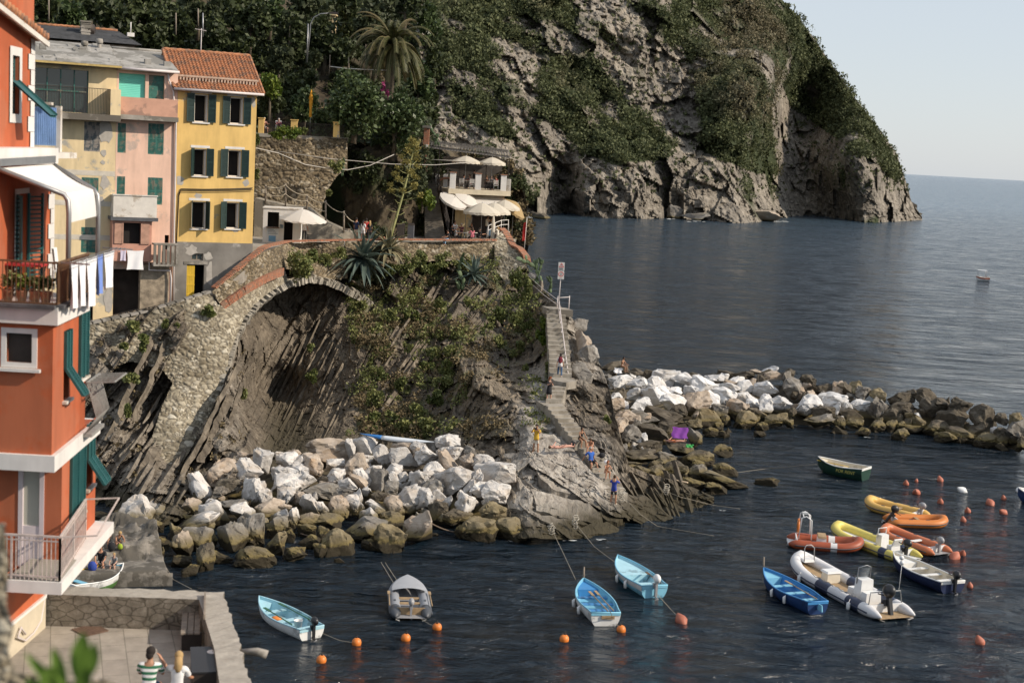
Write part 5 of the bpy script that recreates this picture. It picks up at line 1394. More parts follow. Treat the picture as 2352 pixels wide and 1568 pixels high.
Z5=[(270,310,250,110,'P'),(460,330,210,130,'P'),(770,270,260,170,'P'),(670,330,200,130,'P'),(400,430,140,120,'P'),(620,470,280,200,'P'),(480,560,210,180,'P'),(210,560,200,140,'T'),(320,550,70,80,'P'),(720,400,110,80,'P'),(840,410,140,80,'P'),(930,285,200,110,'P'),(1010,260,150,80,'B'),
      (1150,370,240,190,'P'),(1250,280,180,90,'P'),(1375,270,110,90,'P'),(1000,410,150,100,'P'),(820,520,210,150,'P'),(1180,500,200,170,'P'),(1050,550,290,190,'T'),(1370,475,230,170,'P'),(1410,390,200,110,'P'),(1500,300,130,80,'P'),(1440,345,150,70,'T'),(1600,370,180,130,'P'),(1600,490,200,130,'P'),
      (1800,385,210,140,'P'),(1870,195,180,100,'P'),(1900,255,210,90,'T'),(1580,245,180,80,'B'),(1700,225,140,70,'T'),(1370,230,180,60,'B'),(2020,230,120,100,'B'),(2090,390,220,220,'G'),(2230,320,150,130,'B'),(2220,550,250,190,'P'),(1940,540,220,140,'P'),(1780,570,150,130,'P'),(1770,490,130,100,'P'),
      (1660,540,140,120,'P'),(1500,590,190,160,'T'),(1330,615,180,120,'G'),(1200,680,280,150,'L'),(1550,720,230,170,'L'),(1700,640,220,90,'B'),(1900,710,210,110,'L'),(1640,720,150,90,'L'),(1390,710,100,90,'G'),(1300,770,110,70,'B'),(1030,760,150,110,'L'),(870,610,170,130,'B'),(730,690,370,150,'B'),
      (490,690,330,130,'G'),(340,710,210,160,'T'),(250,780,200,170,'T'),(360,870,210,180,'G'),(600,880,340,210,'B'),(190,890,120,80,'B'),(990,890,220,170,'G'),(580,990,290,150,'B'),(870,1010,260,130,'B'),(260,1030,170,140,'G'),(450,1090,330,140,'B'),(740,1110,240,110,'G'),(670,1190,150,140,'L'),
      (1050,1120,310,150,'B'),(1190,1110,110,120,'B'),(840,1230,220,160,'B'),(1060,1275,190,170,'G'),(390,1180,290,80,'B'),(520,1260,170,120,'B'),(640,1270,180,140,'B'),(1370,1340,420,150,'G'),(1280,1425,240,120,'L'),(1060,1390,240,120,'B'),(1330,1035,190,120,'B'),(1400,1245,260,110,'B'),(1810,1360,220,80,'B'),
      (1215,830,150,80,'L'),(190,150,180,80,'B'),(150,225,170,80,'B'),(410,235,190,110,'B'),(250,450,140,130,'B'),(570,240,130,90,'B'),(310,190,130,80,'B'),(160,280,120,80,'G'),(1720,860,120,60,'B'),(780,780,170,110,'B')]
Z6=[(90,340,140,130,'B'),(290,375,190,80,'B'),(400,380,110,130,'T'),(480,400,150,140,'B'),(590,390,140,140,'L'),(690,435,170,140,'G'),(820,455,140,130,'L'),(370,500,280,130,'P'),(410,620,100,170,'P'),(640,545,180,100,'P'),(820,590,200,220,'G'),(500,580,100,120,'P'),
      (1060,485,220,110,'B'),(1200,440,130,90,'B'),(1340,440,210,120,'B'),(1260,520,170,120,'B'),(1390,580,210,140,'B'),(1040,590,240,120,'B'),(1160,660,130,130,'B'),(1240,730,220,140,'L'),(1190,810,230,80,'B'),(980,775,130,120,'L'),(800,775,160,120,'B'),(590,745,140,90,'L'),(440,720,130,90,'B'),(200,720,260,110,'G'),
      (660,835,150,90,'L'),(1050,870,150,110,'L'),(1510,550,190,120,'B'),(1720,575,250,160,'B'),(1600,700,270,170,'B'),(1420,790,240,150,'B'),(1700,880,270,140,'B'),(1960,700,280,230,'B'),(1970,910,240,130,'L'),(2260,820,250,260,'G'),(2270,740,140,170,'L'),(2350,950,120,110,'B'),(1540,900,180,110,'B'),(2130,860,160,140,'B'),(560,660,190,120,'B'),(960,660,170,120,'B'),(1850,800,180,150,'B'),(2120,700,120,100,'B'),(250,640,200,120,'B')]
FS=TPS([(1440,1170,84.5),(1560,1170,86),(1700,1150,88.8),(1660,1080,96),(1640,1040,102),(1700,1000,110),(1950,1006,111.5),(2100,1003,113.5),(2352,1052,107.5),(1390,850,126),(1420,850,127),(1560,855,124),(1780,845,124),(2080,895,119),(2200,912,116.5),(2352,972,110.5),
          (1500,1000,101.5),(1430,1030,96.5),(1560,1080,93),(1450,1100,90.5),(1450,930,110),(1850,930,116.5),(1600,940,113),(1780,1108,94)])
far=[(1364.2+x*.2202,809.1+y*.2202,w*.2202,h*.2202,t) for x,y,w,h,t in Z5]+[(1834.6+x*.2202,809.1+y*.2202,w*.2202,h*.2202,t) for x,y,w,h,t in Z6]
def fplace(u,v):
    if u<1640 and v>985 or (u<1740 and v>1030):return 'in the shore rocks by the bathing steps' if v<1065 else 'among the low shore rocks near the ropes'
    if u>1700 and v>1060:return 'awash off the shore rocks'
    a=pl([(1390,850),(1560,850),(1780,845),(2080,895),(2352,972)],u);b=pl([(1390,960),(1640,1000),(1950,1006),(2100,1003),(2352,1052)],u);k=(v-a)/(b-a)
    e='inner' if u<1780 else 'outer'
    return ('on the %s breakwater crest' if k<.33 else 'on the %s breakwater slope' if k<.68 else 'along the %s breakwater waterline')%e
pile(far,fplace,'boulders of the breakwater and shore',FS)
# smaller stones wedged between, and the dark bed under both piles
def filler(n,poly,surf,name,types):
    us=[p[0] for p in poly];vs=[p[1] for p in poly];k=0;V=[];F=[];MI=[];ks=sorted(set(types))
    while k<n:
        u,v=rnd.uniform(min(us),max(us)),rnd.uniform(min(vs),max(vs))
        if not inpoly(poly,u,v):continue
        k += 1;t=rnd.choice(types);s=rnd.uniform(18,36);D=surf.one(u,v)+rnd.uniform(.3,1.0);c=at(u,v,D=D);a=s*px(D)*.6
        me=SHAPES[t][rnd.randrange(16)];R3=Euler((rnd.uniform(0,6),rnd.uniform(0,6),rnd.uniform(0,6))).to_matrix();b=len(V)
        for vv in me.vertices:p=R3 @ Vector((vv.co.x*a,vv.co.y*a*.85,vv.co.z*a*.7));V.append(p+c)
        for f in me.polygons:F.append(tuple(b+q for q in f.vertices));MI.append(ks.index(t))
    tag(mk(name,V,F,[RK[q] for q in ks],mi=MI),kind='stuff')
NPOLY=[(270,1190),(340,1180),(430,1150),(460,1110),(510,1062),(600,1045),(720,1020),(860,1020),(1000,1020),(1120,1045),(1165,1085),(1165,1160),(1200,1230),(1000,1250),(800,1275),(620,1295),(500,1300),(430,1325),(350,1295),(300,1240)]
FPOLY=[(1395,855),(1560,862),(1780,855),(2080,905),(2200,922),(2350,985),(2350,1045),(2100,1000),(1950,1004),(1720,995),(1620,1010),(1640,1050),(1690,1090),(1700,1130),(1560,1165),(1460,1110),(1410,1000),(1400,930)]
filler(95,NPOLY,NS,'rubble','WWTGB')
filler(90,FPOLY,FS,'rubble','PTGBB')
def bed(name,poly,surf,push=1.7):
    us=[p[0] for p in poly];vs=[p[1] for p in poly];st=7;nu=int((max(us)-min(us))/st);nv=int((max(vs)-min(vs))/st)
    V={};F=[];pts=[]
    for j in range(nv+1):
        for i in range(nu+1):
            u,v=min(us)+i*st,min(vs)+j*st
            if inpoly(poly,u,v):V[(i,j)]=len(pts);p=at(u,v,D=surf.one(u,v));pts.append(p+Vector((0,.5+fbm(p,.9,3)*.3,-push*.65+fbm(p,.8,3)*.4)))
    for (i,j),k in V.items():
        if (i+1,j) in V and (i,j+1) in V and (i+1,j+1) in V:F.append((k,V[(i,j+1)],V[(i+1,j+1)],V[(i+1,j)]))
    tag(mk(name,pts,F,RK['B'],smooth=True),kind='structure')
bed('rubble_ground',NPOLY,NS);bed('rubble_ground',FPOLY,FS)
# skerries and rocks at the foot of the headland
for i,(u,v,w,h,t) in enumerate([(1645,486,22,20,'G'),(1552,490,34,26,'G'),(1585,500,70,14,'G'),(1650,500,60,14,'G'),(1700,499,46,14,'G'),(1757,498,62,24,'T'),(1620,478,50,22,'G'),(1770,482,26,14,'B'),(1805,486,22,10,'B'),(1240,497,40,12,'B'),(2108,494,18,12,'B'),(2088,480,22,26,'B'),(2070,500,40,12,'B')]):
    D=21.0*3267/(max(v+h*.4,490)-(348+.0559*(u-1176)))
    o=boulder(u,v,w,h,t,D);tag(o,'low %s sea rock at the headland foot, %s from the left'%(CW[t],ordinal(sorted([1645,1552,1585,1650,1700,1757,1620,1770,1805,1240,2108,2088,2070]).index(u))),'sea rock','rocks at the foot of the headland')
for u,v,w,h,t,D,lab in ((1322,752,40,34,'G',104.2,'grey outcrop below the handrail landing, topmost of four'),(1326,786,50,46,'T',101.6,'sunlit outcrop right of the middle of the upper steps'),(1344,822,44,48,'G',100.4,'outcrop at the sea edge below the sunlit one'),(1330,862,56,44,'G',97.6,'grey outcrop right of the foot of the upper steps')):tag(boulder(u,v,w,h,t,D),lab,'rock outcrop','outcrops beside the steps')
def foam():
    mb=MB()
    for u,v,w in ((1600,508,40),(1655,508,34),(1705,507,30),(1235,499,40),(1790,509,30),(2085,505,34),(2112,503,20),(1545,503,24),(1450,502,20),(1990,508,16),(1170,1242,14),(1310,1240,30),(1380,1238,22),(1660,1172,14),(1990,1004,16)):
        for k in range(5):
            c=at(u+rnd.uniform(-.5,.5)*w,v+rnd.uniform(-1.5,1.5),z=.04);r=w*px(c.y)*rnd.uniform(.1,.35);n=9
            mb.poly([c+Vector((r*math.cos(6.283*i/n)*rnd.uniform(.6,1.1),r*(2.2 if c.y>200 else .35)*math.sin(6.283*i/n)*rnd.uniform(.5,1.1),.004*k)) for i in range(n)])
    tag(mb.build('foam',paint('sea_foam',(.62,.64,.64),.7,.2,1.5)),kind='stuff')
foam()
# ------------------------------------------------------------------ foliage
def leaf_mat(name,a,b_,rough=.6,scale=.9,patch=None):
    m,nt,b=newmat(name);p=world_pos(nt)
    wn=N(nt,'ShaderNodeTexWhiteNoise');ge=N(nt,'ShaderNodeNewGeometry');nt.links.new(ge.outputs['Random Per Island'],wn.inputs['Vector'])
    f=mixc(nt,.5,noisef(nt,p,scale,3),wn.outputs[0])
    c=ramp(nt,f,[(.25,a),(.75,b_)])
    if patch:c=mixc(nt,ramp(nt,noisef(nt,p,scale*.35,3),[(.5,(0,0,0)),(.62,(1,1,1))]),c,patch)
    nt.links.new(c,b.inputs['Base Color']);b.inputs['Roughness'].default_value=rough;b.inputs['Specular IOR Level'].default_value=.3
    b.inputs['Subsurface Weight'].default_value=0.0
    tr=N(nt,'ShaderNodeBsdfTranslucent');nt.links.new(c,tr.inputs[0]);mx=N(nt,'ShaderNodeMixShader');mx.inputs[0].default_value=.22
    out=nt.nodes['Material Output'];nt.links.new(b.outputs[0],mx.inputs[1]);nt.links.new(tr.outputs[0],mx.inputs[2]);nt.links.new(mx.outputs[0],out.inputs[0])
    return m
L_CLIFF=leaf_mat('macchia_leaves',(.045,.056,.022),(.15,.165,.075),.7,.05,(.19,.165,.10))
L_DARK=leaf_mat('dark_leaves',(.018,.027,.009),(.075,.092,.034),.55,.4)
L_FIG=leaf_mat('glossy_leaves',(.03,.05,.017),(.105,.14,.055),.4,.6)
L_GREY=leaf_mat('grey_green_leaves',(.03,.04,.018),(.09,.105,.05),.6,.5)
L_LIME=leaf_mat('lime_leaves',(.06,.10,.012),(.17,.21,.035),.5,.7)
L_CAPER=leaf_mat('caper_leaves',(.075,.10,.03),(.27,.275,.10),.6,.9)
L_IVY=leaf_mat('wall_ivy_leaves',(.055,.08,.02),(.19,.205,.065),.6,.9)
L_DRY=leaf_mat('dry_weed',(.10,.075,.04),(.27,.215,.12),.9,.8)
L_AGAVE=leaf_mat('agave_blade',(.07,.10,.085),(.16,.205,.175),.5,1.2)
L_AGDRY=leaf_mat('dry_agave_blade',(.13,.12,.07),(.30,.27,.16),.7,1.2)
L_PEAR=leaf_mat('cactus_pad',(.08,.12,.06),(.19,.25,.14),.6,1.0)
L_PALM=leaf_mat('palm_leaflet',(.035,.042,.012),(.115,.115,.042),.55,.5,(.16,.12,.055))
L_UMBEL=leaf_mat('agave_umbel',(.16,.14,.04),(.30,.26,.08),.8,1.2)
L_FG=leaf_mat('near_leaf',(.10,.19,.03),(.2,.32,.06),.45,6)
M_BARK=paint('bark',(.10,.08,.055),.95,.4,3,bmp=.6)

def sample(name,cond,n):
    V,G,W=SURF[name];out=[];t=0
    while len(out)<n and t<n*60:
        t += 1;k=rnd.randrange(len(V));u,v=proj(V[k])
        if cond(u,v,G[k],V[k]):out.append((Vector(V[k]),u,v))
    return out
# macchia on the headland: thousands of bushes in one mass
def headland_green():
    mb=MB()
    for p,u,v in sample('headland_cliff',lambda u,v,g,p:g>.45 and-60<v<470 and rnd.random()<g,3600):
        r=rnd.choice([rnd.uniform(.7,1.6),rnd.uniform(1.2,2.6),rnd.uniform(2.2,3.8)]);d=(CAM-p).normalized()
        mb.leaves(p+d*r*.35+Vector((0,0,r*.25)),(r,r,r*.8),int(14+5*r*r),rnd.uniform(.5,.85),.7)
    for p,u,v in sample('headland_cliff',lambda u,v,g,p:g<.45 and 0<v<440,900):
        r=rnd.uniform(.5,1.2);mb.leaves(p+Vector((0,-.3,.2)),(r,r,r*.8),14,.6,.4)
    tag(mb.build('scrub',L_CLIFF),kind='stuff')
headland_green()
def hillside_green():
    mb=MB()
    for p,u,v in sample('hillside',lambda u,v,g,p:u<1000 and v<320 and g>.2,1500):
        r=rnd.uniform(.5,1.5);mb.leaves(p+Vector((0,-.4,.3)),(r,r,r*.8),int(22+22*r),rnd.uniform(.22,.38),.5)
    for p,u,v in sample('hillside',lambda u,v,g,p:u >= 790 and v>310 and g>.25,260):
        r=rnd.uniform(.3,.8);mb.leaves(p+Vector((0,-.3,.2)),(r,r,r*.8),26,.2,.5)
    tag(mb.build('undergrowth',L_DARK),kind='stuff')
    mb=MB()
    for p,u,v in sample('hillside',lambda u,v,g,p:600<u<900 and 120<v<330 or (u>1030 and v>350),240):
        r=rnd.uniform(.3,.8);mb.leaves(p+Vector((0,-.3,.2)),(r,r,r*.8),26,.2,.4)
    for p,u,v in sample('promontory_rock',lambda u,v,g,p:800<u<1250 and 640<v<1010 and g>.15,520):
        r=rnd.uniform(.25,.7);mb.leaves(p+Vector((0,-.2,.1)),(r,r,r),28,.14,.3)
    for p,u,v in sample('promontory_rock',lambda u,v,g,p:200<u<560 and 780<v<1100,60):
        r=rnd.uniform(.2,.4);mb.leaves(p+Vector((0,-.2,.1)),(r,r,r),20,.12,.3)
    tag(mb.build('dry_weeds',L_DRY),kind='stuff')
    mb=MB()
    for p,u,v in sample('promontory_rock',lambda u,v,g,p:800<u<1255 and 575<v<1000 and not (1080<u<1200 and v>850) and fbm(p,.3,3)>.04+(.2 if v>800 and u>1080 else 0),520):
        r=rnd.uniform(.25,.75);mb.leaves(p+Vector((0,-.25,.1)),(r,r*.8,r),34,.13,.35)
    tag(mb.build('ground_cover',L_CAPER),kind='stuff')
hillside_green()

# ---- trees
def tree(name,label,u,v,w,h,D,mat,n,ls,group=None,vfoot=None,clumps=9,trunk_h=None,cat='tree'):
    c=at(u,v,D=D);a,b_=w*px(D)/2,h*px(D)/2
    zf=at(u,vfoot,D=D).z if vfoot else c.z-b_-.8
    root=thing(name,label,cat,(c.x,c.y,zf),0,group)
    loc=Vector((c.x,c.y,zf));cr=MB();tr=MB();H=c.z-zf
    tr.tube([(0,0,0),(.05*a,0,H*.4),(0,0,H*.8),(0,0,H+b_*.3)],[max(.12,a*.09),max(.1,a*.07),max(.06,a*.045),.03],7)
    per=n // clumps
    for k in range(clumps):
        th=rnd.uniform(0,6.283);ph=rnd.uniform(-.9,1);q=math.sqrt(1-ph*ph) if abs(ph)<1 else 0;kk=rnd.uniform(.35,.8)
        cc=Vector((a*q*math.cos(th)*kk,a*q*math.sin(th)*kk*.8,H+b_*ph*kk));r=rnd.uniform(.32,.55)
        cr.leaves(cc,(a*r,a*r,b_*r),per,ls,.45)
        tr.tube([(0,0,H*.7),cc*.6+Vector((0,0,H*.3)),cc],[max(.04,a*.03),.03,.015],5)
    tr.build('trunk',M_BARK,root);cr.build('crown',mat,root)
    return root
tree('fig_tree','big glossy fig tree covering the garden wall left of the palm',815,238,165,190,121,L_FIG,5200,.26,None,330,16)
tree('fig_tree','glossy fig tree hanging over the brick column beside the cafe roof',905,285,140,150,124,L_FIG,3800,.26,None,370,13)
tree('bushy_tree','grey green leafy tree rising at the top left of the palm crown',862,60,120,190,141,L_GREY,3800,.3,None,190,13)
tree('bushy_tree','low leafy tree between the orange parasol and the big fig tree',760,285,90,90,124,L_FIG,1500,.24,None,330,8)
tree('hanging_tree','yellow green tree trailing down the rock beside the stone stairs',945,395,92,170,124.5,L_GREY,3600,.22,None,470,10)
tree('hanging_tree','bright green shrub tree beside the lower stone stairs',970,455,56,90,124.6,L_LIME,1300,.2,None,490,7)
tree('lemon_tree','lime green lemon tree just right of the yellow house roof',620,195,60,70,121,L_LIME,1400,.24,None,280,8)
tree('dark_tree','dark tree under the lime green lemon tree',622,235,70,60,123,L_DARK,1300,.26,None,280,8)
rows=[(20,25,90,90,118),(90,15,80,80,121),(150,40,80,70,124),(215,10,100,80,128),(270,45,90,80,126),(330,20,100,90,131),(345,85,70,70,128),(400,55,90,90,130),(455,20,90,90,135),(505,80,80,90,131),(520,20,90,90,138),(575,50,80,100,136),(560,120,60,60,130),(620,20,100,90,141),(665,80,90,110,138),(640,140,60,60,132),(720,20,110,110,146),(745,90,90,110,141),(795,30,90,130,148),(800,120,70,70,138),(690,190,70,70,130),(930,10,90,90,160),(985,60,60,110,162),(1000,170,50,130,160),(985,250,50,90,150),(960,190,60,80,146),(480,130,60,50,126),(700,240,60,70,127),(725,140,50,50,136)]
rows.sort(key=lambda r:(r[1]>70,r[0]))
nt_=sum(1 for r in rows if r[1]<= 70)
for i,(u,v,w,h,D) in enumerate(rows):
    top=v <= 70;j=i if top else i-nt_
    tree('hillside_tree',('dark hillside tree, %s from the left along the top of the slope' if top else 'dark hillside tree, %s from the left in the lower garden row')%ordinal(j),u,v,w*1.15,h*1.15,D,[L_DARK,L_DARK,L_FIG,L_GREY][i%4 if i%3 else 0],1300,.34,'trees on the garden slope',None,9)

# ---- palm
def palm():
    D=128;c=at(902,105,D=D);zf=at(895,250,D=D).z;P=thing('palm_tree','large date palm with long drooping olive fronds above the cafe','palm',(c.x,c.y,zf));H=c.z-zf
    t=MB();n=26;t.tube([(math.sin(k*.3)*.04-.25*(1-k/n),0,H*k/n) for k in range(n+1)],[.42+.05*(k%2) for k in range(n+1)],10);t.build('trunk',M_BARK,P)
    st=MB();cr=MB()
    for k in range(88):
        az=rnd.uniform(0,6.283);el=rnd.choice([rnd.uniform(.5,1.3),rnd.uniform(-.1,.7),rnd.uniform(-.6,.3)]);L=rnd.uniform(3.6,5.0)
        d=Vector((math.cos(az)*math.cos(el),math.sin(az)*math.cos(el),math.sin(el)));p=Vector((0,0,H));pts=[p.copy()]
        for s in range(12):
            p=p+d*(L/12);d=(d+Vector((0,0,-.15-.008*s))).normalized();pts.append(p.copy())
        st.tube(pts,[.05-.0035*q for q in range(13)],4,False)
        for q in range(2,48):
            f=q/48*12;i=min(int(f),11);a=pts[i].lerp(pts[i+1],f-i);tg=(pts[i+1]-pts[i]).normalized();sd=tg.cross(Vector((0,0,1)))
            if sd.length<.05:sd=Vector((1,0,0))
            sd.normalize();ln=.62*math.sin(min(1,q/12)*1.57)*(1-.45*q/48)
            for sg in (-1,1):
                e=a+(sd*sg*.8+tg*.55+Vector((0,0,-.38))).normalized()*ln;wv=tg*.048
                j=cr.add((a-wv,a+wv,e));cr.q(j,j+1,j+2)
    for k in range(26):                               # dead skirt
        az=rnd.uniform(0,6.283);p=Vector((math.cos(az)*.4,math.sin(az)*.4,H-.3));e=p+Vector((math.cos(az)*rnd.uniform(.3,1.3),math.sin(az)*rnd.uniform(.3,1.3),-rnd.uniform(1.5,2.6)));st.tube([p,(p+e)/2+Vector((math.cos(az)*.3,math.sin(az)*.3,.3)),e],[.05,.04,.01],4,False)
    st.build('frond_stems',paint('palm_stem',(.14,.115,.05),.8,.3,3),P);cr.build('fronds',L_PALM,P)
palm()

# ---- agaves and prickly pears
def agave(name,label,u,v,D,r,n,mat,droop=1.0,stalk=None):
    c=at(u,v,D=D);A=thing(name,label,'agave',c);mb=MB();mb.smooth=True
    for k in range(n):
        az=k*2.4+rnd.uniform(-.2,.2);el=lerp(1.35,-.75,(k/n)**.8)+rnd.uniform(-.15,.15);L=r*rnd.uniform(.75,1.1)*px(D)
        d=Vector((math.cos(az)*math.cos(el),math.sin(az)*math.cos(el)-.12,math.sin(el))).normalized();p=Vector((0,-.15,.1));rows=[]
        for s in range(9):
            sd=d.cross(Vector((0,0,1)));sd=sd.normalized() if sd.length>.05 else Vector((1,0,0));up=sd.cross(d).normalized()
            w=L*.085*(math.sin(min(1,(s+1.2)/4)*1.57))*(1-(s/8)**2.2)+.004
            rows.append(mb.add([p-sd*w+up*w*.45,p-up*w*.1,p+sd*w+up*w*.45]));p=p+d*(L/8);d=(d+Vector((0,0,-.11*droop*(s>1)))).normalized()
        for a,b_ in zip(rows,rows[1:]):mb.q(a,a+1,b_+1,b_);mb.q(a+1,a+2,b_+2,b_+1)
    mb.build('leaves',mat,A)
    if stalk:
        pts=[at(*s[:2],D=s[2])-c for s in stalk];sm=MB();sm.tube(pts,[.11,.10,.085,.07,.05,.03][:len(pts)],7);um=MB()
        top=pts[-1];base=pts[-4]
        for k in range(26):
            t=k/25;p=base.lerp(top,t);az=k*2.4;ln=lerp(1.35,.3,t)*rnd.uniform(.8,1.1);e=p+Vector((math.cos(az)*ln,math.sin(az)*ln,.35));sm.tube([p,(p+e)/2+Vector((0,0,-.05)),e],[.035,.03,.02],5)
            um.leaves(e+Vector((0,0,.15)),(.42,.42,.26),70,.11,.2)
        for k in range(9):
            t=k/8;p=pts[1].lerp(base,t);az=k*2.4;e=p+Vector((math.cos(az)*.9,math.sin(az)*.5,.25));sm.tube([p,(p+e)/2+Vector((0,0,-.08)),e],[.03,.025,.015],5)
        sm.build('flower_stalk',paint('agave_stalk',(.24,.24,.09),.7,.2,3),A);um.build('flower_heads',L_UMBEL,A)
    return A
agave('agave','huge blue grey agave sprawling over the middle of the terrace wall',833,598,111.5,92,56,L_AGAVE,1.0)
agave('agave','half dried agave with a tall yellow flower stalk leaning up past the stairs',893,575,112.4,66,44,L_AGDRY,1.8,[(893,560,112.4),(906,515,113),(922,460,113.5),(935,410,114),(943,375,114.5),(952,335,115)])
agave('agave','smaller upright blue grey agave near the right end of the terrace wall',1088,633,116,58,34,L_AGAVE,.35)
def pear(label,u,v,D,hpx,n):
    c=at(u,v,D=D);A=thing('prickly_pear',label,'cactus',c,0,'prickly pear cacti');mb=MB();s=hpx*px(D)
    tips=[(Vector((rnd.uniform(-.3,.3)*s*.6,0,0)),Vector((rnd.uniform(-.3,.3),0,1)).normalized()) for _ in range(3)]
    for k in range(n):
        p,d=tips.pop(rnd.randrange(len(tips))) if len(tips)>6 else rnd.choice(tips)
        h=s*rnd.uniform(.16,.24);w=h*.62;n_=Vector((rnd.uniform(-1,1),-1,rnd.uniform(-.3,.3)));n_=(n_-d*n_.dot(d)).normalized();sd=d.cross(n_);i0=len(mb.v);mb.ball((0,0,0),1,10)
        Rm=Matrix((sd,n_,d)).transposed()
        for i in range(i0,len(mb.v)):q=Vector(mb.v[i]);mb.v[i]=tuple(p+d*h*.5+Rm @ Vector((q.x*w*.5,q.y*.035,q.z*h*.52)))
        e=p+d*h*.92
        for _ in range(2):tips.append((e+sd*rnd.uniform(-.3,.3)*w,(d+sd*rnd.uniform(-.8,.8)+Vector((0,rnd.uniform(-.4,.4),.25))).normalized()))
    mb.build('pads',L_PEAR,A)
pear('clump of prickly pear pads on the sea edge left of the warning sign',1235,655,116,66,34)
pear('prickly pear running down beside the cliff top handrail',1258,672,112,48,20)
pear('pale prickly pear left of the smaller upright agave',1052,665,115,66,16)
pear('prickly pear on the rocks above the cafe roof beside the brick column',1000,335,129,48,18)
pear('prickly pear growing out of the stone wall behind the kiosk',786,405,119,46,12)

# ---- bushes on the promontory, each a plant of its own
def bush(label,u,v,w,h,D,mat,group,ls=.15,name='wall_bush',dens=1.0):
    c=at(u,v,D=D);a,b_=w*px(D)/2,h*px(D)/2;B=thing(name,label,'bush',c-Vector((0,0,b_)),0,group);mb=MB();k=max(3,int(w*h/500))
    for _ in range(k+2):mb.leaves((rnd.uniform(-.55,.55)*a,rnd.uniform(-.5,.2)*a,b_+rnd.uniform(-.6,.6)*b_),(a*.5,a*.4,b_*.48),int(90*dens),ls*rnd.uniform(.8,1.2),.35)
    mb.build('foliage',mat,B);t=MB()
    for _ in range(3):t.tube([(0,.2,b_*.3),(rnd.uniform(-.5,.5)*a,0,b_),(rnd.uniform(-.6,.6)*a,0,b_*1.4)],[.03,.02,.01],4)
    t.build('stems',M_BARK,B);return B
BU={'on the path wall below the old houses':[(476,715,40,32,90.3),(312,752,44,34,87.8),(334,788,36,44,87.3),(378,745,16,26,88.6),(285,790,22,26,86.2),(300,868,44,30,85.2),(296,930,20,60,83.6),(405,748,14,22,89),(560,905,24,40,95)],
      'on the terrace wall above the cave':[(690,612,72,86,103),(712,585,44,40,106),(745,596,50,34,108),(780,580,40,30,109.5),(940,612,54,60,113.2),(965,600,40,50,114.2),(1018,592,46,40,116),(1000,615,50,36,115),(1060,610,40,34,117.5),(905,620,40,36,112.5)],
      'on the rock ridge left of the upper steps':[(1185,640,40,70,117),(1165,690,50,60,113.5),(1205,680,44,80,113.5),(1148,720,50,46,111.5),(1188,740,44,60,109.5),(1216,745,36,60,108.5),(1244,752,34,62,103.5),(1230,690,34,60,112),(1190,800,40,44,105.5),(1150,785,40,40,106.5),(1246,785,20,30,102),(1120,755,36,40,109.5),(1204,850,30,60,101.5),(1195,905,34,50,95.5),(1225,905,26,30,94.5),(1262,845,24,26,98.6),(1395,965,18,26,92)],
      'on the rock face above the near pile':[(1040,805,50,60,105),(1028,845,50,50,103),(1000,815,46,40,106),(985,845,46,34,104.5),(1020,880,60,44,101.5),(1000,915,50,50,99),(965,945,60,44,97),(985,975,60,36,94.8),(930,975,50,40,95.5),(925,880,40,40,102),(880,860,36,40,104),(860,920,50,50,100.5),(855,960,40,40,98),(900,950,44,40,98),(935,800,36,40,107),(970,770,30,34,109),(900,720,40,36,110),(945,720,40,40,111),(1010,700,36,40,112),(1080,700,34,44,113),(830,700,30,30,110.5),(875,760,30,34,108.5),(715,862,30,40,104.5),(715,798,22,22,107.5),(810,755,26,22,109)],
      'on the tall stone wall behind the kiosk':[(640,302,60,40,116.8),(672,305,50,36,117),(700,302,36,24,117.5),(755,440,22,24,117.5),(588,400,14,26,114),(590,320,14,40,115),(770,385,40,40,118)]}
for place,L in BU.items():
    L.sort()
    for i,(u,v,w,h,D) in enumerate(L):
        mat=[L_CAPER,L_IVY,L_CAPER][i%3]
        if (u,v) in ((1244,752),(1246,785),(640,302),(672,305)):mat=L_LIME
        pos='leftmost' if i == 0 else 'rightmost' if i == len(L)-1 else ordinal(i)+' from left'
        bush('leafy bush, %s of those %s'%(pos,place),u,v,w,h,D-.4,mat,'bushes '+place)
bush('purple flowering creeper hanging beside the palm trunk',885,208,22,44,126.5,paint('magenta_blossom',(.30,.03,.13),.6,.4,3),None,.13,'creeper',.35)

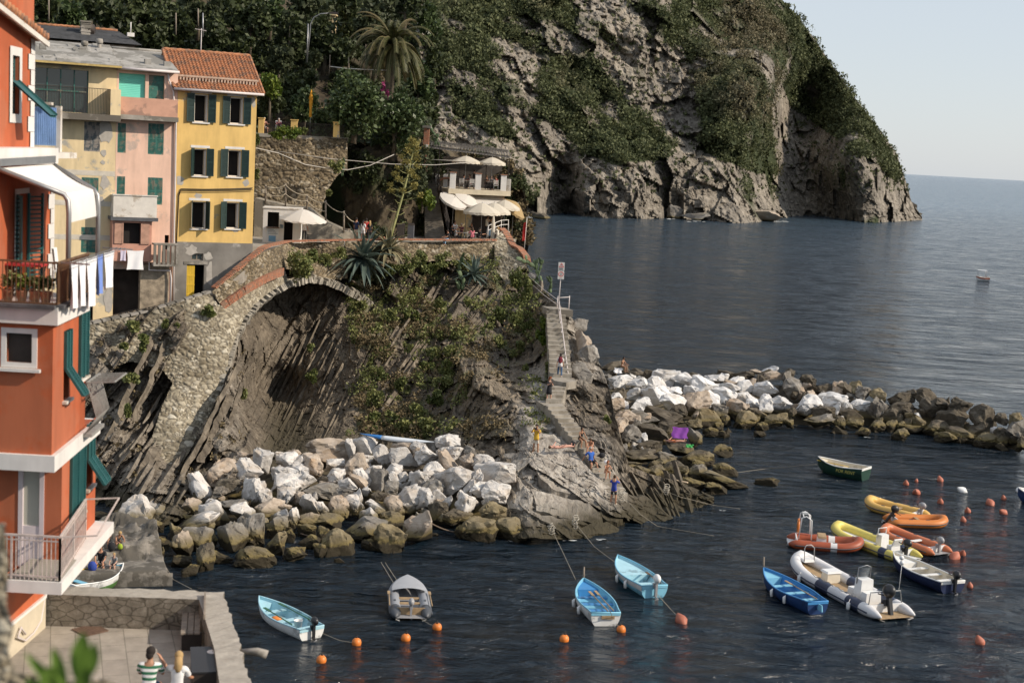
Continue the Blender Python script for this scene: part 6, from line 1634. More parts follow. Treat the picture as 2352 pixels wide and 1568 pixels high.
# ---- blurred plant and stones right in front of the camera
def foreground():
    W=stone_sheet('near_wall',[(-60,1195),(12,1200),(22,1300),(16,1390),(34,1440),(20,1495),(38,1540),(110,1552),(175,1566),(240,1556),(330,1600),(-60,1600)],TPS([(0,1200,9.8),(0,1600,9.4),(300,1600,9.6),(100,1400,9.6)]),M_RUBBLE,3.0,9.0,.03,1.3)
    tag(W,'blurred pale stone wall edge in the bottom left corner','stone wall')
    c=at(140,1590,D=6.2);P=thing('leafy_plant','out of focus green plant tip in front of the courtyard at bottom left','plant',c);st=MB()
    for (u0,v0,u1,v1,w) in ((176,1560,192,1452,24),(205,1555,218,1475,18),(150,1585,122,1486,16),(140,1590,60,1500,13),(120,1600,112,1530,28),(180,1600,200,1535,22),(90,1600,66,1555,18)):
        a,b_=at(u0,v0,D=6.2)-c,at(u1,v1,D=6.1)-c;d=b_-a;mb=MB();mb.smooth=True;sd=Vector((d.z,.15,-d.x)).normalized();W_=w*px(6.2)
        rows=[mb.add([a+d*t-sd*W_*math.sin(math.pi*min(1,t*.93+.04))**.8,a+d*t+Vector((0,.012,0)),a+d*t+sd*W_*math.sin(math.pi*min(1,t*.93+.04))**.8]) for t in [k/10 for k in range(11)]]
        for p,q in zip(rows,rows[1:]):mb.q(p,p+1,q+1,q);mb.q(p+1,p+2,q+2,q+1)
        mb.build('leaf',L_FG,P);st.tube([(0,0,-.05),a*.5,a],[.006,.005,.003],5)
    st.build('stem',M_BARK,P)
foreground()
# ------------------------------------------------------------------ walls and garden above the terrace
UW=TPS([(580,318,119),(580,560,117),(700,318,119.5),(700,545,118),(800,320,121),(760,545,119),(800,450,120.5)])
tag(stone_sheet('garden_wall',[(560,316),(690,312),(800,318),(800,390),(775,405),(758,430),(742,470),(738,505),(745,550),(560,550)],UW,M_DRYWALL,cell=2.3),'tall brown rubble stone wall behind the kiosk below the sun deck','stone wall')
gz=at(640,308,D=119).z
gp=[at(560,312,D=119),at(700,312,D=119.4),at(800,316,D=121),at(800,300,D=128),at(560,300,D=128)]
ground('garden_deck',[(p.x,p.y,gz) for p in gp],M_PAVE,.3)
def deck():
    F=thing('deck_fence','dark iron fence between ochre pillars along the sun deck','fence',at(670,300,D=119.6),0);o=F.location
    for u,w in ((600,12),(676,15),(773,14)):
        c=at(u,300,D=119.6)-o;mb=MB();hw=w*px(119.6)/2;mb.bx(c.x-hw,c.x+hw,-.2,.2,gz-o.z,gz-o.z+1.2);mb.bx(c.x-hw-.05,c.x+hw+.05,-.25,.25,gz-o.z+1.202,gz-o.z+1.27);mb.build('pillar',M_YEL,F)
    a,b=at(606,300,D=119.6)-o,at(790,300,D=119.6)-o;mb=MB();z=gz-o.z
    for k in range(74):x=lerp(a.x,b.x,k/73);mb.bx(x-.012,x+.012,-.012,.012,z+.05,z+1.0)
    for h in (.08,1.0):mb.bx(a.x,b.x,-.02,.02,z+h,z+h+.04)
    mb.build('railing',M_IRON,F)
    c=at(713,268,D=120.5);c.z=gz;P=thing('closed_parasol','closed bright orange parasol standing on the sun deck','parasol',c);mb=MB();mb.tube([(0,0,0),(0,0,3.0)],.03,6);mb.build('pole',M_METAL,P)
    mb=MB();H=at(713,206,D=120.5).z-gz;mb.lathe([(.06,H-2.3),(.13,H-2.2),(.10,H-1.7),(.16,H-1.0),(.15,H-.8),(.2,H-.75),(.03,H)],9);mb.build('canopy',paint('orange_cloth',(.62,.28,.02),.85,.08,3),P)
deck()
def lamp():
    c=at(706,105,D=131);L=thing('street_lamp','street lamp with curved arm over the garden slope','street lamp',c);H=at(706,55,D=131).z-c.z
    mb=MB();mb.tube([(0,0,-1.5),(0,0,H)],.06,8);mb.tube([(0,0,-1.5),(.18,0,H*.5),(.22,0,H),(.5,0,H+.6),(1.1,0,H+.95),(1.9,0,H+1.05)],.045,7);mb.build('pole',M_METAL,L)
    mb=MB();mb.box((2.25,0,H+1.08),(.9,.28,.16),None,.8);mb.build('lamp_head',M_IRON,L)
lamp()
def garden_bits():
    F=thing('wire_fence','low wire fence with white rail on the garden slope left of the palm','fence',at(800,155,D=127));o=F.location;mb=MB()
    pts=[at(u,v,D=127)-o for u,v in ((757,153),(800,158),(838,160),(890,162))];mb.tube(pts,.04,5);mb.build('rail',M_OFFW,F)
    for p,h in zip(pts,(1.0,1.0,2.2,1.0)):q=MB();q.tube([p+Vector((0,0,-.6)),p+Vector((0,0,h))],.035,5);q.build('post',M_WOOD,F)
    for i,(u,v0,v1,D) in enumerate(((466,30,85,121),(455,20,60,123),(112,0,50,118),(404,30,80,124))):
        a,b=at(u,v1,D=D),at(u,v0,D=D);q=MB();q.tube([a,b],.06,6);tag(q.build('garden_post',M_METAL if i == 0 else M_WOOD),['tall pale metal post among the trees above the yellow house','wooden garden stake left of the tall pale metal post','dark stake among the trees above the slate roof','short wooden stake in the garden above the row of houses'][i],'post','posts in the garden')
    c=at(758,58,D=146);q=MB();q.bx(-.5,.5,0,1.5,-3,.9);q.box((0,.7,1.0),(1.3,2,.12));tag(q.build('garden_hut',M_CREAM,None,c),'sunlit cream hut wall glimpsed through the trees behind the street lamp','hut')
garden_bits()

# ------------------------------------------------------------------ rock stairs, rope fence, kiosk and bench on the terrace
def stairs_up():
    mb=MB();n=34;m=paint('old_stair_stone',(.15,.13,.105),.9,.35,2,bmp=.6)
    a,b=at(1000,534,D=124.5),at(985,384,D=133);a.z=TZ;
    for k in range(n):
        t=k/n;c=a.lerp(b,t);w=lerp(46,20,t)*px(c.y);z0,z1=c.z-1.5,lerp(a.z,b.z,(k+1)/n)
        mb.bx(c.x-w/2,c.x+w/2,c.y,c.y+(b.y-a.y)/n+.5,z0,z1)
    tag(mb.build('rock_stairs',m),'steep dark stone staircase climbing beside the cafe to the brick column','stairs')
    R_=thing('stair_railing','dark rusty railing of bars slanting along the cafe side of the stone stairs','railing',a);mb=MB()
    for d in (0,.35,.7,1.05):mb.tube([at(1030,533,D=124)-a+Vector((0,0,d)),at(1012,455,D=128)-a+Vector((0,0,d)),at(992,378,D=132.5)-a+Vector((0,0,d))],.035,5)
    mb.build('bars',M_IRON,R_)
    for k in range(7):
        t=k/6;p=at(lerp(1030,992,t),lerp(533,378,t),D=lerp(124,132.5,t))-a;q=MB();q.tube([p+Vector((0,0,-.3)),p+Vector((0,0,1.1))],.04,5);q.build('post',M_IRON,R_)
stairs_up()
def rope_fence():
    P=[(610,424,462,115.5),(656,421,470,115.6),(705,446,476,115.8),(748,460,510,116),(790,484,528,116.4),(820,508,534,117)]
    F=thing('rope_fence','wooden post and rope fence following the ramp behind the kiosk','fence',at(656,470,D=115.6));o=F.location;tops=[]
    for u,v0,v1,D in P:
        a,b=at(u,v1,D=D),at(u,v0,D=D);q=MB();q.tube([a-o-Vector((0,0,.2)),b-o],.075,7);q.build('post',M_WOOD,F);tops.append((a,b))
    for lv in (0.08,.5):
        q=MB()
        for (a,b),(c,d) in zip(tops,tops[1:]):
            p0,p1=b.lerp(a,lv)-o,d.lerp(c,lv)-o
            if lv>.3 and a.z<14.5:continue
            q.tube([p0.lerp(p1,t)-Vector((0,.08,.9*t*(1-t))) for t in [k/8 for k in range(9)]],.035,5)
        q.build('rope',paint('rope',(.42,.36,.27),.9,.2,6),F)
    mb=MB();n=14                                # ramp wall the fence stands on
    pts=[(585,455,115.4),(610,462,115.5),(656,472,115.6),(705,478,115.8),(748,511,116),(790,530,116.4),(825,540,117)]
    for (a,b,c),(d,e,f) in zip(pts,pts[1:]):
        p,q=at(a,b,D=c),at(d,e,D=f);mb.poly([(p.x,p.y,TZ-.1),(q.x,q.y,TZ-.1),q,p]);mb.poly([p,q,q+Vector((0,2.2,0)),p+Vector((0,2.2,0))])
    tag(mb.build('ramp',paint('ramp_render',(.30,.265,.21),.92,.3,1.2,bmp=.5,dirt=(.17,.15,.12),dirt_amt=.35)),'plastered ramp wall rising behind the kiosk to the left','ramp')
rope_fence()
def parasol(name,label,c,r,h,rim,n,mat,group,tilt=(0,0),pole=M_METAL,frill=.22):
    P=thing(name,label,'parasol',c,0,group);mb=MB();T=Euler((tilt[0],tilt[1],0)).to_matrix()
    def tp(p):return Vector((0,0,rim))+T @(Vector(p)-Vector((0,0,rim)))
    q=MB();q.tube([(0,0,0),tp((0,0,rim)),tp((0,0,h+.08))],.03,7);q.build('pole',pole,P)
    rings=6
    for k in range(n):
        a0,a1=6.2832*k/n,6.2832*(k+1)/n
        row=[]
        for j in range(rings+1):
            t=j/rings;z=h+(rim-h)*t**1.35;rr=r*t
            row.append([tp((rr*math.cos(lerp(a0,a1,s))*(1-.035*t*math.sin(3.1416*s)),rr*math.sin(lerp(a0,a1,s))*(1-.035*t*math.sin(3.1416*s)),z-.04*t*math.sin(3.1416*s))) for s in (0,.25,.5,.75,1)])
        row.append([tp((r*1.0*math.cos(lerp(a0,a1,s)),r*1.0*math.sin(lerp(a0,a1,s)),rim-frill+.03*math.cos(s*12.56))) for s in (0,.25,.5,.75,1)])
        for x,y in zip(row,row[1:]):
            for s in range(4):mb.poly([x[s],y[s],y[s+1],x[s+1]])
    mb.build('canopy',mat,P);q=MB()
    for k in range(n):a=6.2832*k/n;q.tube([tp((0,0,h-.06)),tp((r*.97*math.cos(a),r*.97*math.sin(a),rim-.03))],.012,4,False)
    q.build('ribs',M_METAL,P);return P
def canvas_mat(name,c):
    m,nt,b=newmat(name);p=obj_pos(nt);cc=ramp(nt,noisef(nt,p,2,4),[(.3,tuple(x*.93 for x in c)),(.7,c)]);nt.links.new(cc,b.inputs['Base Color']);b.inputs['Roughness'].default_value=.9
    tr=N(nt,'ShaderNodeBsdfTranslucent');nt.links.new(mixc(nt,1,cc,(1,.88,.68),'MULTIPLY'),tr.inputs[0]);mx=N(nt,'ShaderNodeMixShader');mx.inputs[0].default_value=.3
    out=nt.nodes['Material Output'];nt.links.new(b.outputs[0],mx.inputs[1]);nt.links.new(tr.outputs[0],mx.inputs[2]);nt.links.new(mx.outputs[0],out.inputs[0]);return m
M_PCREAM=canvas_mat('cream_parasol',(.72,.66,.55));M_PWHITE=canvas_mat('white_parasol',(.78,.74,.68));M_PTAN=canvas_mat('tan_parasol',(.50,.36,.18))
def kiosk():
    c=at(645,556,D=110);c.z=TZ;K=thing('kiosk','small white ticket kiosk with cream side and open serving hatch','kiosk',c,R(6));s=px(110)
    x0,x1=-42*s,44*s;h=78*s;d=2.3
    hx=(-32*s,-6*s,36*s,70*s);dx=(6*s,26*s,.02,66*s)
    mb=MB();wall_front(mb,x0,x1,0,h,[hx,dx],.1);shell(mb,x0,x1,0,h,d);mb.poly([(x0,0,h),(x1,0,h),(x1,d,h),(x0,d,h)]);mb.build('wall',M_WHITE,K)
    mb=MB();mb.poly([(x0-.012,.1,.05),(x0-.012,d,.05),(x0-.012,d,h-.1),(x0-.012,.1,h-.1)][::-1]);mb.build('side_panel',M_CREAM,K)
    mb=MB();mb.poly([(x0+.1,1,.02),(x1-.1,1,.02),(x1-.1,1,h-.1),(x0+.1,1,h-.1)]);mb.build('interior',M_DARK,K)
    mb=MB();mb.bx(hx[0]-.05,hx[1]+.05,-.3,-.002,hx[2]-.07,hx[2]);mb.build('counter',M_BWOOD,K)
    def poster(x,z,w,hh,m):q=MB();q.bx(x,x+w,-.03,-.003,z,z+hh);return q.build('poster',m,K)
    pw=paint('poster_white',(.62,.64,.64),.6,.05,3);pb=paint('poster_blue',(.16,.33,.5),.6,.25,2)
    a=poster(-32*s,18*s,26*s,15*s,pw);q=MB()
    for k in range(4):q.bx(-30*s,-8*s-k*.1,-.036,-.031,(20+3.2*k)*s,(21.2+3.2*k)*s)
    q.build('print_lines',paint('print_grey',(.2,.22,.25),.7,.1,4),a)
    poster(-28*s,3*s,16*s,13*s,pb);a=poster(-4*s,33*s,9*s,30*s,pw);poster(-3.6*s,34*s,8*s,9*s,pb);poster(30*s,34*s,11*s,22*s,pw)
    mb=MB();mb.bx(x0-.05,x1+.05,-.06,d+.05,h+.003,h+.08);mb.build('roof',M_OFFW,K)
    p=at(694,556,D=109.2);p.z=TZ;parasol('parasol','big white octagonal parasol in front of the kiosk',p,54*s,2.75,1.98,8,M_PWHITE,None,(R(4),R(2)),M_IRON,.12)
kiosk()
def benchy():
    a,b=at(706,545,D=116),at(804,545,D=117.2);a.z=b.z=TZ;B=thing('long_bench','long grey timber bench against the ramp wall right of the kiosk','bench',a);d=b-a
    q=MB();q.bar(Vector((0,-.2,.45)),d+Vector((0,-.2,.45)),.16,.06);q.bar(Vector((0,0,.45)),d+Vector((0,0,.45)),.16,.06);q.build('seat',M_WOOD,B)
    q=MB()
    for h in (.68,.9):q.bar(Vector((0,.16,h)),d+Vector((0,.16,h)),.05,.14)
    q.build('backrest',M_WOOD,B)
    for k in range(5):q=MB();p=d*(k/4*.96+.02);q.bx(p.x-.04,p.x+.04,p.y-.22,p.y+.22,0,.416);q.bx(p.x-.03,p.x+.03,p.y+.19,p.y+.24,.416,.95);q.build('leg',M_IRON,B)
    for u,w,h,lab in ((920,17,1.25,'dark litter bin with white tag by the rock left of the stairs'),(943,14,1.3,'grey slatted litter bin right of the dark one')):
        c=at(u,548,D=121.5);c.z=TZ;K=thing('litter_bin',lab,'bin',c,0,'terrace bins');hw=w*px(121.5)/2;q=MB();q.bx(-hw,hw,-.35,.35,.05,h);
        for k in range(7):q.bx(-hw+.02+k*hw*.28,-hw+.06+k*hw*.28,-.37,-.351,.08,h-.05)
        q.build('body',paint('bin_brown' if u<930 else 'bin_grey',(.07,.055,.045) if u<930 else (.10,.10,.11),.6,.2,4),K);q=MB();q.box((0,0,h+.09),(hw*2.1,.75,.17),None,.8);q.build('lid',M_IRON,K)
    c=at(876,549,D=116.5);c.z=TZ;K=thing('planter','terracotta pot with a small shrub by the terrace edge','planter',c);q=MB();q.lathe([(.02,0),(.17,0),(.25,.42),(.28,.44),(.28,.5),(.24,.5),(.02,.47)],12);q.build('pot',M_BRICK,K);q=MB()
    for _ in range(4):q.leaves((rnd.uniform(-.15,.15),0,.9+rnd.uniform(-.2,.3)),(.26,.26,.35),50,.12,.3)
    q.build('shrub',L_GREY,K)
benchy()

# ------------------------------------------------------------------ cafe on two levels
def cafe():
    def pt(u,v,D):return at(u,v,D=D)
    c=at(1100,540,D=128);c.z=TZ;K=thing('cafe','two storey cliff cafe with white pillars, a cream slab and a white awning','cafe',c);o=Vector(K.location)
    sl0,sl1=pt(1033,437,127.5),pt(1168,442,129.5);zs=17.42
    def prism(P,z0,z1,mat,name,par=K):
        q=MB();P=[Vector(p)-o for p in P]
        q.poly([(p.x,p.y,z1-o.z) for p in P]);q.poly([(p.x,p.y,z0-o.z) for p in P][::-1])
        for a,b in zip(P,P[1:]+P[:1]):q.poly([(a.x,a.y,z0-o.z),(b.x,b.y,z0-o.z),(b.x,b.y,z1-o.z),(a.x,a.y,z1-o.z)])
        return q.build(name,mat,par)
    bk=Vector((-.4,7,0))
    prism([sl0+Vector((-.1,-.15,0)),sl1+Vector((.2,-.15,0)),sl1+bk,sl0+bk+Vector((-2.2,0,0))],16.98,17.42,paint('cream_slab',(.52,.45,.33),.85,.1,2),'floor_slab')
    zp=at(1100,400,D=128).z
    for u in (1038.5,1096.5,1155.5):
        f=(u-1033)/135;b=sl0.lerp(sl1,f);w=13*px(128)/2
        prism([b+Vector((-w,0,0)),b+Vector((w,.05,0)),b+Vector((w,.55,0)),b+Vector((-w,.5,0))],17.423,zp,M_WHITE,'pillar')
        prism([b+Vector((-w-.06,-.06,0)),b+Vector((w+.06,-.02,0)),b+Vector((w+.06,.6,0)),b+Vector((-w-.06,.56,0))],zp+.003,zp+.07,M_BRICK,'pillar_cap')
    q=MB()
    for h in (.45,1.0):q.bar(sl0-o+Vector((0,.25,zs-sl0.z+h)),sl1-o+Vector((0,.25,zs-sl1.z+h)),.03)
    for k in range(60):p=sl0.lerp(sl1,k/59)-o;q.bar((p.x,p.y+.25,zs-o.z),(p.x,p.y+.25,zs-o.z+1.0),.014)
    q.build('railing',M_IRON,K)
    # pergola roof
    r0,r1=pt(984,337,128.5),pt(1172,361,130.5);q=MB();b2=Vector((-.3,6.5,.5))
    q.bar(r0-o,r1-o,.14,.2);q.bar(r0+b2-o,r1+b2-o,.14,.2)
    for k in range(30):p=r0.lerp(r1,k/29)-o;q.bar(p+Vector((0,-.3,.14)),p+b2+Vector((0,0,.12)),.07,.05)
    for k in range(9):f=k/8;p=r0-o+b2*f;q.bar(p+Vector((0,0,.19)),r1-o+b2*f+Vector((0,0,.19)),.4,.02)
    rf=q.build('pergola',paint('weathered_dark_timber',(.20,.185,.17),.8,.3,4),K)
    for u in (1010,1058,1118,1170):
        for b3 in (Vector((0,0,0)),b2):q=MB();p=r0.lerp(r1,(u-984)/188)-o+b3;q.bar(p,(p.x,p.y,zs-o.z),.07);q.build('pergola_post',M_IRON,rf)
    # back walls and ground storey
    prism([sl0+Vector((.4,4.2,0)),sl1+Vector((-.6,4.2,0)),sl1+Vector((-.6,6.8,0)),sl0+Vector((.4,6.8,0))],TZ,16.97,M_DIM,'ground_floor')
    prism([sl0+Vector((-2.2,6.4,0)),sl1+Vector((-.8,6.4,0)),sl1+Vector((-.8,6.9,0)),sl0+Vector((-2.2,6.9,0))],17.43,20.2,M_DIM,'back_wall')
    for ua,ub,va,vb,D,m in ((1046,1068,476,508,130.5,M_CREAM),(1070,1082,474,508,131,M_CREAM),(1086,1150,484,508,131.6,M_IRON)):
        a,b=pt(ua,va,D),pt(ub,vb,D);q=MB();q.bx(a.x-o.x,b.x-o.x,a.y-o.y,a.y-o.y+.12,TZ-o.z,a.z-o.z);q.build('bar_front',m,K)
    a,b=pt(1048,474,130.3),pt(1056,482,130.3);q=MB();q.bx(pt(1070,474,129.9).x-o.x,pt(1082,474,129.9).x-o.x,129.9-o.y,130.05-o.y,pt(1070,483,129.9).z-o.z,pt(1070,475,129.9).z-o.z);q.build('menu_board',M_OFFW,K)
    # awning with scalloped edge
    q=MB();A0,A1=pt(1048,443,129.5),pt(1160,446,131);E0,E1=pt(1066,463,127.6),pt(1156,468,129)
    def aw(s,t):
        if t<.85:return A0.lerp(A1,s).lerp(E0.lerp(E1,s),t/.85)-o
        p=E0.lerp(E1,s)-o;return p+Vector((0,-.02,-(t-.85)/.15*(.28+.06*math.cos(s*100))))
    q.grid(96,12,aw);q.build('awning',M_PWHITE,K)
    # air conditioner, lamp box, white parapets on the left
    a=pt(1166,428,130);q=MB();q.bx(-.28,.28,0,.4,-.65,.65)
    for k in range(11):q.bx(-.25,.25,-.015,-.001,-.58+.11*k,-.53+.11*k)
    q.build('air_conditioner',M_OFFW,K,a-o)
    for u,w in ((1004,9),(1023,10)):p=pt(u,414,131);q=MB();q.bx(-w*.02,w*.02,0,.2,-.65,.55);q.build('parapet_pillar',M_WHITE,K,p-o)
    # curved brick arch under the upper floor at left
    q=MB();L=[pt(1007+36*k/10,415-6*math.sin(math.pi*k/10),130.4)-o for k in range(11)];q.tube(L,.12,6);q.build('brick_arch',M_BRICK,K)
    C=at(977,372,D=127.5);q=MB();H=at(977,294,D=127.5).z-C.z;q.bx(-.24,.24,-.24,.24,-.8,H)
    cr=thing('brick_column','orange brick column with stone cap at the top of the stairs','column',C);q.build('shaft',M_BRICK,cr);q=MB();q.bx(-.38,.38,-.38,.38,H+.003,H+.22);q.build('cap',M_CONC,cr);q=MB();q.bx(.0,.2,-.4,-.241,H*.42,H*.52);q.build('lamp',M_OFFW,cr)
    P='cream parasols of the cafe'
    def par(u,v,D,rpx,rim_v,zfloor,label,mat=M_PCREAM,tilt=(0,0),n=8):
        top=at(u,v,D=D);rim=at(u,rim_v,D=D);b=Vector((top.x,top.y,zfloor));parasol('parasol',label,b,rpx*px(D),top.z-zfloor,rim.z-zfloor,n,mat,P,tilt)
    par(1071,358,129.2,32,370,17.43,'cream parasol on the upper cafe terrace, left of two');par(1131,361,130,31,374,17.43,'cream parasol on the upper cafe terrace, right of two')
    par(1108,466,124.5,43,487,TZ,'large cream parasol at the front of the lower cafe terrace');par(1136,465,126.5,38,486,TZ,'cream parasol behind the large front one on the lower terrace');par(1160,459,128.5,35,477,TZ,'cream parasol at the seaward corner of the lower terrace')
    par(1180,462,130.5,34,478,TZ-.5,'tan parasol tilted steeply towards the sea beside the cafe',M_PTAN,(R(10),R(38)))
    par(1042,452,127.0,34,459,TZ,'white parasol tipped sideways left of the cafe awning',M_PWHITE,(R(20),R(24)),4);par(1072,447,128.0,30,454,TZ,'white parasol tipped over behind the other tipped one',M_PWHITE,(R(22),R(28)),4)
    c=at(1131,545,D=123.4);c.z=TZ;Q=thing('closed_parasol','closed cream striped parasol at the terrace corner','parasol',c);q=MB();q.tube([(0,0,0),(0,0,2.6)],.03,6);q.build('pole',M_METAL,Q);q=MB();q.lathe([(.12,.35),(.18,.8),(.16,1.4),(.14,1.9),(.06,2.5),(.01,2.6)],9);q.build('canopy',M_PCREAM,Q)
    # white railing and corner wall
    Rl=thing('white_railing','white tubular railing beside the lower cafe terrace steps','railing',at(1130,540,D=123));o2=Rl.location;q=MB();L=[(1118,536,122.6),(1122,518,122.6),(1152,506,125.5),(1168,505,127),(1168,535,127)]
    for dz in (0,-.4):q.tube([at(a,b,D=d)-o2+Vector((0,0,dz)) for a,b,d in L],.03,6)
    q.build('rails',M_WHITE,Rl)
    for u,v,d in ((1122,518,122.6),(1137,512,124),(1152,506,125.5),(1168,505,127)):p=at(u,v,D=d)-o2;q=MB();q.tube([p,p-Vector((0,0,1.0))],.03,6);q.build('post',M_WHITE,Rl)
    # tables and chairs
    def table(u,v,D,z,lab):
        c=at(u,v,D=D);c.z=z;T=thing('cafe_table',lab,'table',c,0,'cafe tables');q=MB();q.lathe([(.02,.72),(.4,.72),(.4,.75),(.02,.75)],14);q.build('tabletop',M_WHITE,T);q=MB();q.tube([(0,0,.02),(0,0,.715)],.03,6);q.lathe([(.02,0),(.22,0),(.2,.03),(.02,.04)],10);q.build('pedestal',M_METAL,T)
    def chair(u,v,D,z,rot,lab):
        c=at(u,v,D=D);c.z=z;T=thing('cafe_chair',lab,'chair',c,rot,'cafe chairs');q=MB();q.bx(-.2,.2,-.2,.2,.42,.46);q.build('seat',M_OFFW,T);q=MB()
        for k in range(4):q.bx(-.2,.2,.19,.22,.55+.1*k,.62+.1*k)
        q.bx(-.22,-.19,.18,.23,.46,.95);q.bx(.19,.22,.18,.23,.46,.95);q.build('backrest',M_OFFW,T)
        for x in (-.18,.18):
            for y in (-.18,.18):q=MB();q.tube([(x,y,.415),(x*1.1,y*1.1,0)],.018,5);q.build('leg',M_METAL,T)
    table(1066,545,124.6,TZ,'small white round table on the left of the lower cafe terrace');table(1092,545,125.4,TZ,'small white round table under the big front parasol');table(1140,540,126.4,TZ,'small white round table near the closed parasol')
    table(1070,425,129,17.43,'small white table on the left of the upper cafe terrace');table(1126,428,130,17.43,'small white table on the right of the upper cafe terrace')
    chair(1168,536,126.8,TZ,R(30),'empty white chair at the seaward end of the lower terrace');chair(1156,538,127.4,TZ,R(200),'empty white chair facing the one at the seaward end');chair(1060,430,128.4,17.43,R(180),'white chair behind the upper railing at left');chair(1084,430,128.6,17.43,R(180),'white chair behind the upper railing in the middle bay');chair(1139,432,129.3,17.43,R(180),'tall backed white chair at the right of the upper terrace');chair(1078,545,123.5,TZ,R(180),'white chair with its back to the terrace wall')
    # cliff-edge wall that steps down behind the cafe corner
    ET=TPS([(1136,552,121),(1160,530,123),(1206,600,118.5),(1140,640,117.5),(1175,560,121),(1130,600,119.6),(1205,640,117)])
    ew=stone_sheet('corner_wall',[(1134,552),(1152,528),(1160,534),(1176,566),(1192,572),(1208,592),(1211,606),(1198,622),(1185,640),(1176,690),(1150,730),(1135,740),(1150,690),(1160,650),(1136,618)],ET,M_RUBBLE,cell=2.8)
    tag(ew,'sunlit rubble wall at the seaward corner stepping down from the terrace','stone wall');strip('brick_coping',[(1153,528,123),(1162,538,122.4),(1178,566,120.6),(1194,573,119.6),(1209,592,118.6),(1212,608,118)],4.5,.6,M_BRICK,ew,34)
    # flag
    c=at(1203,585,D=121);Fl=thing('flag','furled red flag on a thin pole at the terrace corner','flag',c);q=MB();H=at(1206,498,D=121).z-c.z;q.tube([(0,0,0),(.1,0,H)],.035,6);q.build('pole',M_OFFW,Fl);q=MB();q.smooth=True
    q.grid(8,16,lambda s,t:(.06-(.18+.1*t)*s+.04*math.sin(s*16+t*3),.1*math.sin(s*14),H*(.86-.48*t)-.05*s));q.build('cloth',paint('red_cloth',(.55,.035,.03),.85,.15,4),Fl)
cafe()
# ------------------------------------------------------------------ wires
def wire(label,pts,r=.022):
    o=at(*pts[0][:2],D=pts[0][2]);q=MB();q.tube([at(a,b,D=c)-o for a,b,c in pts],r,5);tag(q.build('cable',paint('pale_cable',(.42,.39,.35),.8,.1,4),None,o),label,'cable')
wire('long sagging pale cable from the yellow house across the stone wall',[(588,430-90,99),(640,352,108),(700,378,115),(760,388,118),(800,390,119),(850,380,121),(905,355,122)],.035)
wire('straight pale cable from the stone wall to the upper parasols',[(632,347,117),(760,365,119),(900,377,121),(1000,379,124),(1080,373,127)],.03)
wire('short pale cable from the brick column to the upper parasols',[(975,366,126.5),(1020,368,127),(1068,370,127.5)],.025)
